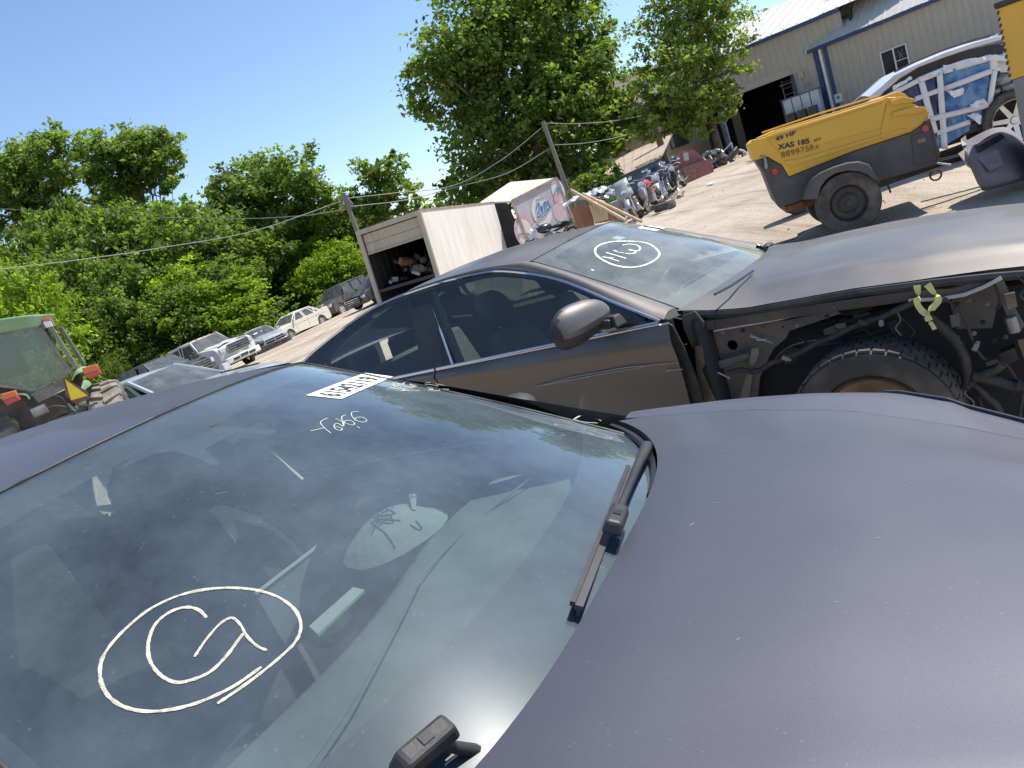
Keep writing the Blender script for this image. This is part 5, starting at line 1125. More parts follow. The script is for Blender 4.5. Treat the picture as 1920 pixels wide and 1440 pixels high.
# ---------------- motorcycles ----------------
def motorcycle(nm,label,X,Y,h,body,lean=.12,full=False,sc=1.0):
    t=empty(nm,mtx=Matrix.Translation((X,Y,gz(X,Y)))@Matrix.Rotation(h,4,'Z')@Matrix.Rotation(lean,4,'X')@Matrix.Scale(sc,4)); tag(t,label,'motorcycle','motorcycles lined up along the scrap')
    def whl(x,r,wd):
        g=G(); g.lathe([(r*.8,-wd/2*.7),(r*.92,-wd/2),(r,0),(r*.92,wd/2),(r*.8,wd/2*.7)],c=(x,0,r),n=22,close=True); w_=g.out('tyre','rubber',t,smooth=50)
        g=G(); g.tube([(x+r*.79*math.cos(a),0,r+r*.79*math.sin(a)) for a in np.linspace(0,6.283,23)],.015,6,False); g.out('rim','bikesilver',t)
        for i in range(5): a=i*1.2566; g=G(); g.bar((x,0,r),(x+r*.78*math.cos(a),0,r+r*.78*math.sin(a)),.03,.03); g.out('spoke','bikesilver',t)
        g=G(); g.lathe([(.001,.05),(r*.42,.05),(r*.42,.04)],c=(x,0,r),n=16); g.out('brake_disc','bikesilver',t)
    whl(.72,.31,.11); whl(-.72,.30,.15)
    for y in(-.09,.09): g=G(); g.tube([(.72,y,.31),(.45,y,.92)],[.028,.022],8); g.out('fork','chrome',t,smooth=60)
    g=G(); g.tube([(.40,.36,.98),(.46,.22,1.02),(.45,.08,.98),(.45,-.08,.98),(.46,-.22,1.02),(.40,-.36,.98)],.016,6); g.out('handlebar','chrome',t)
    for y in(-.3,.3): g=G(); g.ico((.44,y,1.13),.055,2,(.4,1,.8)); g.out('mirror','chrome',t)
    g=G(); g.lathe([(.001,-.06),(.07,-.05),(.09,0),(.085,.05),(.001,.055)],c=(.58,0,.84),axis='x',n=16); g.out('headlight','lamp',t,smooth=60)
    g=G(); g.ico((.14,0,.80),.24,3,(1.1,.6,.6)); g.out('fuel_tank',body,t,smooth=80)
    g=G(); g.ico((-.40,0,.76),.2,2,(1.7,.75,.35)); g.out('seat','black',t,smooth=80)
    for z_,rr in((.34,.17),(.52,.14)):
        g=G(); g.box((.04,0,z_),(rr*2.2,.30,rr*1.3)); g.out('engine','bikesilver',t,bevel=.03)
    for i in range(5): g=G(); g.box((.12,0,.50+.035*i),(.26,.36,.012)); g.out('cooling_fin','bikesilver',t)
    for y in(-.2,.2): g=G(); g.tube([(.16,y*.6,.5),(.28,y,.34),(.05,y,.22),(-.4,y,.26),(-.95,y*1.1,.34)],[.025,.028,.03,.045,.045],8); g.out('exhaust','chrome',t,smooth=60)
    g=G(); g.tube([(-.12,-.14,.56),(-.72,-.12,.32)],.025,6); g.tube([(-.12,.14,.56),(-.72,.12,.32)],.025,6); g.bar((.42,0,.88),(-.05,0,.6),.06); g.bar((-.1,0,.62),(-.8,0,.72),.07); g.out('frame','bikeblack',t)
    for x,r,a0,a1 in((.72,.36,.3,2.6),(-.72,.36,.5,2.9)): g=G(); g.grid([[Vector((x+r*math.cos(a),y,.31+r*math.sin(a)-abs(y)*.2)) for y in(-.08,0,.08)] for a in np.linspace(a0,a1,9)]); g.out('mudguard',body,t,smooth=60,solid=.01)
    if full:
        g=G(); g.grid([[Vector((.62-.30*s+.10*(1-(y/.25)**2),y*(1-.15*s),.72+.5*s)) for y in np.linspace(-.25,.25,7)] for s in np.linspace(0,1,5)]); g.out('windshield' ,'film' if full==2 else body,t,smooth=60,solid=.008)
        for y in(-.3,.3): g=G(); g.box((-.75,y,.62),(.5,.18,.3)); g.out('saddlebag',body,t,bevel=.05)
    return t
MB=[((1195,395),22.5,R(250),'bikegrey','large grey touring motorcycle with windshield, nearest in the scrap row',1),
 ((1222,378),24,R(240),'bikered','motorcycle with faded red tank behind the grey touring one',0),
 ((1240,376),25.5,R(255),'bikesilver','dusty silver naked motorcycle in the middle of the row',0),
 ((1253,366),26.5,R(245),'bikeblack','small black faired motorcycle squeezed between its neighbours',1),
 ((1262,362),28,R(262),'bikeblack','black cruiser motorcycle with upright bars in the row',0),
 ((1276,352),29,R(240),'bikeblack','last black motorcycle, next to the dark red tank',0)]
for (u,v),Y,h,b,lab,fl in MB:
    p=atY(u,v,Y); motorcycle('motorcycle',lab,p.x,p.y,h,b,rng.uniform(-.18,.18),fl)
p=atY(1035,440,24); t=motorcycle('motorcycle','chrome motorcycle standing in front of the printed trailer',p.x,p.y,R(200),'bikeblack',.1,0)
t.location.z=p.z-.55; 
J=empty('engine_heap',loc=(atY(1215,385,25).x,25,gz(6,25))); tag(J,'pile of loose engines and chrome parts among the motorcycles','scrap'); scrap('engine_part',(0,0,0),(1.0,.6,.7),34,'',J,('bikesilver','steel','black','chrome','rust','bikegrey'),(.07,.2))
# ---------------- compressor ----------------
CP=atY(1592,380,9.0); CHD=R(-19); cpn=Vector((math.sin(CHD),-math.cos(CHD),0)); base=Vector((CP.x,CP.y,gz(CP.x,CP.y)))
CM=Matrix.Translation(base)@Matrix.Rotation(CHD,4,'Z'); CI=CM.inverted(); T=empty('air_compressor',mtx=CM); tag(T,'yellow towable air compressor with charcoal base, single wheel side towards us','compressor')
def cpx(u,v,y=0.0):
    q=CI@on_plane(u,v,CM@Vector((0,y,0)),CM.to_3x3()@Vector((0,1,0))); return (q.x,q.z)
def z5(x,y): return (1320+x/3.2,y/3.2)
def cprism(nm,pts,y0,y1,m,par=None,bev=None,sm=None,holes=()):
    g=G(); g.prism([cpx(*z5(*p),y0) for p in pts],y0,y1,holes); return g.out(nm,m,par or T,bevel=bev,smooth=sm)
up=[(265,868),(292,838),(365,822),(430,790),(1062,600),(1090,585),(1165,580),(1215,600),(1290,640),(1352,672),(1345,700),(1310,745),(1245,790),(900,905),(510,1060),(470,990),(380,940),(300,965)]
body=[(315,975),(300,960),(380,940),(470,990),(510,1060),(900,905),(1245,790),(1310,745),(1356,705),(1420,920),(1398,985),(1060,1085),(1000,1180),(700,1190),(600,1200),(462,1245),(432,1222),(360,1040)]
wz=cpx(1592,380,-.06); 
cprism('canopy',up,.10,1.15,'yellow',bev=.02)
# raised top of the canopy stepping back
cprism('canopy_top',[(330,824),(430,778),(1062,588),(1092,572),(1165,548),(1205,562),(1240,600),(1090,640),(430,815)],.17,1.08,'yellow',bev=.012)
for yy in(.30,.55): g=G(); B2=[cpx(*z5(*p),.10) for p in((365,812),(700,700),(1062,590))]; g.tube([Vector((x,yy,z+.04)) for x,z in B2],.012,6); g.out('top_rib','yellow',T)
g=G(); B2=[cpx(*z5(*p),.10) for p in((385,822),(1070,604))]; g.bar((B2[0][0],.10,B2[0][1]),(B2[1][0],.10,B2[1][1]),.02,.02,up=(0,0,1)); g.out('edge_rib','yellow',T,bevel=.006)
cprism('door_panel',[(385,840),(1095,612),(1062,770),(560,905),(460,915)],.086,.10,'yellow',bev=.006)
cprism('canopy_recess_lip',[(475,965),(560,955),(900,855),(1180,770),(1240,765),(900,880),(700,945),(520,1000)],.082,.10,'yellow',bev=.008)
cprism('nose_panel',[(1100,612),(1165,575),(1290,640),(1350,672),(1300,742),(1235,785),(1068,835),(1062,775)],.088,.10,'yellow',bev=.006)
for pts in([(1120,605),(1190,580),(1260,590),(1275,610),(1210,620),(1120,632)],[(1130,675),(1250,640),(1320,640),(1345,660),(1290,680),(1130,697)]): cprism('louvre',pts,.05,.12,'yellow',bev=.008)
cprism('chassis_body',body,.14,1.11,'charcoal',bev=.015)
cprism('latch',[(330,935),(368,930),(385,1000),(378,1015),(365,1010),(360,955)],.09,.14,'steel',bev=.004)
for c_,m_,nm_ in(((425,1030),'redlens','side_reflector'),((1330,770),'orangered','side_reflector')):
    x,z=cpx(*z5(*c_),.12); g=G(); g.lathe([(.001,-.01),(.035,-.008),(.037,.02)],c=(x,.13,z),n=16); g.out(nm_,m_,T)
cprism('data_plate',[(1280,838),(1328,825),(1332,850),(1284,862)],.133,.139,'seal_dim')
for pts in([(1245,815),(1360,770),(1400,960),(1262,990)],): 
    q=[cpx(*z5(*p),.13) for p in pts]; g=G()
    for a,b in zip(q,q[1:]+q[:1]): g.bar((a[0],.138,a[1]),(b[0],.138,b[1]),.008,.006,up=(0,1,0))
    g.out('panel_gap','frit',T)
# wheel guard
og=[(600,1200),(612,1130),(650,1070),(700,1035),(780,1000),(860,975),(930,968),(990,985),(1020,1030),(1070,1085)]; ig=[(1030,1090),(985,1050),(930,1028),(860,1025),(790,1040),(735,1075),(700,1125),(685,1195)]
g=G(); g.prism([cpx(*z5(*p),-.14) for p in og+ig],-.14,.20); g.out('wheel_guard','charcoal',T,bevel=.015,smooth=40)
wx_,wzz=cpx(1592,381,-.10)
for yy,f in((.0,1),(1.2,-1)): wheel(T,(wx_,yy,wzz),.36,.22,rim='black',spokes=0,flip=f,rr=.56,dish=.02,lugs=False)
q=.36; 
g=G(); a=cpx(*z5(1010,1100),.5); b=cpx(*z5(1400,985),.5); g.bar((a[0],.3,a[1]-.02),(b[0],.5,b[1]),.07,.07); g.bar((b[0],.5,b[1]),(b[0]+1.0,.62,b[1]-.06),.06,.06); g.bar((b[0],.9,b[1]),(b[0]+1.0,.62,b[1]-.06),.05,.05); g.out('tow_bar','black',T)
g=G(); a=cpx(*z5(1390,1050),.35); g.tube([(a[0]+.06*math.cos(t_),.35,a[1]+.06*math.sin(t_)) for t_ in np.linspace(0,6.28,16)],.012,6,False); g.out('chain_ring','rust',T)
g=G(); a=cpx(*z5(1405,975),.3); g.tube([(a[0]-.02,.3,a[1]),(a[0]+.10,.2,a[1]-.06)],.012,6); g.out('tow_pin','whitetrim',T)
g=G(); a=cpx(*z5(1100,1120),.3); g.bar((a[0],.3,a[1]+.08),(a[0]+.02,.3,a[1]-.08),.02); g.out('drain_pipe','black',T)
g=G(); a=cpx(*z5(462,1245),.5); g.box((a[0]+.28,.62,a[1]-.02),(.5,.8,.08)); g.out('underside_tray','rust',T)
ang=math.atan2(*(lambda p,q:(q[1]-p[1],q[0]-p[0]))(cpx(*z5(440,915),.08),cpx(*z5(700,865),.08)))
def ctext(txt,a,b,h,bold=.02,m='ink',y=.078):
    A,Bp=cpx(*z5(*a),y),cpx(*z5(*b),y); L=math.dist(A,Bp); an=math.atan2(Bp[1]-A[1],Bp[0]-A[0]); V,F=text_mesh(txt,1,bold=bold); mx=max(v.x for v in V);mnx=min(v.x for v in V); my=max(v.y for v in V); mny=min(v.y for v in V)
    W_=[]; 
    for v in V:
        x=(v.x-mnx)/(mx-mnx)*L; z=(v.y-mny)/(my-mny)*h; W_.append(Vector((A[0]+x*math.cos(an)-z*math.sin(an),y,A[1]+x*math.sin(an)+z*math.cos(an))))
    g=G(); g.add(W_,F); return g.out('lettering',m,T,recalc=False)
s5=1/3.2*9.0/1450
ctext('49 HP',(432,850),(555,808),26*s5); ctext('XAS 185',(445,900),(635,860),32*s5,.03); ctext('JD7',(660,854),(705,843),17*s5)
for i,ch in enumerate('889975RA'): ctext(ch,(466+29*i,949-7.3*i),(488+29*i,944-7.3*i),(36 if i<7 else 26)*s5,0,'inkbrown')
# ---------------- taped SUV, bumper skin, yellow machine ----------------
SP=atY(1903,225,10.6); SH=R(-18); SM=Matrix.Translation((SP.x,SP.y,gz(SP.x,SP.y)))@Matrix.Rotation(SH,4,'Z'); SI=SM.inverted()
T=empty('wrapped_suv',mtx=SM); tag(T,'white SUV with its side doors covered by blue plastic and a grid of white tape','suv')
def spx(u,v,y=0):
    q=SI@on_plane(u,v,SM@Vector((0,y,0)),SM.to_3x3()@Vector((0,1,0))); return (q.x,q.z)
def zB(x,y): return (1640+x/6.857,40+y/6.857)
def sprism(nm,pts,y0,y1,m,par=None,bev=None,raw=False):
    g=G(); g.prism([spx(*(p if raw else zB(*p)),y0) for p in pts],y0,y1); return g.out(nm,m,par or T,bevel=bev)
roofl=[(-60,960),(60,860),(250,690),(520,560),(900,400),(1300,265),(1560,195),(1700,170),(1990,95)]; rooflo=[(1990,260),(1790,235),(1700,215),(1500,275),(1200,360),(900,460),(560,590),(330,730),(130,900),(60,990),(-60,1060)]
sprism('roof_side_rail',roofl+rooflo,.10,.22,'whitecar2',bev=.015)
A=[spx(*zB(*p),.14) for p in roofl]; g=G(); g.grid([[Vector((x,y,z-.012+.05*math.sin(math.pi*(y-.14)/1.4))) for y in np.linspace(.14,1.55,8)] for x,z in A]); g.out('roof','whitecar2',T,smooth=60)
g=G(); A=[spx(*zB(*p),.2) for p in [(260,668),(520,540),(900,382),(1300,248),(1560,178)]]; g.tube([Vector((x,.22,z+.02)) for x,z in A],.014,6); g.out('roof_rack','black',T)
sprism('antenna_fin',[(1455,225),(1530,170),(1585,155),(1590,205)],.7,.74,'whitecar2')
sprism('body_side',[(-60,1060),(130,900),(560,600),(900,470),(1500,300),(1700,250),(1990,240),(1990,700),(1640,760),(1540,1200),(1430,1370),(560,1640),(100,1700)],.16,.21,'darkfilm')
sprism('window_band',[(60,985),(130,905),(330,735),(560,595),(900,465),(1200,365),(1500,300),(1700,310),(1600,420),(1200,560),(800,720),(300,920),(60,1010)],.145,.155,'frit')
sprism('rear_side_panel',[(1610,300),(1700,310),(1640,420),(1600,430),(1570,600),(1620,660),(1990,640),(1990,240),(1790,235)],.13,.15,'whitecar2',bev=.01)
g=G(); g.tube([Vector((x,.165,z)) for x,z in [spx(*zB(*p),.165) for p in((1500,300),(1620,295),(1705,322),(1650,390),(1600,420))]],.008,6); g.out('window_trim','trim',T)
def wavy(nm,quad,y,m,n=18,amp=.03,seed=0):
    """wind rumpled sheet between four photo corners"""
    q=[Vector(p) for p in quad]; g=G(); P=[]
    for j in range(n+1):
        row=[]
        for i in range(n+1):
            s,t_=i/n,j/n; p=q[0].lerp(q[1],s).lerp(q[3].lerp(q[2],s),t_); ex=0 if n>13 else 22*(abs(2*s-1)+abs(2*t_-1)); x,z=spx(*zB(p.x+ex*mn.noise(Vector((s*3,t_*3,seed))),p.y+ex*mn.noise(Vector((s*3,t_*3,seed+9)))),y); row.append(Vector((x,y-amp*(mn.noise(Vector((x*5+seed,z*5,seed)))+.6*mn.noise(Vector((x*13,z*4+x*9,seed)))),z)))
        P.append(row)
    g.grid(P); return g.out(nm,m,T,smooth=50)
wavy('blue_sheet',[(290,900),(880,640),(960,1440),(560,1560)],.09,'darkfilm',seed=2); wavy('blue_sheet',[(870,640),(1510,500),(1440,1200),(930,1440)],.085,'bluefilm',seed=5,amp=.05); wavy('lower_sheet',[(700,1200),(1250,1090),(1220,1400),(740,1700)],.088,'bluefilm',seed=9)
wavy('blue_sheet',[(-40,1010),(320,890),(640,1080),(560,1500)],.095,'darkfilm',seed=12)
def tape(a,b,wd,off=.055):
    a=Vector(a);b=Vector(b); n=14; g=G(); P=[]
    d=(b-a).normalized(); s=Vector((-d.y,d.x))*wd/2
    for i in range(n+1):
        p=a.lerp(b,i/n); row=[]
        for sg_ in(-1,0,1):
            q=p+s*sg_; x,z=spx(*zB(q.x,q.y),off); row.append(Vector((x,off-.012*mn.noise(Vector((x*7,z*7,a.x))),z)))
        P.append(row)
    g.grid(P); return g.out('tape_strip','tape',T,smooth=60,solid=.002)
for a,b,wd in(((20,1040),(560,760),60),((560,760),(900,620),75),((880,640),(1500,460),80),((1450,470),(1850,480),80),((600,770),(780,1440),85),((835,650),(900,1640),80),((520,1000),(900,860),60),((900,870),(1620,590),70),((720,1260),(1440,1080),70),((800,1440),(1230,1290),60),((1530,480),(1540,640),110),((1545,620),(1480,1080),70)): tape(a,b,wd)
def film(quad,seed,y=.03): return wavy('clear_film',quad,y,'film',12,.06,seed)
film([(640,700),(900,590),(890,640),(650,720)],3); film([(880,560),(1480,430),(1500,500),(880,630)],4); film([(930,910),(1130,860),(1160,930),(1010,990)],6); film([(1230,1060),(1400,990),(1500,1090),(1220,1130)],8); film([(1190,1210),(1330,1170),(1420,1270),(1350,1330)],11); film([(230,830),(480,710),(500,740),(240,880)],13); film([(1500,440),(1820,440),(1800,480),(1540,520)],15)
g=G()
for i in range(7):
    a=spx(*zB(1080+30*i,1090-8*i),.04); b=spx(*zB(1220+22*i,850+25*i),.04); g.tube([Vector((a[0],.035,a[1])),Vector((b[0],.03,b[1]))],.0025,5)
g.out('film_crease','film',T)
tag(T.children[-1] if T.children else T)
sprism('wheel_arch_dark',[(1500,1500),(1540,1000),(1610,640),(1990,560),(1990,1700)],.22,.30,'tractordark')
x,z=spx(*zB(1805,1270),.05); wheel(T,(x,.13,z),.40,.24,rim='whiterim',spokes=7,rr=.74)
wheel(T,(x-2.85,.13,z),.40,.24,rim='chrome',spokes=7,rr=.74); 
scr=[((1640,760),.12),((1700,860),.09),((1560,900),.06),((1480,1120),.08),((1500,1180),.05)]
for (cx,cy),r_ in scr: x,z=spx(*zB(cx,cy),.12); g=G(); g.ico((x,.13,z),r_,1,(1,.6,.8),jit=.3); g.out('torn_bracket','steel',T)
sprism('sill',[(560,1560),(1100,1400),(1420,1330),(1430,1380),(560,1640)],.12,.2,'black')
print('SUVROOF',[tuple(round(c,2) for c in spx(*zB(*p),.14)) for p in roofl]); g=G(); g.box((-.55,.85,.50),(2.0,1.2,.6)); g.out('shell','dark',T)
# dark car edge behind the SUV
BP=atY(1634,170,12.4); dk,k=vehicle('dark_sedan','dark dusty sedan mostly hidden behind the taped white SUV',slope_mtx(BP.x+4.2,13.4,R(-14),-.46),'sedan','black_car',()); tag(dk,cat='car')
# bumper skin lying on the dirt
T=empty('bumper_cover',loc=atY(1838,355,8.3)); tag(T,'mauve black plastic bumper cover lying on the dirt beside the compressor','bumper'); T.location.z=gz(5.5,8.3)
o_=T.location.copy()
def bpt(x,y,Y): return atY(1320+x/3.2,y/3.2,Y)-o_
def bpoly(nm,pts,m,solid=.02,bev=None,smooth=None):
    g=G(); V=[bpt(*p) for p in pts]; g.add(V,[tuple(range(len(V)))]); return g.out(nm,m,T,solid=solid,bevel=bev,smooth=smooth)
rows=[[(1545,865,8.75),(1600,830,8.8),(1700,780,8.85),(1760,765,8.9),(1830,770,8.95),(1935,850,9.0)],
 [(1560,900,8.5),(1625,900,8.45),(1720,830,8.5),(1800,800,8.6),(1880,830,8.7),(1960,900,8.8)],
 [(1580,960,8.35),(1640,935,8.2),(1760,900,8.25),(1840,880,8.35),(1900,900,8.5),(1990,940,8.6)],
 [(1600,1010,8.3),(1670,1020,8.1),(1760,1010,8.1),(1850,960,8.2),(1930,960,8.3),(2050,980,8.4)],
 [(1640,1100,8.25),(1700,1110,8.05),(1790,1085,8.05),(1880,1060,8.1),(1960,1030,8.2),(2050,1010,8.3)],
 [(1670,1145,8.3),(1710,1140,8.1),(1800,1115,8.1),(1890,1090,8.15),(1980,1060,8.2),(2060,1040,8.3)]]
g=G(); g.grid([[bpt(*p) for p in smooth_curve_p] for smooth_curve_p in [[tuple(q) for q in smooth_curve(r,4)] for r in rows]]); g.out('skin','fascia',T,smooth=60,solid=.012)
bpoly('grille_opening',[(1620,880,8.38),(1700,830,8.40),(1770,800,8.44),(1800,830,8.4),(1730,870,8.35),(1640,920,8.3)],'black')
for i in range(4): bpoly('grille_rib',[(1640+25*i,868-14*i,8.34),(1700+25*i,838-14*i,8.36),(1704+25*i,846-14*i,8.35),(1644+25*i,876-14*i,8.33)],'fascia',.01)
bpoly('raised_panel',[(1640,945,8.16),(1760,905,8.18),(1788,1000,8.05),(1715,1030,8.03)],'fascia',.02,bev=.008)
bpoly('lower_flap',[(1525,925,8.5),(1575,890,8.5),(1600,1010,8.35),(1580,1000,8.4)],'boxcream',.012)
bpoly('torn_tab',[(1540,840,8.7),(1570,815,8.7),(1580,870,8.6),(1550,880,8.6)],'fascia',.01)
# yellow machine at the frame's right edge
mp_=atY(1903,226,8.0); zt_=atY(1903,5,8.0).z; zm_=atY(1905,147,8).z; T=empty('yellow_machine',loc=(mp_.x,8.0,gz(mp_.x,8.0)),rz=-math.atan2(mp_.x,8.0)-.05); tag(T,'tall yellow machine cabinet with striped edge standing at the right edge','machine'); gb=gz(mp_.x,8.0); x0=mp_.x
g=G(); g.box((.47,.5,(zm_+zt_)/2-gb),(.9,1.0,zt_-zm_)); g.out('upper_cabinet','yellow',T,bevel=.015)
g=G(); g.box((.48,.5,(zm_-gb)/2),(.88,.96,zm_-gb-.004)); g.out('lower_cabinet','machinegrey',T,bevel=.01)
g=G(); g.box((.47,.5,zt_-gb+.03),(.94,1.04,.055)); g.out('lid','black',T,bevel=.01)
for i in range(11): zz=zm_-gb+.05+.062*i; g=G(); g.box((.025,-.004,zz),(.02,.006,.035),Matrix.Rotation(.5,3,'Y')); g.out('warning_stripe','hazard',T)
g=G(); g.box((.5,.8,zt_-gb-.2),(.7,.3,.8)); g.out('mast','black',T)
# ---------------- red half tank, boards, poles, cabinet ----------------
c=atY(1310,345,31); T=empty('half_tank',mtx=Matrix.Translation((c.x,31,gz(c.x,31)-.05))@Matrix.Rotation(R(14),4,'Z')); tag(T,'dark red half round metal tank with a pale label standing on its edge','tank')
g=G(); Ra=.62; arc=[(Ra*math.cos(a),.62+Ra*math.sin(a)) for a in np.linspace(0,math.pi,20)]; g.prism(arc,.25,.31); g.out('round_end','redtank',T)
g=G(); g.prism([(-.64,0),(.66,.0),(.66,.62),(-.62,.62)],-.22,-.16); g.out('front_plate','redtank',T)
g=G(); g.grid([[Vector((Ra*math.cos(a),y,.62+Ra*math.sin(a))) for y in(.25,.31,.36)] for a in np.linspace(0,math.pi,20)]); g.out('rim_flange','redtank',T,solid=.02)
g=G(); g.box((0,.04,.03),(1.3,.46,.05)); g.out('tray_floor','redtank',T)
for x in(-.63,.65): g=G(); g.box((x,.04,.31),(.04,.46,.6)); g.out('cheek','redtank',T)
g=G(); g.box((-.08,.235,.98),(.22,.01,.30),Matrix.Rotation(.15,3,'Y')); g.out('label_plate','seal',T)
def thing1(nm,lab,cat,g,m,group=None,**kw):
    o=g.out(nm,m,None,**kw); tag(o,lab,cat,group); return o
def slab(nm,lab,cat,pts,Y,m,th=.04):
    P=[atY(u,v,y) for (u,v),y in zip(pts,Y if isinstance(Y,(list,tuple)) else [Y]*len(pts))]; g=G(); n=len(P); V=P+[p+Vector((0,th,0)) for p in P]; g.add(V,[tuple(range(n)),tuple(range(2*n-1,n-1,-1))]+[(i,(i+1)%n,n+(i+1)%n,n+i) for i in range(n)]); return thing1(nm,lab,cat,g,m)
slab('plywood_sheet','red brown plywood sheet leaning beside the slatted crate','board',[(1072,390),(1104,381),(1116,425),(1084,436)],22,'plywood')
T=empty('slatted_crate',loc=atY(1130,410,21.6)); tag(T,'pale slatted wooden pallet standing upright beside the plywood','pallet'); o_=T.location.copy()
def z4(x,y): return (1040+x/4.8,180+y/4.8)
for i in range(6):
    a,b,c_,d_=z4(310+26*i,985-7*i),z4(330+26*i,978-7*i),z4(385+20*i,1135-5*i),z4(365+20*i,1140-5*i); P=[atY(*q,21.6)-o_ for q in(a,b,c_,d_)]; g=G(); V=P+[p+Vector((0,.05,0)) for p in P]; g.add(V,[(0,1,2,3),(7,6,5,4),(0,4,5,1),(1,5,6,2),(2,6,7,3),(3,7,4,0)]); g.out('slat','lumber',T)
P=[atY(*z4(*q),21.75)-o_ for q in((310,1000),(470,960),(545,1120),(365,1150))]; g=G(); g.add(P,[(0,1,2,3)]); g.out('backing_sheet','plywood',T,solid=.03)
slab('plywood_sheet','dark brown board between the pallet and green grey cabinet','board',[z4(470,985),z4(500,960),z4(560,1110),z4(540,1125)],21.9,'plywood')
T=empty('metal_cabinet',loc=(atY(1165,400,23).x,23,gz(5,23))); tag(T,'pale green grey metal cabinet standing behind the crossed poles','cabinet'); o_=T.location.copy()
P=[atY(*z4(*q),23)-o_ for q in((500,965),(590,925),(650,1130),(560,1170))]; V=P+[p+Vector((.1,.6,0)) for p in P]; g=G(); g.add(V,[(0,1,2,3),(7,6,5,4),(0,4,5,1),(1,5,6,2),(2,6,7,3),(3,7,4,0)]); g.out('case','cabinet',T,bevel=.01)
P=[atY(*z4(*q),22.95)-o_ for q in((520,975),(575,950),(620,1100),(575,1120))]; g=G(); g.add(P,[(0,1,2,3)]); g.out('door','seal',T,solid=.02)
for a,b,lab in(((150,848),(640,1120),'long bare wooden pole, the lower of the crossed pair'),((255,880),(780,1130),'long bare wooden pole, the upper of the crossed pair')):
    g=G(); g.tube([atY(*z4(*a),20.6),atY(*z4(*b),18.2)],.038,8); thing1('wooden_pole',lab,'pole',g,'lumber',group='crossed wooden poles',smooth=60)
T=empty('scrap_bundle',loc=atY(1150,385,24)); tag(T,'heap of curved grey sheet metal behind the plywood','scrap')
for q,s_ in(((410,900),1),((470,930),2),((230,970),3),((560,900),4)):
    p=atY(*z4(*q),24)-T.location; crumple('sheet_metal',p,(1.0,.7,.25),'steel_pale',.1,s_,T,rz=s_)
# handrails by the door
T=empty('handrail',loc=atY(1370,310,34)); tag(T,'galvanised pipe handrail running down beside the garage ramp','railing'); o_=T.location.copy()
for pts in([(1425,600),(1590,420)],[(1465,660),(1640,455)],[(1465,660),(1475,700)],[(1590,420),(1600,470)],[(1520,500),(1560,600)]):
    g=G(); g.tube([atY(*z4(*p),34)-o_ for p in pts],.035,7); g.out('rail','galv',T,smooth=60)
T=empty('scrap_heap',loc=(atY(1340,300,33).x,33,gz(10.5,33))); tag(T,'scrap metal heap between the red tank and the handrail','scrap'); scrap('scrap_part',(0,0,0),(.7,.4,.9),22,'',T,('steel','black','machinegrey','tractordark'),(.1,.3))
T=empty('machinery_heap',loc=(atY(1290,290,36).x,36,gz(9.8,36))); tag(T,'dark heap of old machinery against the house','scrap'); scrap('scrap_part',(-.4,0,0),(1.2,.5,1.3),26,'',T,('black','tractordark','rust','dark'),(.15,.4))
M['lockerwhite']=mat('pale blue grey locker',(.42,.47,.55),.5,0,.1,3); M['bluetrim2']=mat('dull blue grey trim',(.10,.13,.16),.6)
# ---------------- warehouse ----------------
Lp=Vector((14.78,41,0)); Ld=Vector((.79,-.62,0)).normalized(); Ln=Vector((-Ld.y,Ld.x,0))   # Ln points away from us
Rp=Vector((18.61,38,0)); Rd=Vector((.60,-.80,0)).normalized(); Rn=Vector((-Rd.y,Rd.x,0))
def wpt(u,v,P,D):
    n=Vector((-D.y,D.x,0)); q=on_plane(u,v,P,n); return ((q-P).dot(D),q.z,q)
WH=empty('warehouse',loc=(Lp.x,Lp.y,gz(Lp.x,Lp.y))); tag(WH,'tan ribbed metal warehouse with navy trim, open garage door and projecting right wing','building')
o_=WH.location.copy()
panel_cache={}
def ribpanel(wd,h,key):
    k=(round(wd,2),round(h,2))
    if k in panel_cache: return panel_cache[k]
    g=G(); prof=[]; n=max(1,round(wd/.3))
    for i in range(n):
        a=wd*i/n; s=wd/n; prof+=[(a,0),(a+s*.62,0),(a+s*.70,-.028),(a+s*.88,-.028),(a+s*.96,0)]
    prof.append((wd,0)); g.grid([[Vector((x,y,0)),Vector((x,y,h))] for x,y in prof])
    me=bpy.data.meshes.new('wall_panel'); me.from_pydata([tuple(v) for v in g.V],[],g.F); panel_cache[k]=me; return me
def put(me,name,m,P,D,parent,up=Vector((0,0,1))):
    o=bpy.data.objects.new(name,me); 
    if not me.materials: me.materials.append(M[m])
    COL.objects.link(o); o.parent=parent; x=D.normalized(); y=up.cross(x).normalized(); z=x.cross(y)
    mt=Matrix((x,y,z)).transposed().to_4x4(); mt.translation=P-o_; o.matrix_local=mt; return o
dTL=wpt(1350,190,Lp,Ld); dTR=wpt(1476,143,Lp,Ld); eL=wpt(1335,120,Lp,Ld); eR=wpt(1512,44,Lp,Ld)
zdoor=(dTL[1]+dTR[1])/2; zeL=(eL[1]+eR[1])/2; s0,s1=dTL[0],wpt(1503,225,Lp,Ld)[0]; sL0=eL[0]-.2; sL1=eR[0]+1.5
zbL=.6
def wallrun(P,D,a,b,z0,z1):
    n=max(1,round((b-a)/.9)); wd=(b-a)/n; me=ribpanel(wd,z1-z0,0)
    for i in range(n): q=P+D*(a+wd*i); put(me,'wall_panel','wall',Vector((q.x,q.y,z0)),D,WH)
wallrun(Lp,Ld,sL0,s0-.15,zbL,zeL); wallrun(Lp,Ld,s0-.15,s1,zdoor+.35,zeL); wallrun(Lp,Ld,s1,sL1,zbL,zeL)
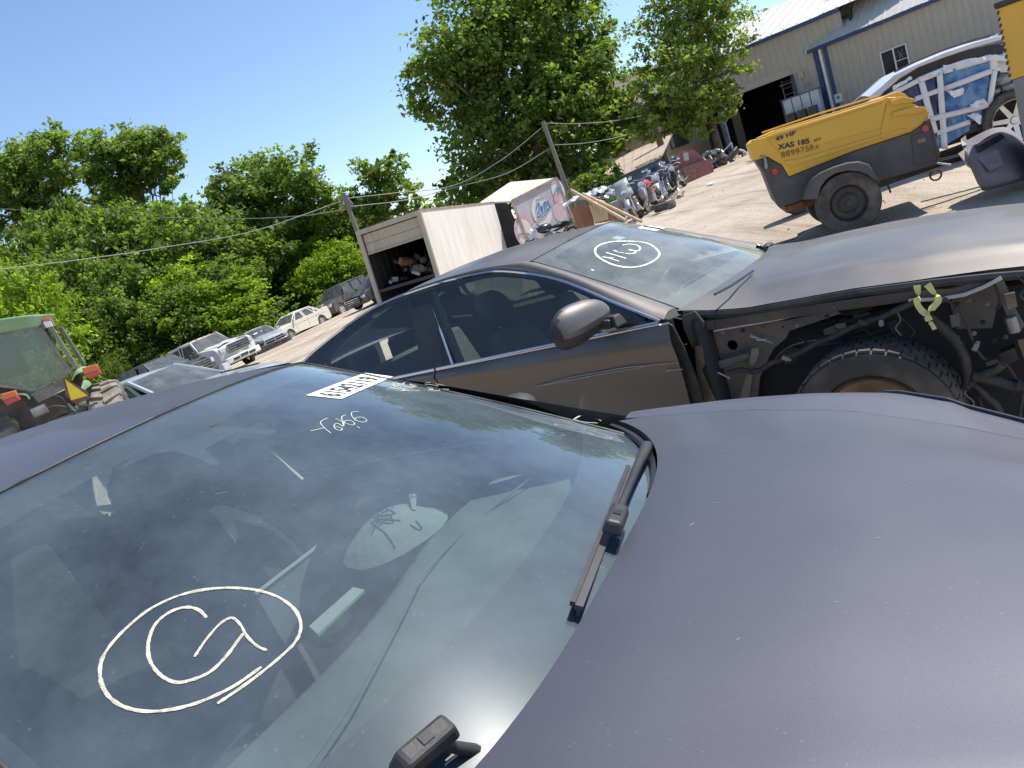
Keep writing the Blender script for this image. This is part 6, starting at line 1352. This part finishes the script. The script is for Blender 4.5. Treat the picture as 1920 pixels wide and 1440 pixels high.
def wbox(nm,m,P,D,a,b,z0,z1,y0,y1,bev=None):
    x=D; n=Vector((-D.y,D.x,0)); g=G(); V=[]
    for z in(z0,z1):
        for s,y in((a,y0),(b,y0),(b,y1),(a,y1)): q=P+D*s+n*y; V.append(Vector((q.x,q.y,z))-o_)
    g.add(V,[(3,2,1,0),(4,5,6,7),(0,1,5,4),(1,2,6,5),(2,3,7,6),(3,0,4,7)]); return g.out(nm,m,WH,bevel=bev)
wbox('door_header','wall',Lp,Ld,s0-.15,s1+.05,zdoor,zdoor+.36,-.05,.06)
wbox('door_jamb','whitetrim',Lp,Ld,s0-.16,s0,zbL,zdoor,-.06,.1); wbox('door_jamb','bluetrim',Lp,Ld,s1,s1+.12,zbL,zdoor,-.06,.1)
wbox('corner_trim','bluetrim',Lp,Ld,sL0-.15,sL0+.10,zbL,zeL,-.06,.1); wbox('eave_trim','bluetrim',Lp,Ld,sL0-.3,sL1,zeL-.02,zeL+.14,-.22,.02)
# room behind the open door
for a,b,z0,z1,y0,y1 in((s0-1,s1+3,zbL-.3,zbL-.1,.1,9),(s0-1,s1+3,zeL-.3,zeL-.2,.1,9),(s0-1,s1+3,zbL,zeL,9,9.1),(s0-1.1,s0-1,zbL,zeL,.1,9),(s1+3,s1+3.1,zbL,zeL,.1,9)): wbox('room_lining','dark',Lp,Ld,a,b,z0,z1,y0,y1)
for i in range(7): wbox('shelf','steel',Lp,Ld,s1-1.3,s1-.3,1.7+.33*i,1.73+.33*i,3.0,3.6)
for i in range(3): wbox('rack_post','steel',Lp,Ld,s1-1.3+.5*i,s1-1.25+.5*i,1.2,3.8,3.0,3.05)
wbox('ceiling_lamp','whitetrim',Lp,Ld,s1-1.2,s1-.5,zdoor-.25,zdoor-.21,2.2,2.3)
# eave board, roof of left wing
def roofrun(P,D,a,b,ze,dep,rise,y0=-.25,wd=.6,mm='roofmetal'):
    n=Vector((-D.y,D.x,0)); L=math.hypot(dep,rise); k=max(1,round((b-a)/wd)); w_=(b-a)/k; key=('r',round(w_,3),round(L,2))
    if key not in panel_cache:
        g=G(); g.grid([[Vector((x,0,0))+Vector((0,0,z)),Vector((x,L,0))+Vector((0,0,z))] for x,z in((0,0),(0,.05),(.035,.05),(.035,0),(w_*.5,.006),(w_,0))]); me=bpy.data.meshes.new('roof_panel'); me.from_pydata([tuple(v) for v in g.V],[],g.F); me.materials.append(M[mm]); panel_cache[key]=me
    me=panel_cache[key]; yv=(n*dep+Vector((0,0,rise))).normalized(); zv=D.cross(yv)
    for i in range(k):
        q=P+D*(a+w_*i)+n*y0; mt=Matrix((D,yv,zv)).transposed().to_4x4(); mt.translation=Vector((q.x,q.y,ze))-o_; o=bpy.data.objects.new('roof_panel',me); COL.objects.link(o); o.parent=WH; o.matrix_local=mt
roofrun(Lp,Ld,sL0-.3,sL1+6,zeL+.15,9,2.3)
# right wing
c0=wpt(1527,96,Rp,Rd); zeR=c0[1]; a0=c0[0]; a1=a0+16
wallrun(Rp,Rd,a0,a1,.8,zeR)
wbox('eave_trim','bluetrim',Rp,Rd,a0-.25,a1,zeR-.02,zeR+.13,-.24,.02)
roofrun(Rp,Rd,a0-.25,a1,zeR+.14,9,6.2)
# return wall of the right wing and its rake board
q0=Rp+Rd*a0; 
me=ribpanel(3.2,zeR-.8,1); put(me,'wall_panel','wall',Vector((q0.x,q0.y,.8))+Rn*3.2,-Rn,WH)
g=G(); A=q0-Rd*.25+Rn*-.25; A.z=zeR+.02; yv=(Rn*9+Vector((0,0,6.2))); B_=A+yv*.6
g.add([A-o_,B_-o_,B_-o_+Vector((0,0,.20)),A-o_+Vector((0,0,.20))],[(0,1,2,3)]); g.out('rake_board','whitetrim',WH,solid=.06)
wbox('corner_trim','bluetrim',Rp,Rd,a0-.06,a0+.14,.8,zeR,-.07,.1); wbox('corner_trim','bluetrim',Rp,Rd,a0+.42,a0+.60,.8,zeR,-.045,.0)
g=G(); p=q0+Rd*.3-Rn*.12; g.tube([Vector((p.x,p.y,zeR-.02))-o_,Vector((p.x,p.y,1.0))-o_],.07,8); g.out('downspout','whitetrim',WH,smooth=60)
g=G(); B2_=q0+Rn*9; g.add([Vector((q0.x,q0.y,zeR-.02))-o_,Vector((B2_.x,B2_.y,zeR-.02))-o_,Vector((B2_.x,B2_.y,zeR+6.2))-o_],[(0,1,2)]); g.out('gable_wall','whitetrim',WH,solid=.05)
# window in the right wing
wq=[wpt(u,v,Rp,Rd) for u,v in((1652,100),(1699,83),(1664,141),(1710,127))]; wa,wb_=wq[0][0],wq[1][0]; wz0,wz1=(wq[2][1]+wq[3][1])/2,(wq[0][1]+wq[1][1])/2
wn=wbox('window','dark',Rp,Rd,wa,wb_,wz0,wz1,-.045,-.035)
def wsub(nm,m,a,b,z0,z1,y0,y1): o=wbox(nm,m,Rp,Rd,a,b,z0,z1,y0,y1); o.parent=wn; return o
for a,b,z0,z1 in((wa-.03,wa+.02,wz0,wz1),(wb_-.02,wb_+.03,wz0,wz1),((wa+wb_)/2-.03,(wa+wb_)/2+.03,wz0,wz1),(wa-.03,wb_+.03,wz0-.05,wz0),(wa-.03,wb_+.03,wz1,wz1+.05),((wa+wb_)/2,wb_,(wz0*.55+wz1*.45)-.015,(wz0*.55+wz1*.45)+.015)): wsub('frame','whitetrim',a,b,z0,z1,-.09,-.03)
wsub('pane','dark',wa,(wa+wb_)/2,wz0,wz1,-.06,-.055); wsub('pane','dark',(wa+wb_)/2,wb_,wz0,wz1,-.06,-.055)
g=G(); mc_=(wa+wb_*3)/4; 
for i in range(6):
    an=i*1.05; q1=Rp+Rd*(mc_+.02*math.cos(an))-Rn*.065; q2=Rp+Rd*(mc_+.22*math.cos(an))-Rn*.065; g.bar(Vector((q1.x,q1.y,wz1-.35+.02*math.sin(an)))-o_,Vector((q2.x,q2.y,wz1-.35+.25*math.sin(an)))-o_,.018,.004)
o=g.out('crack','film',WH); o.parent=wn
# small fittings
f=wpt(1503,140,Lp,Ld); wbox('wall_lamp','boxcream',Lp,Ld,f[0]-.12,f[0]+.12,f[1]-.15,f[1]+.15,-.2,-.03); f=wpt(1514,157,Lp,Ld); wbox('outlet_box','boxcream',Lp,Ld,f[0]-.06,f[0]+.06,f[1]-.08,f[1]+.08,-.1,-.03)
f=wpt(1573,184,Rp,Rd); sgn=wbox('notice_sign','whitetrim',Rp,Rd,f[0]-.17,f[0]+.17,f[1]-.19,f[1]+.22,-.06,-.03); 
o=wbox('sign_mark','blueprint',Rp,Rd,f[0]-.07,f[0]+.07,f[1]-.03,f[1]+.11,-.064,-.061); o.parent=sgn
f=wpt(1558,15,Rp,Rd)
T=empty('metal_locker',loc=(0,0,0)); tag(T,'blue and white metal locker with dark boxes beside the garage door','locker'); lk=wpt(1520,190,Lp,Ld); oo=o_; 
P0_=Lp+Ld*lk[0]-Ln*1.0; T.location=Vector((P0_.x,P0_.y,gz(P0_.x,P0_.y))); T.rotation_euler=(0,0,math.atan2(Ld.y,Ld.x))
zl=lk[1]-T.location.z
for i in range(4): g=G(); g.box((-.75+.42*i,0,zl*.5+.25),(.38,.5,zl+.35)); g.out('door','lockerwhite',T,bevel=.01)
g=G(); g.box((-.1,0,zl+.45),(1.9,.56,.06)); g.box((-.98,0,zl*.5+.25),(.06,.56,zl+.4)); g.out('frame','bluetrim',T)
for i in range(3): g=G(); g.box((-.6+.5*i,-.6,.35),(.35,.4,.7)); g.out('box','black',T,bevel=.02)
# ---------------- house and low shed ----------------
T=empty('house',loc=(13.5,45,gz(13.5,45))); tag(T,'cream clapboard house with one window behind the trees left of warehouse','house'); ho=T.location.copy()
g=G(); n=22
for i in range(n): g.box((0,0,.1+.19*i),(7.2,.10,.185),Matrix.Rotation(.12,3,'X'))
tag(g.out('clapboards','siding',T),kind='stuff'); g=G(); g.box((0,3,2),(7,5.8,4.1)); g.out('wall','siding',T)
g=G(); g.add([(-4.0,-.5,4.1),(4.0,-.5,4.1),(4.0,3,6.3),(-4.0,3,6.3),(-4,6.5,4.1),(4,6.5,4.1)],[(0,1,2,3),(3,2,5,4)]); g.out('roof','shingle',T,solid=.12)
for s in(-3.6,3.6): g=G(); g.add([(s,.0,4.1),(s,6,4.1),(s,3,6.2)],[(0,1,2)]); g.out('gable','siding',T,solid=.05)
w0=atY(1254,238,44.9)-ho; w1=atY(1285,266,44.9)-ho; wx=(w0.x+w1.x)/2; wz=(w0.z+w1.z)/2; g=G(); g.box((wx,-.10,wz),(.95,.04,1.25)); wn2=g.out('window','glass_dark',T); g=G(); 
for a,b in(((-.5,0),(.05,1.35)),((.5,0),(.05,1.35)),((0,.66),(1.05,.05)),((0,-.66),(1.05,.05))): g.box((wx+a[0],-.12,wz+a[1]),(b[0],.06,b[1]))
for q in(-.3,0,.3): g.box((wx,-.13,wz+q),(.95,.02,.02))
o=g.out('frame','bark',T); o.parent=wn2; 
g=G(); g.box((wx,.0,wz),(.9,.02,1.2)); o=g.out('pane','dark',T); o.parent=wn2
T=empty('low_shed',loc=(8.6,38,gz(8.6,38))); tag(T,'low blue grey shed with wide faded tan roof behind the motorcycles','shed'); so_=T.location.copy()
def spt(u,v,Y): return atY(u,v,Y)-so_
g=G(); A=[spt(1128,352,38),spt(1236,304,36.6)]; g.add([Vector((A[0].x,A[0].y,-.3)),Vector((A[1].x,A[1].y,-.3)),A[1],A[0]],[(0,1,2,3)]); g.out('wall','bluewall',T,solid=.1)
Rf=[spt(1120,352,37.8),spt(1240,298,36.4),spt(1262,252,42),spt(1100,322,43.5)]
for i in range(9):
    a,b=i/9,(i+1)/9; g=G(); g.add([Rf[0].lerp(Rf[1],a),Rf[0].lerp(Rf[1],b-.006),Rf[3].lerp(Rf[2],b-.006),Rf[3].lerp(Rf[2],a)],[(0,1,2,3)]); g.out('roof_panel','tanroof',T,solid=.05)
g=G(); g.bar(Rf[0]+Vector((0,-.05,-.03)),Rf[1]+Vector((0,-.05,-.03)),.12,.08); g.out('fascia','bluetrim2',T)
T=empty('small_shed',loc=(5.9,44,gz(5.9,44))); tag(T,'small beige outbuilding showing through the big tree\'s lower leaves','shed'); g=G(); g.box((0,1.5,.9),(3.6,3,2.6)); g.out('wall','siding',T); g=G(); g.add([(-2,-.3,2.15),(2,-.3,2.15),(2,3.3,2.9),(-2,3.3,2.9)],[(0,1,2,3)]); g.out('roof','boxroof',T,solid=.08)
# ---------------- poles and wires ----------------
def pole(nm,lab,a,b,Y,r,m,cross=None):
    A=atY(*a,Y); B_=atY(*b,Y); d=(A-B_).normalized(); gzb=gz(B_.x,Y); k=(B_.z-gzb)/d.z; base=B_-d*(k+.2); T=empty(nm,loc=base); tag(T,lab,'utility pole')
    g=G(); g.tube([Vector((0,0,0)),(A-base)*.5,A-base],[r*1.25,r*1.1,r*.9],10); g.out('shaft',m,T,smooth=60)
    if cross:
        for (du,dv,w_,h_) in cross: q=atY(a[0]+du,a[1]+dv,Y)-base; g=G(); g.box(q,(w_,.14,h_),Matrix.Rotation(-.32,3,'Y')); g.out('bracket',m,T,bevel=.01)
        for dz in(.15,.3): q=(A-base)-d*dz; g=G(); g.lathe([(.001,-.06),(.04,-.05),(.05,0),(.04,.05),(.001,.06)],c=q+Vector((.12,-.05,0)),axis='x',n=10); g.out('insulator','steel',T,smooth=60)
    return A,T
A1,t1=pole('utility_pole','leaning wooden utility pole with bracket head beside the open white box','x' and (643,362),(712,545),34,.10,'polegrey',[(8,12,.16,.6),(-3,20,.10,.45)])
A2,t2=pole('utility_pole','tall wooden utility pole in front of the big tree, behind printed trailer',(1018,228),(1078,395),37,.10,'polegrey')
A3,t3=pole('utility_pole','dark wooden utility pole rising between house and low shed',(1212,192),(1252,308),40,.16,'pole')
A4,t4=pole('utility_pole','short distant utility pole top above the white truck box',(775,357),(790,420),60,.14,'polegrey')
def wire(lab,pts,r=.016):
    g=G(); P=smooth_curve([atY(u,v,Y) for u,v,Y in pts],8); g.tube(P,r,5); o=g.out('overhead_wire','wire',None); tag(o,lab,'wire','overhead wires between the poles')
wire('overhead wire rising from left edge to the nearer pole head, lowest of the wires',[(-40,510,18),(150,487,21),(300,465,24),(480,432,29),(643,376,34)],.014)
wire('overhead wire crossing the left trees almost level behind the pole',[(-40,388,60),(200,404,55),(420,410,48),(560,405,40),(650,392,34)],.022)
wire('overhead wire from the nearer pole up to the tall pole, upper span',[(650,372,34),(740,362,36),(850,348,37),(940,300,37),(1020,236,37)],.020)
wire('overhead wire from nearer pole to the tall pole, lower sagging span',[(652,388,34),(760,375,36),(850,352,37),(950,325,37),(1036,275,37)],.020)
wire('overhead wire from tall pole top running right into the trees',[(1022,231,37),(1080,232,38),(1150,227,39),(1212,215,40)],.018)
wire('overhead wire from middle of tall pole to the right, below the other',[(1040,272,37),(1100,268,38),(1160,257,39),(1222,240,40)],.018)
# ---------------- trees ----------------
def leaves(name,lobes,n,size,m,parent,seed,crad=.2,perc=46,flat=.75,droop=0):
    r=np.random.default_rng(seed); vol=np.array([l[1][0]*l[1][1]*l[1][2] for l in lobes])**(2/3); vol/=vol.sum(); nc=max(1,n//perc)
    li=r.choice(len(lobes),nc,p=vol); d=r.normal(size=(nc,3)); d/=np.linalg.norm(d,axis=1)[:,None]; rad=r.random(nc)**.38
    C=np.array([lobes[i][0] for i in li]); Rr=np.array([lobes[i][1] for i in li]); cen=C+d*Rr*rad[:,None]*(1+.12*r.normal(size=(nc,1)))
    cs=crad*Rr.mean(1)*(.6+.8*r.random(nc)); ci=np.repeat(np.arange(nc),perc); k=len(ci)
    off=r.normal(size=(k,3))*cs[ci][:,None]*np.array([.62,.62,.36]); P=cen[ci]+off
    nrm=r.normal(size=(k,3))*.75+d[ci]*.45+np.array([0,0,flat]); nrm/=np.linalg.norm(nrm,axis=1)[:,None]
    t=np.cross(nrm,r.normal(size=(k,3))); t/=np.linalg.norm(t,axis=1)[:,None]; b=np.cross(nrm,t); s=size*(.55+.9*r.random(k))[:,None]
    V=np.stack([P-t*s*.5,P+b*s*.30+nrm*s*.06,P+t*s*.5-nrm*s*.08,P-b*s*.30+nrm*s*.06],1).reshape(-1,3).astype(np.float32)
    me=bpy.data.meshes.new(name); me.vertices.add(4*k); me.vertices.foreach_set('co',V.ravel()); me.loops.add(4*k); me.loops.foreach_set('vertex_index',np.arange(4*k,dtype=np.int32)); me.polygons.add(k); me.polygons.foreach_set('loop_start',np.arange(0,4*k,4,dtype=np.int32))
    me.update(calc_edges=True); at=me.attributes.new('tone','FLOAT','FACE'); tone=np.clip(.45+.22*r.normal(size=nc)[ci]+.16*r.normal(size=k),0,1).astype(np.float32); at.data.foreach_set('value',tone)
    me.materials.append(M[m]); o=bpy.data.objects.new(name,me); COL.objects.link(o); o.parent=parent; return o,cen
def limbs(parent,base,lobes,cen,r0,seed,nb=14,m='bark',lean=(0,0)):
    r=random.Random(seed); top=max(lobes,key=lambda l:l[0][2])[0]; hub=Vector(base); mean=Vector(np.mean([l[0] for l in lobes],0)); H_=mean.z
    g=G(); mid=Vector(base).lerp(mean,.5)+Vector((lean[0],lean[1],0)); P=smooth_curve([Vector(base)-Vector((0,0,.3)),mid,mean,Vector(top)],5); n=len(P); g.tube(P,[max(.03,r0*(1-.9*i/(n-1))) for i in range(n)],9)
    tk=g.out('trunk',m,parent,smooth=60); g=G()
    for L in lobes:
        t=r.uniform(.25,.6); s=P[int(t*(n-1))]; e=Vector(L[0])+Vector((0,0,L[1][2]*.3)); mdl=s.lerp(e,.5)+Vector((r.uniform(-.3,.3),r.uniform(-.3,.3),-.08*(e-s).length)); Q=smooth_curve([s,mdl,e],5); q=len(Q); g.tube(Q,[max(.02,r0*.5*(1-.85*i/(q-1))) for i in range(q)],7)
        for k in range(nb//max(1,len(lobes))+2):
            a=Q[r.randint(1,q-2)]; c=min((cen[r.randrange(len(cen))] for _ in range(6)),key=lambda c:(Vector(c)-a).length); c=Vector(c); md=a.lerp(c,.5)+Vector((0,0,-.1*(c-a).length)); g.tube(smooth_curve([a,md,c],3),[r0*.16]*3+[r0*.10]*3+[r0*.04],5)
    o=g.out('branches',m,parent,smooth=60); o['kind']='stuff'; return tk
def px_lobe(u,v,Y,ru,rv,depth=1.0):
    c=atY(u,v,Y); k=Y/FPX*1.02; return (np.array(c),np.array([ru*k,(ru+rv)/2*k*depth,rv*k]))
def big_tree(nm,lab,lobes_px,Y,base_px,n,size,m,r0,seed,group=None,crad=.2,lean=(0,0),jy=.0):
    rr=random.Random(seed); lob=[px_lobe(u,v,Y+rr.uniform(-1,1)*jy,ru,rv) for u,v,ru,rv in lobes_px]; b=atY(*base_px,Y); b.z=gz(b.x,Y)
    T=empty(nm,loc=b); tag(T,lab,'tree',group); lo=[(c-np.array(b),r) for c,r in lob]
    o,cen=leaves('crown',lo,n,size,m,T,seed,crad); limbs(T,(0,0,0),lo,cen,r0,seed,lean=lean); return T
big_tree('broadleaf_tree','huge dark leafed broad tree towering behind the printed trailer',[(900,70,120,95),(1010,30,110,90),(1075,110,75,80),(850,170,85,70),(960,170,120,100),(905,260,95,90),(1050,200,80,80),(1120,150,75,75),(1150,225,60,60),(985,320,110,65),(880,350,70,50),(1105,290,75,50),(815,130,45,35),(960,-60,110,70),(1065,-10,55,50)],45,(1005,420),60000,.30,'leafA',.45,11,jy=2.5,lean=(.3,0))
big_tree('broadleaf_tree','tall lighter green tree with thin limbs in front of the warehouse\'s left wing',[(1250,50,70,75),(1320,40,75,80),(1345,115,70,55),(1270,140,70,60),(1215,150,35,50),(1230,215,55,45),(1305,205,65,50),(1385,130,35,22),(1355,190,40,35),(1290,-30,70,50),(1340,0,40,50)],35,(1352,290),21000,.19,'leafD',.20,23,jy=1.2,crad=.2)
big_tree('broadleaf_tree','sparse young tree between the truck box and the utility pole',[(690,340,35,40),(735,330,38,42),(715,380,50,35),(770,370,28,32),(660,390,30,35)],58,(720,470),6500,.30,'leafA',.22,31)
big_tree('shrub_tree','small dark sapling growing against the low shed',[(1130,330,40,28),(1100,350,30,25),(1170,340,26,16)],36,(1130,375),2600,.16,'leafC',.08,37)
TL=[ # u v ru rv Y leaves material label
 ([(50,320,60,60),(110,300,60,55),(60,400,75,55),(20,350,45,60)],62,'leafA','tall thin topped tree at the far left of tree line'),
 ([(215,300,60,50),(275,290,62,45),(300,330,40,30),(235,360,60,30)],62,'leafA','tallest spreading tree left of the sky gap'),
 ([(470,345,80,45),(540,340,75,48),(590,385,50,50),(430,390,45,45),(510,410,90,50)],60,'leafA','round topped broad tree right of the sky gap'),
 ([(180,410,70,50),(150,460,80,50)],58,'leafA','mid height tree below the tall left pair'),
 ([(320,420,65,45),(370,460,60,45)],58,'leafB','yellower bushy tree at the foot of the sky gap'),
]
for i,(lb_,Y,m_,lab) in enumerate(TL): big_tree('broadleaf_tree',lab,lb_,Y,(lb_[0][0]+40,lb_[0][1]+250),int(3600*len(lb_)),.34,m_,.3,50+i,jy=1.5)
# the dense line itself: four grown forms, each tree its own object
protos=[]
for k,(m_,sd) in enumerate((('leafA',71),('leafB',72),('leafC',73),('leafA',74))):
    r=np.random.default_rng(sd); lo=[(np.array([r.uniform(-1.3,1.3),r.uniform(-1,1),r.uniform(1.0,5.0)]),np.array([r.uniform(1.2,1.9)]*2+[r.uniform(1.0,1.6)])) for _ in range(8)]
    T=empty('hedgerow_tree'); o,cen=leaves('crown',lo,14500,.20,m_,T,sd,.22); limbs(T,(0,0,0),lo,cen,.16,sd); protos.append(T)
index_kids()
rr=random.Random(5); first=[True]*4; cnt=0
spots=[]
for (v0,Y,us,sc) in ((415,56,range(-60,700,62),1.35),(500,52,range(-40,720,62),1.2),(560,48.5,range(-60,690,66),1.0),(620,46.5,range(-80,420,58),.85)):
    for u in us: spots.append((u+rr.uniform(-18,18),v0+rr.uniform(-14,14)+ (0.0 if u<400 else -(u-400)*.06),Y+rr.uniform(-1.2,1.2),sc*rr.uniform(.85,1.15)))
spots+=[(20,520,40,.9),(-20,600,36,.8),(600,500,46,.9),(640,470,47,.8),(175,655,42,.32),(560,470,50,1.0)]
for u,v,Y,sc in spots:
    lim=700-(u*.354)+ -0
    if u>430 and Y>44: Y+=9
    k=rr.choice([0,0,1,2,3,3]); 
    if (u,v) in((20,520),(-20,600),(600,500),(640,470),(175,655)): k=1
    if v>560 and rr.random()<.35: k=2
    src=protos[k]; o=src if first[k] else copy_tree(src); first[k]=False
    p=atY(u,v,Y); zb=gz(p.x,Y); hgt=(p.z-zb)+1.0; sz=max(.3,hgt/6.0)
    o.location=(p.x,Y,zb-.1); o.rotation_euler=(0,0,rr.uniform(0,6.28)); s2=min(1.6,max(sc,.3)); o.scale=(s2*1.1,s2*1.1,min(2.4,max(.25,sz)))
    tag(o,['mid green','bright yellow green','dark green','mid green'][k]+' leafy tree in the '+('tall back' if Y>54 else 'lower front' if Y<48 else 'middle')+' row of the dense tree line','tree','trees of the dense line behind the parked vehicles')
# undergrowth beneath the line and weeds by the shed
lo=[]
for x in np.linspace(-34,-2,30): y_=46.5+rr.uniform(-.8,1.5)+max(0,(x+17))*.75; lo.append((np.array([x,y_,gz(x,y_)+.5]),np.array([1.3,1.0,.9])))
o,_=leaves('undergrowth',lo,16000,.2,'leafC',None,91,.3); tag(o,'low undergrowth and brambles at the foot of the tree line','undergrowth',kind='stuff')
lo=[(np.array([x,y,gz(x,y)+.15]),np.array([.9,.5,.35])) for x,y in [(5.8,35),(6.8,34.6),(7.8,34.3),(8.8,34),(9.6,33.6),(5.0,33),(6.4,33.6),(10.4,33.2),(4.6,31)]]
o,_=leaves('weeds',lo,5000,.10,'gravelleaf',None,92,.3); tag(o,'bright green weeds growing along the low shed wall','weeds',kind='stuff')
# distant woods closing the view behind everything
def woods(nm,lab,x0,x1,y,h,n,seed):
    lo=[]; r=random.Random(seed)
    for x in np.arange(x0,x1,4.0): yy=y+r.uniform(-3,3); lo.append((np.array([x,yy,gz(x,yy)+h*.45]),np.array([4.2,3.2,h*.55*r.uniform(.8,1.1)])))
    o,_=leaves(nm,lo,n,.65,'leafC',None,seed,.22); tag(o,lab,'woods',kind='stuff')
woods('far_woods','far off mass of woods closing the view behind the yard',-95,75,78,6.5,60000,95)
T=big_tree('broadleaf_tree','small treetop showing just above the warehouse roof ridge',[(1440,25,14,9),(1425,38,12,8)],75,(1435,120),900,.35,'leafA',.2,97)

# scraps dropped about the yard
for i,(u,v,Y,lab,cat,m) in enumerate(((1465,395,9.8,'flat bent strip of dark metal lying by the compressor tyre','scrap','rust'),(1250,400,22,'grey tyre lying flat near the motorcycles','tyre','rubber'),(1340,372,24,'small crushed white bottle on the dirt left of the compressor','litter','film'),(1420,322,27,'brown cardboard scrap on the dirt below the ramp','litter','plywood'))):
    p=atY(u,v,Y); z=gz(p.x,Y); g=G()
    if cat=='tyre': g.lathe([(.2,-.08),(.3,-.1),(.33,0),(.3,.1),(.2,.08)],c=(0,0,.1),axis='z',n=20,close=True)
    elif m=='rust': g.bar((-.2,0,.02),(.1,.03,.03),.05,.006); g.bar((.1,.03,.03),(.22,.0,.09),.05,.006)
    elif m=='film': g.lathe([(.001,-.12),(.035,-.11),(.04,.02),(.015,.08),(.015,.11),(.001,.11)],c=(0,0,.035),axis='x',n=10)
    else: g.box((0,0,.03),(.5,.35,.02),Matrix.Rotation(.08,3,'X'))
    o=g.out({'scrap':'metal_strip','tyre':'loose_tyre','litter':'litter'}[cat],m,None,smooth=40,loc=(p.x,Y,z-.01)); tag(o,lab,cat)
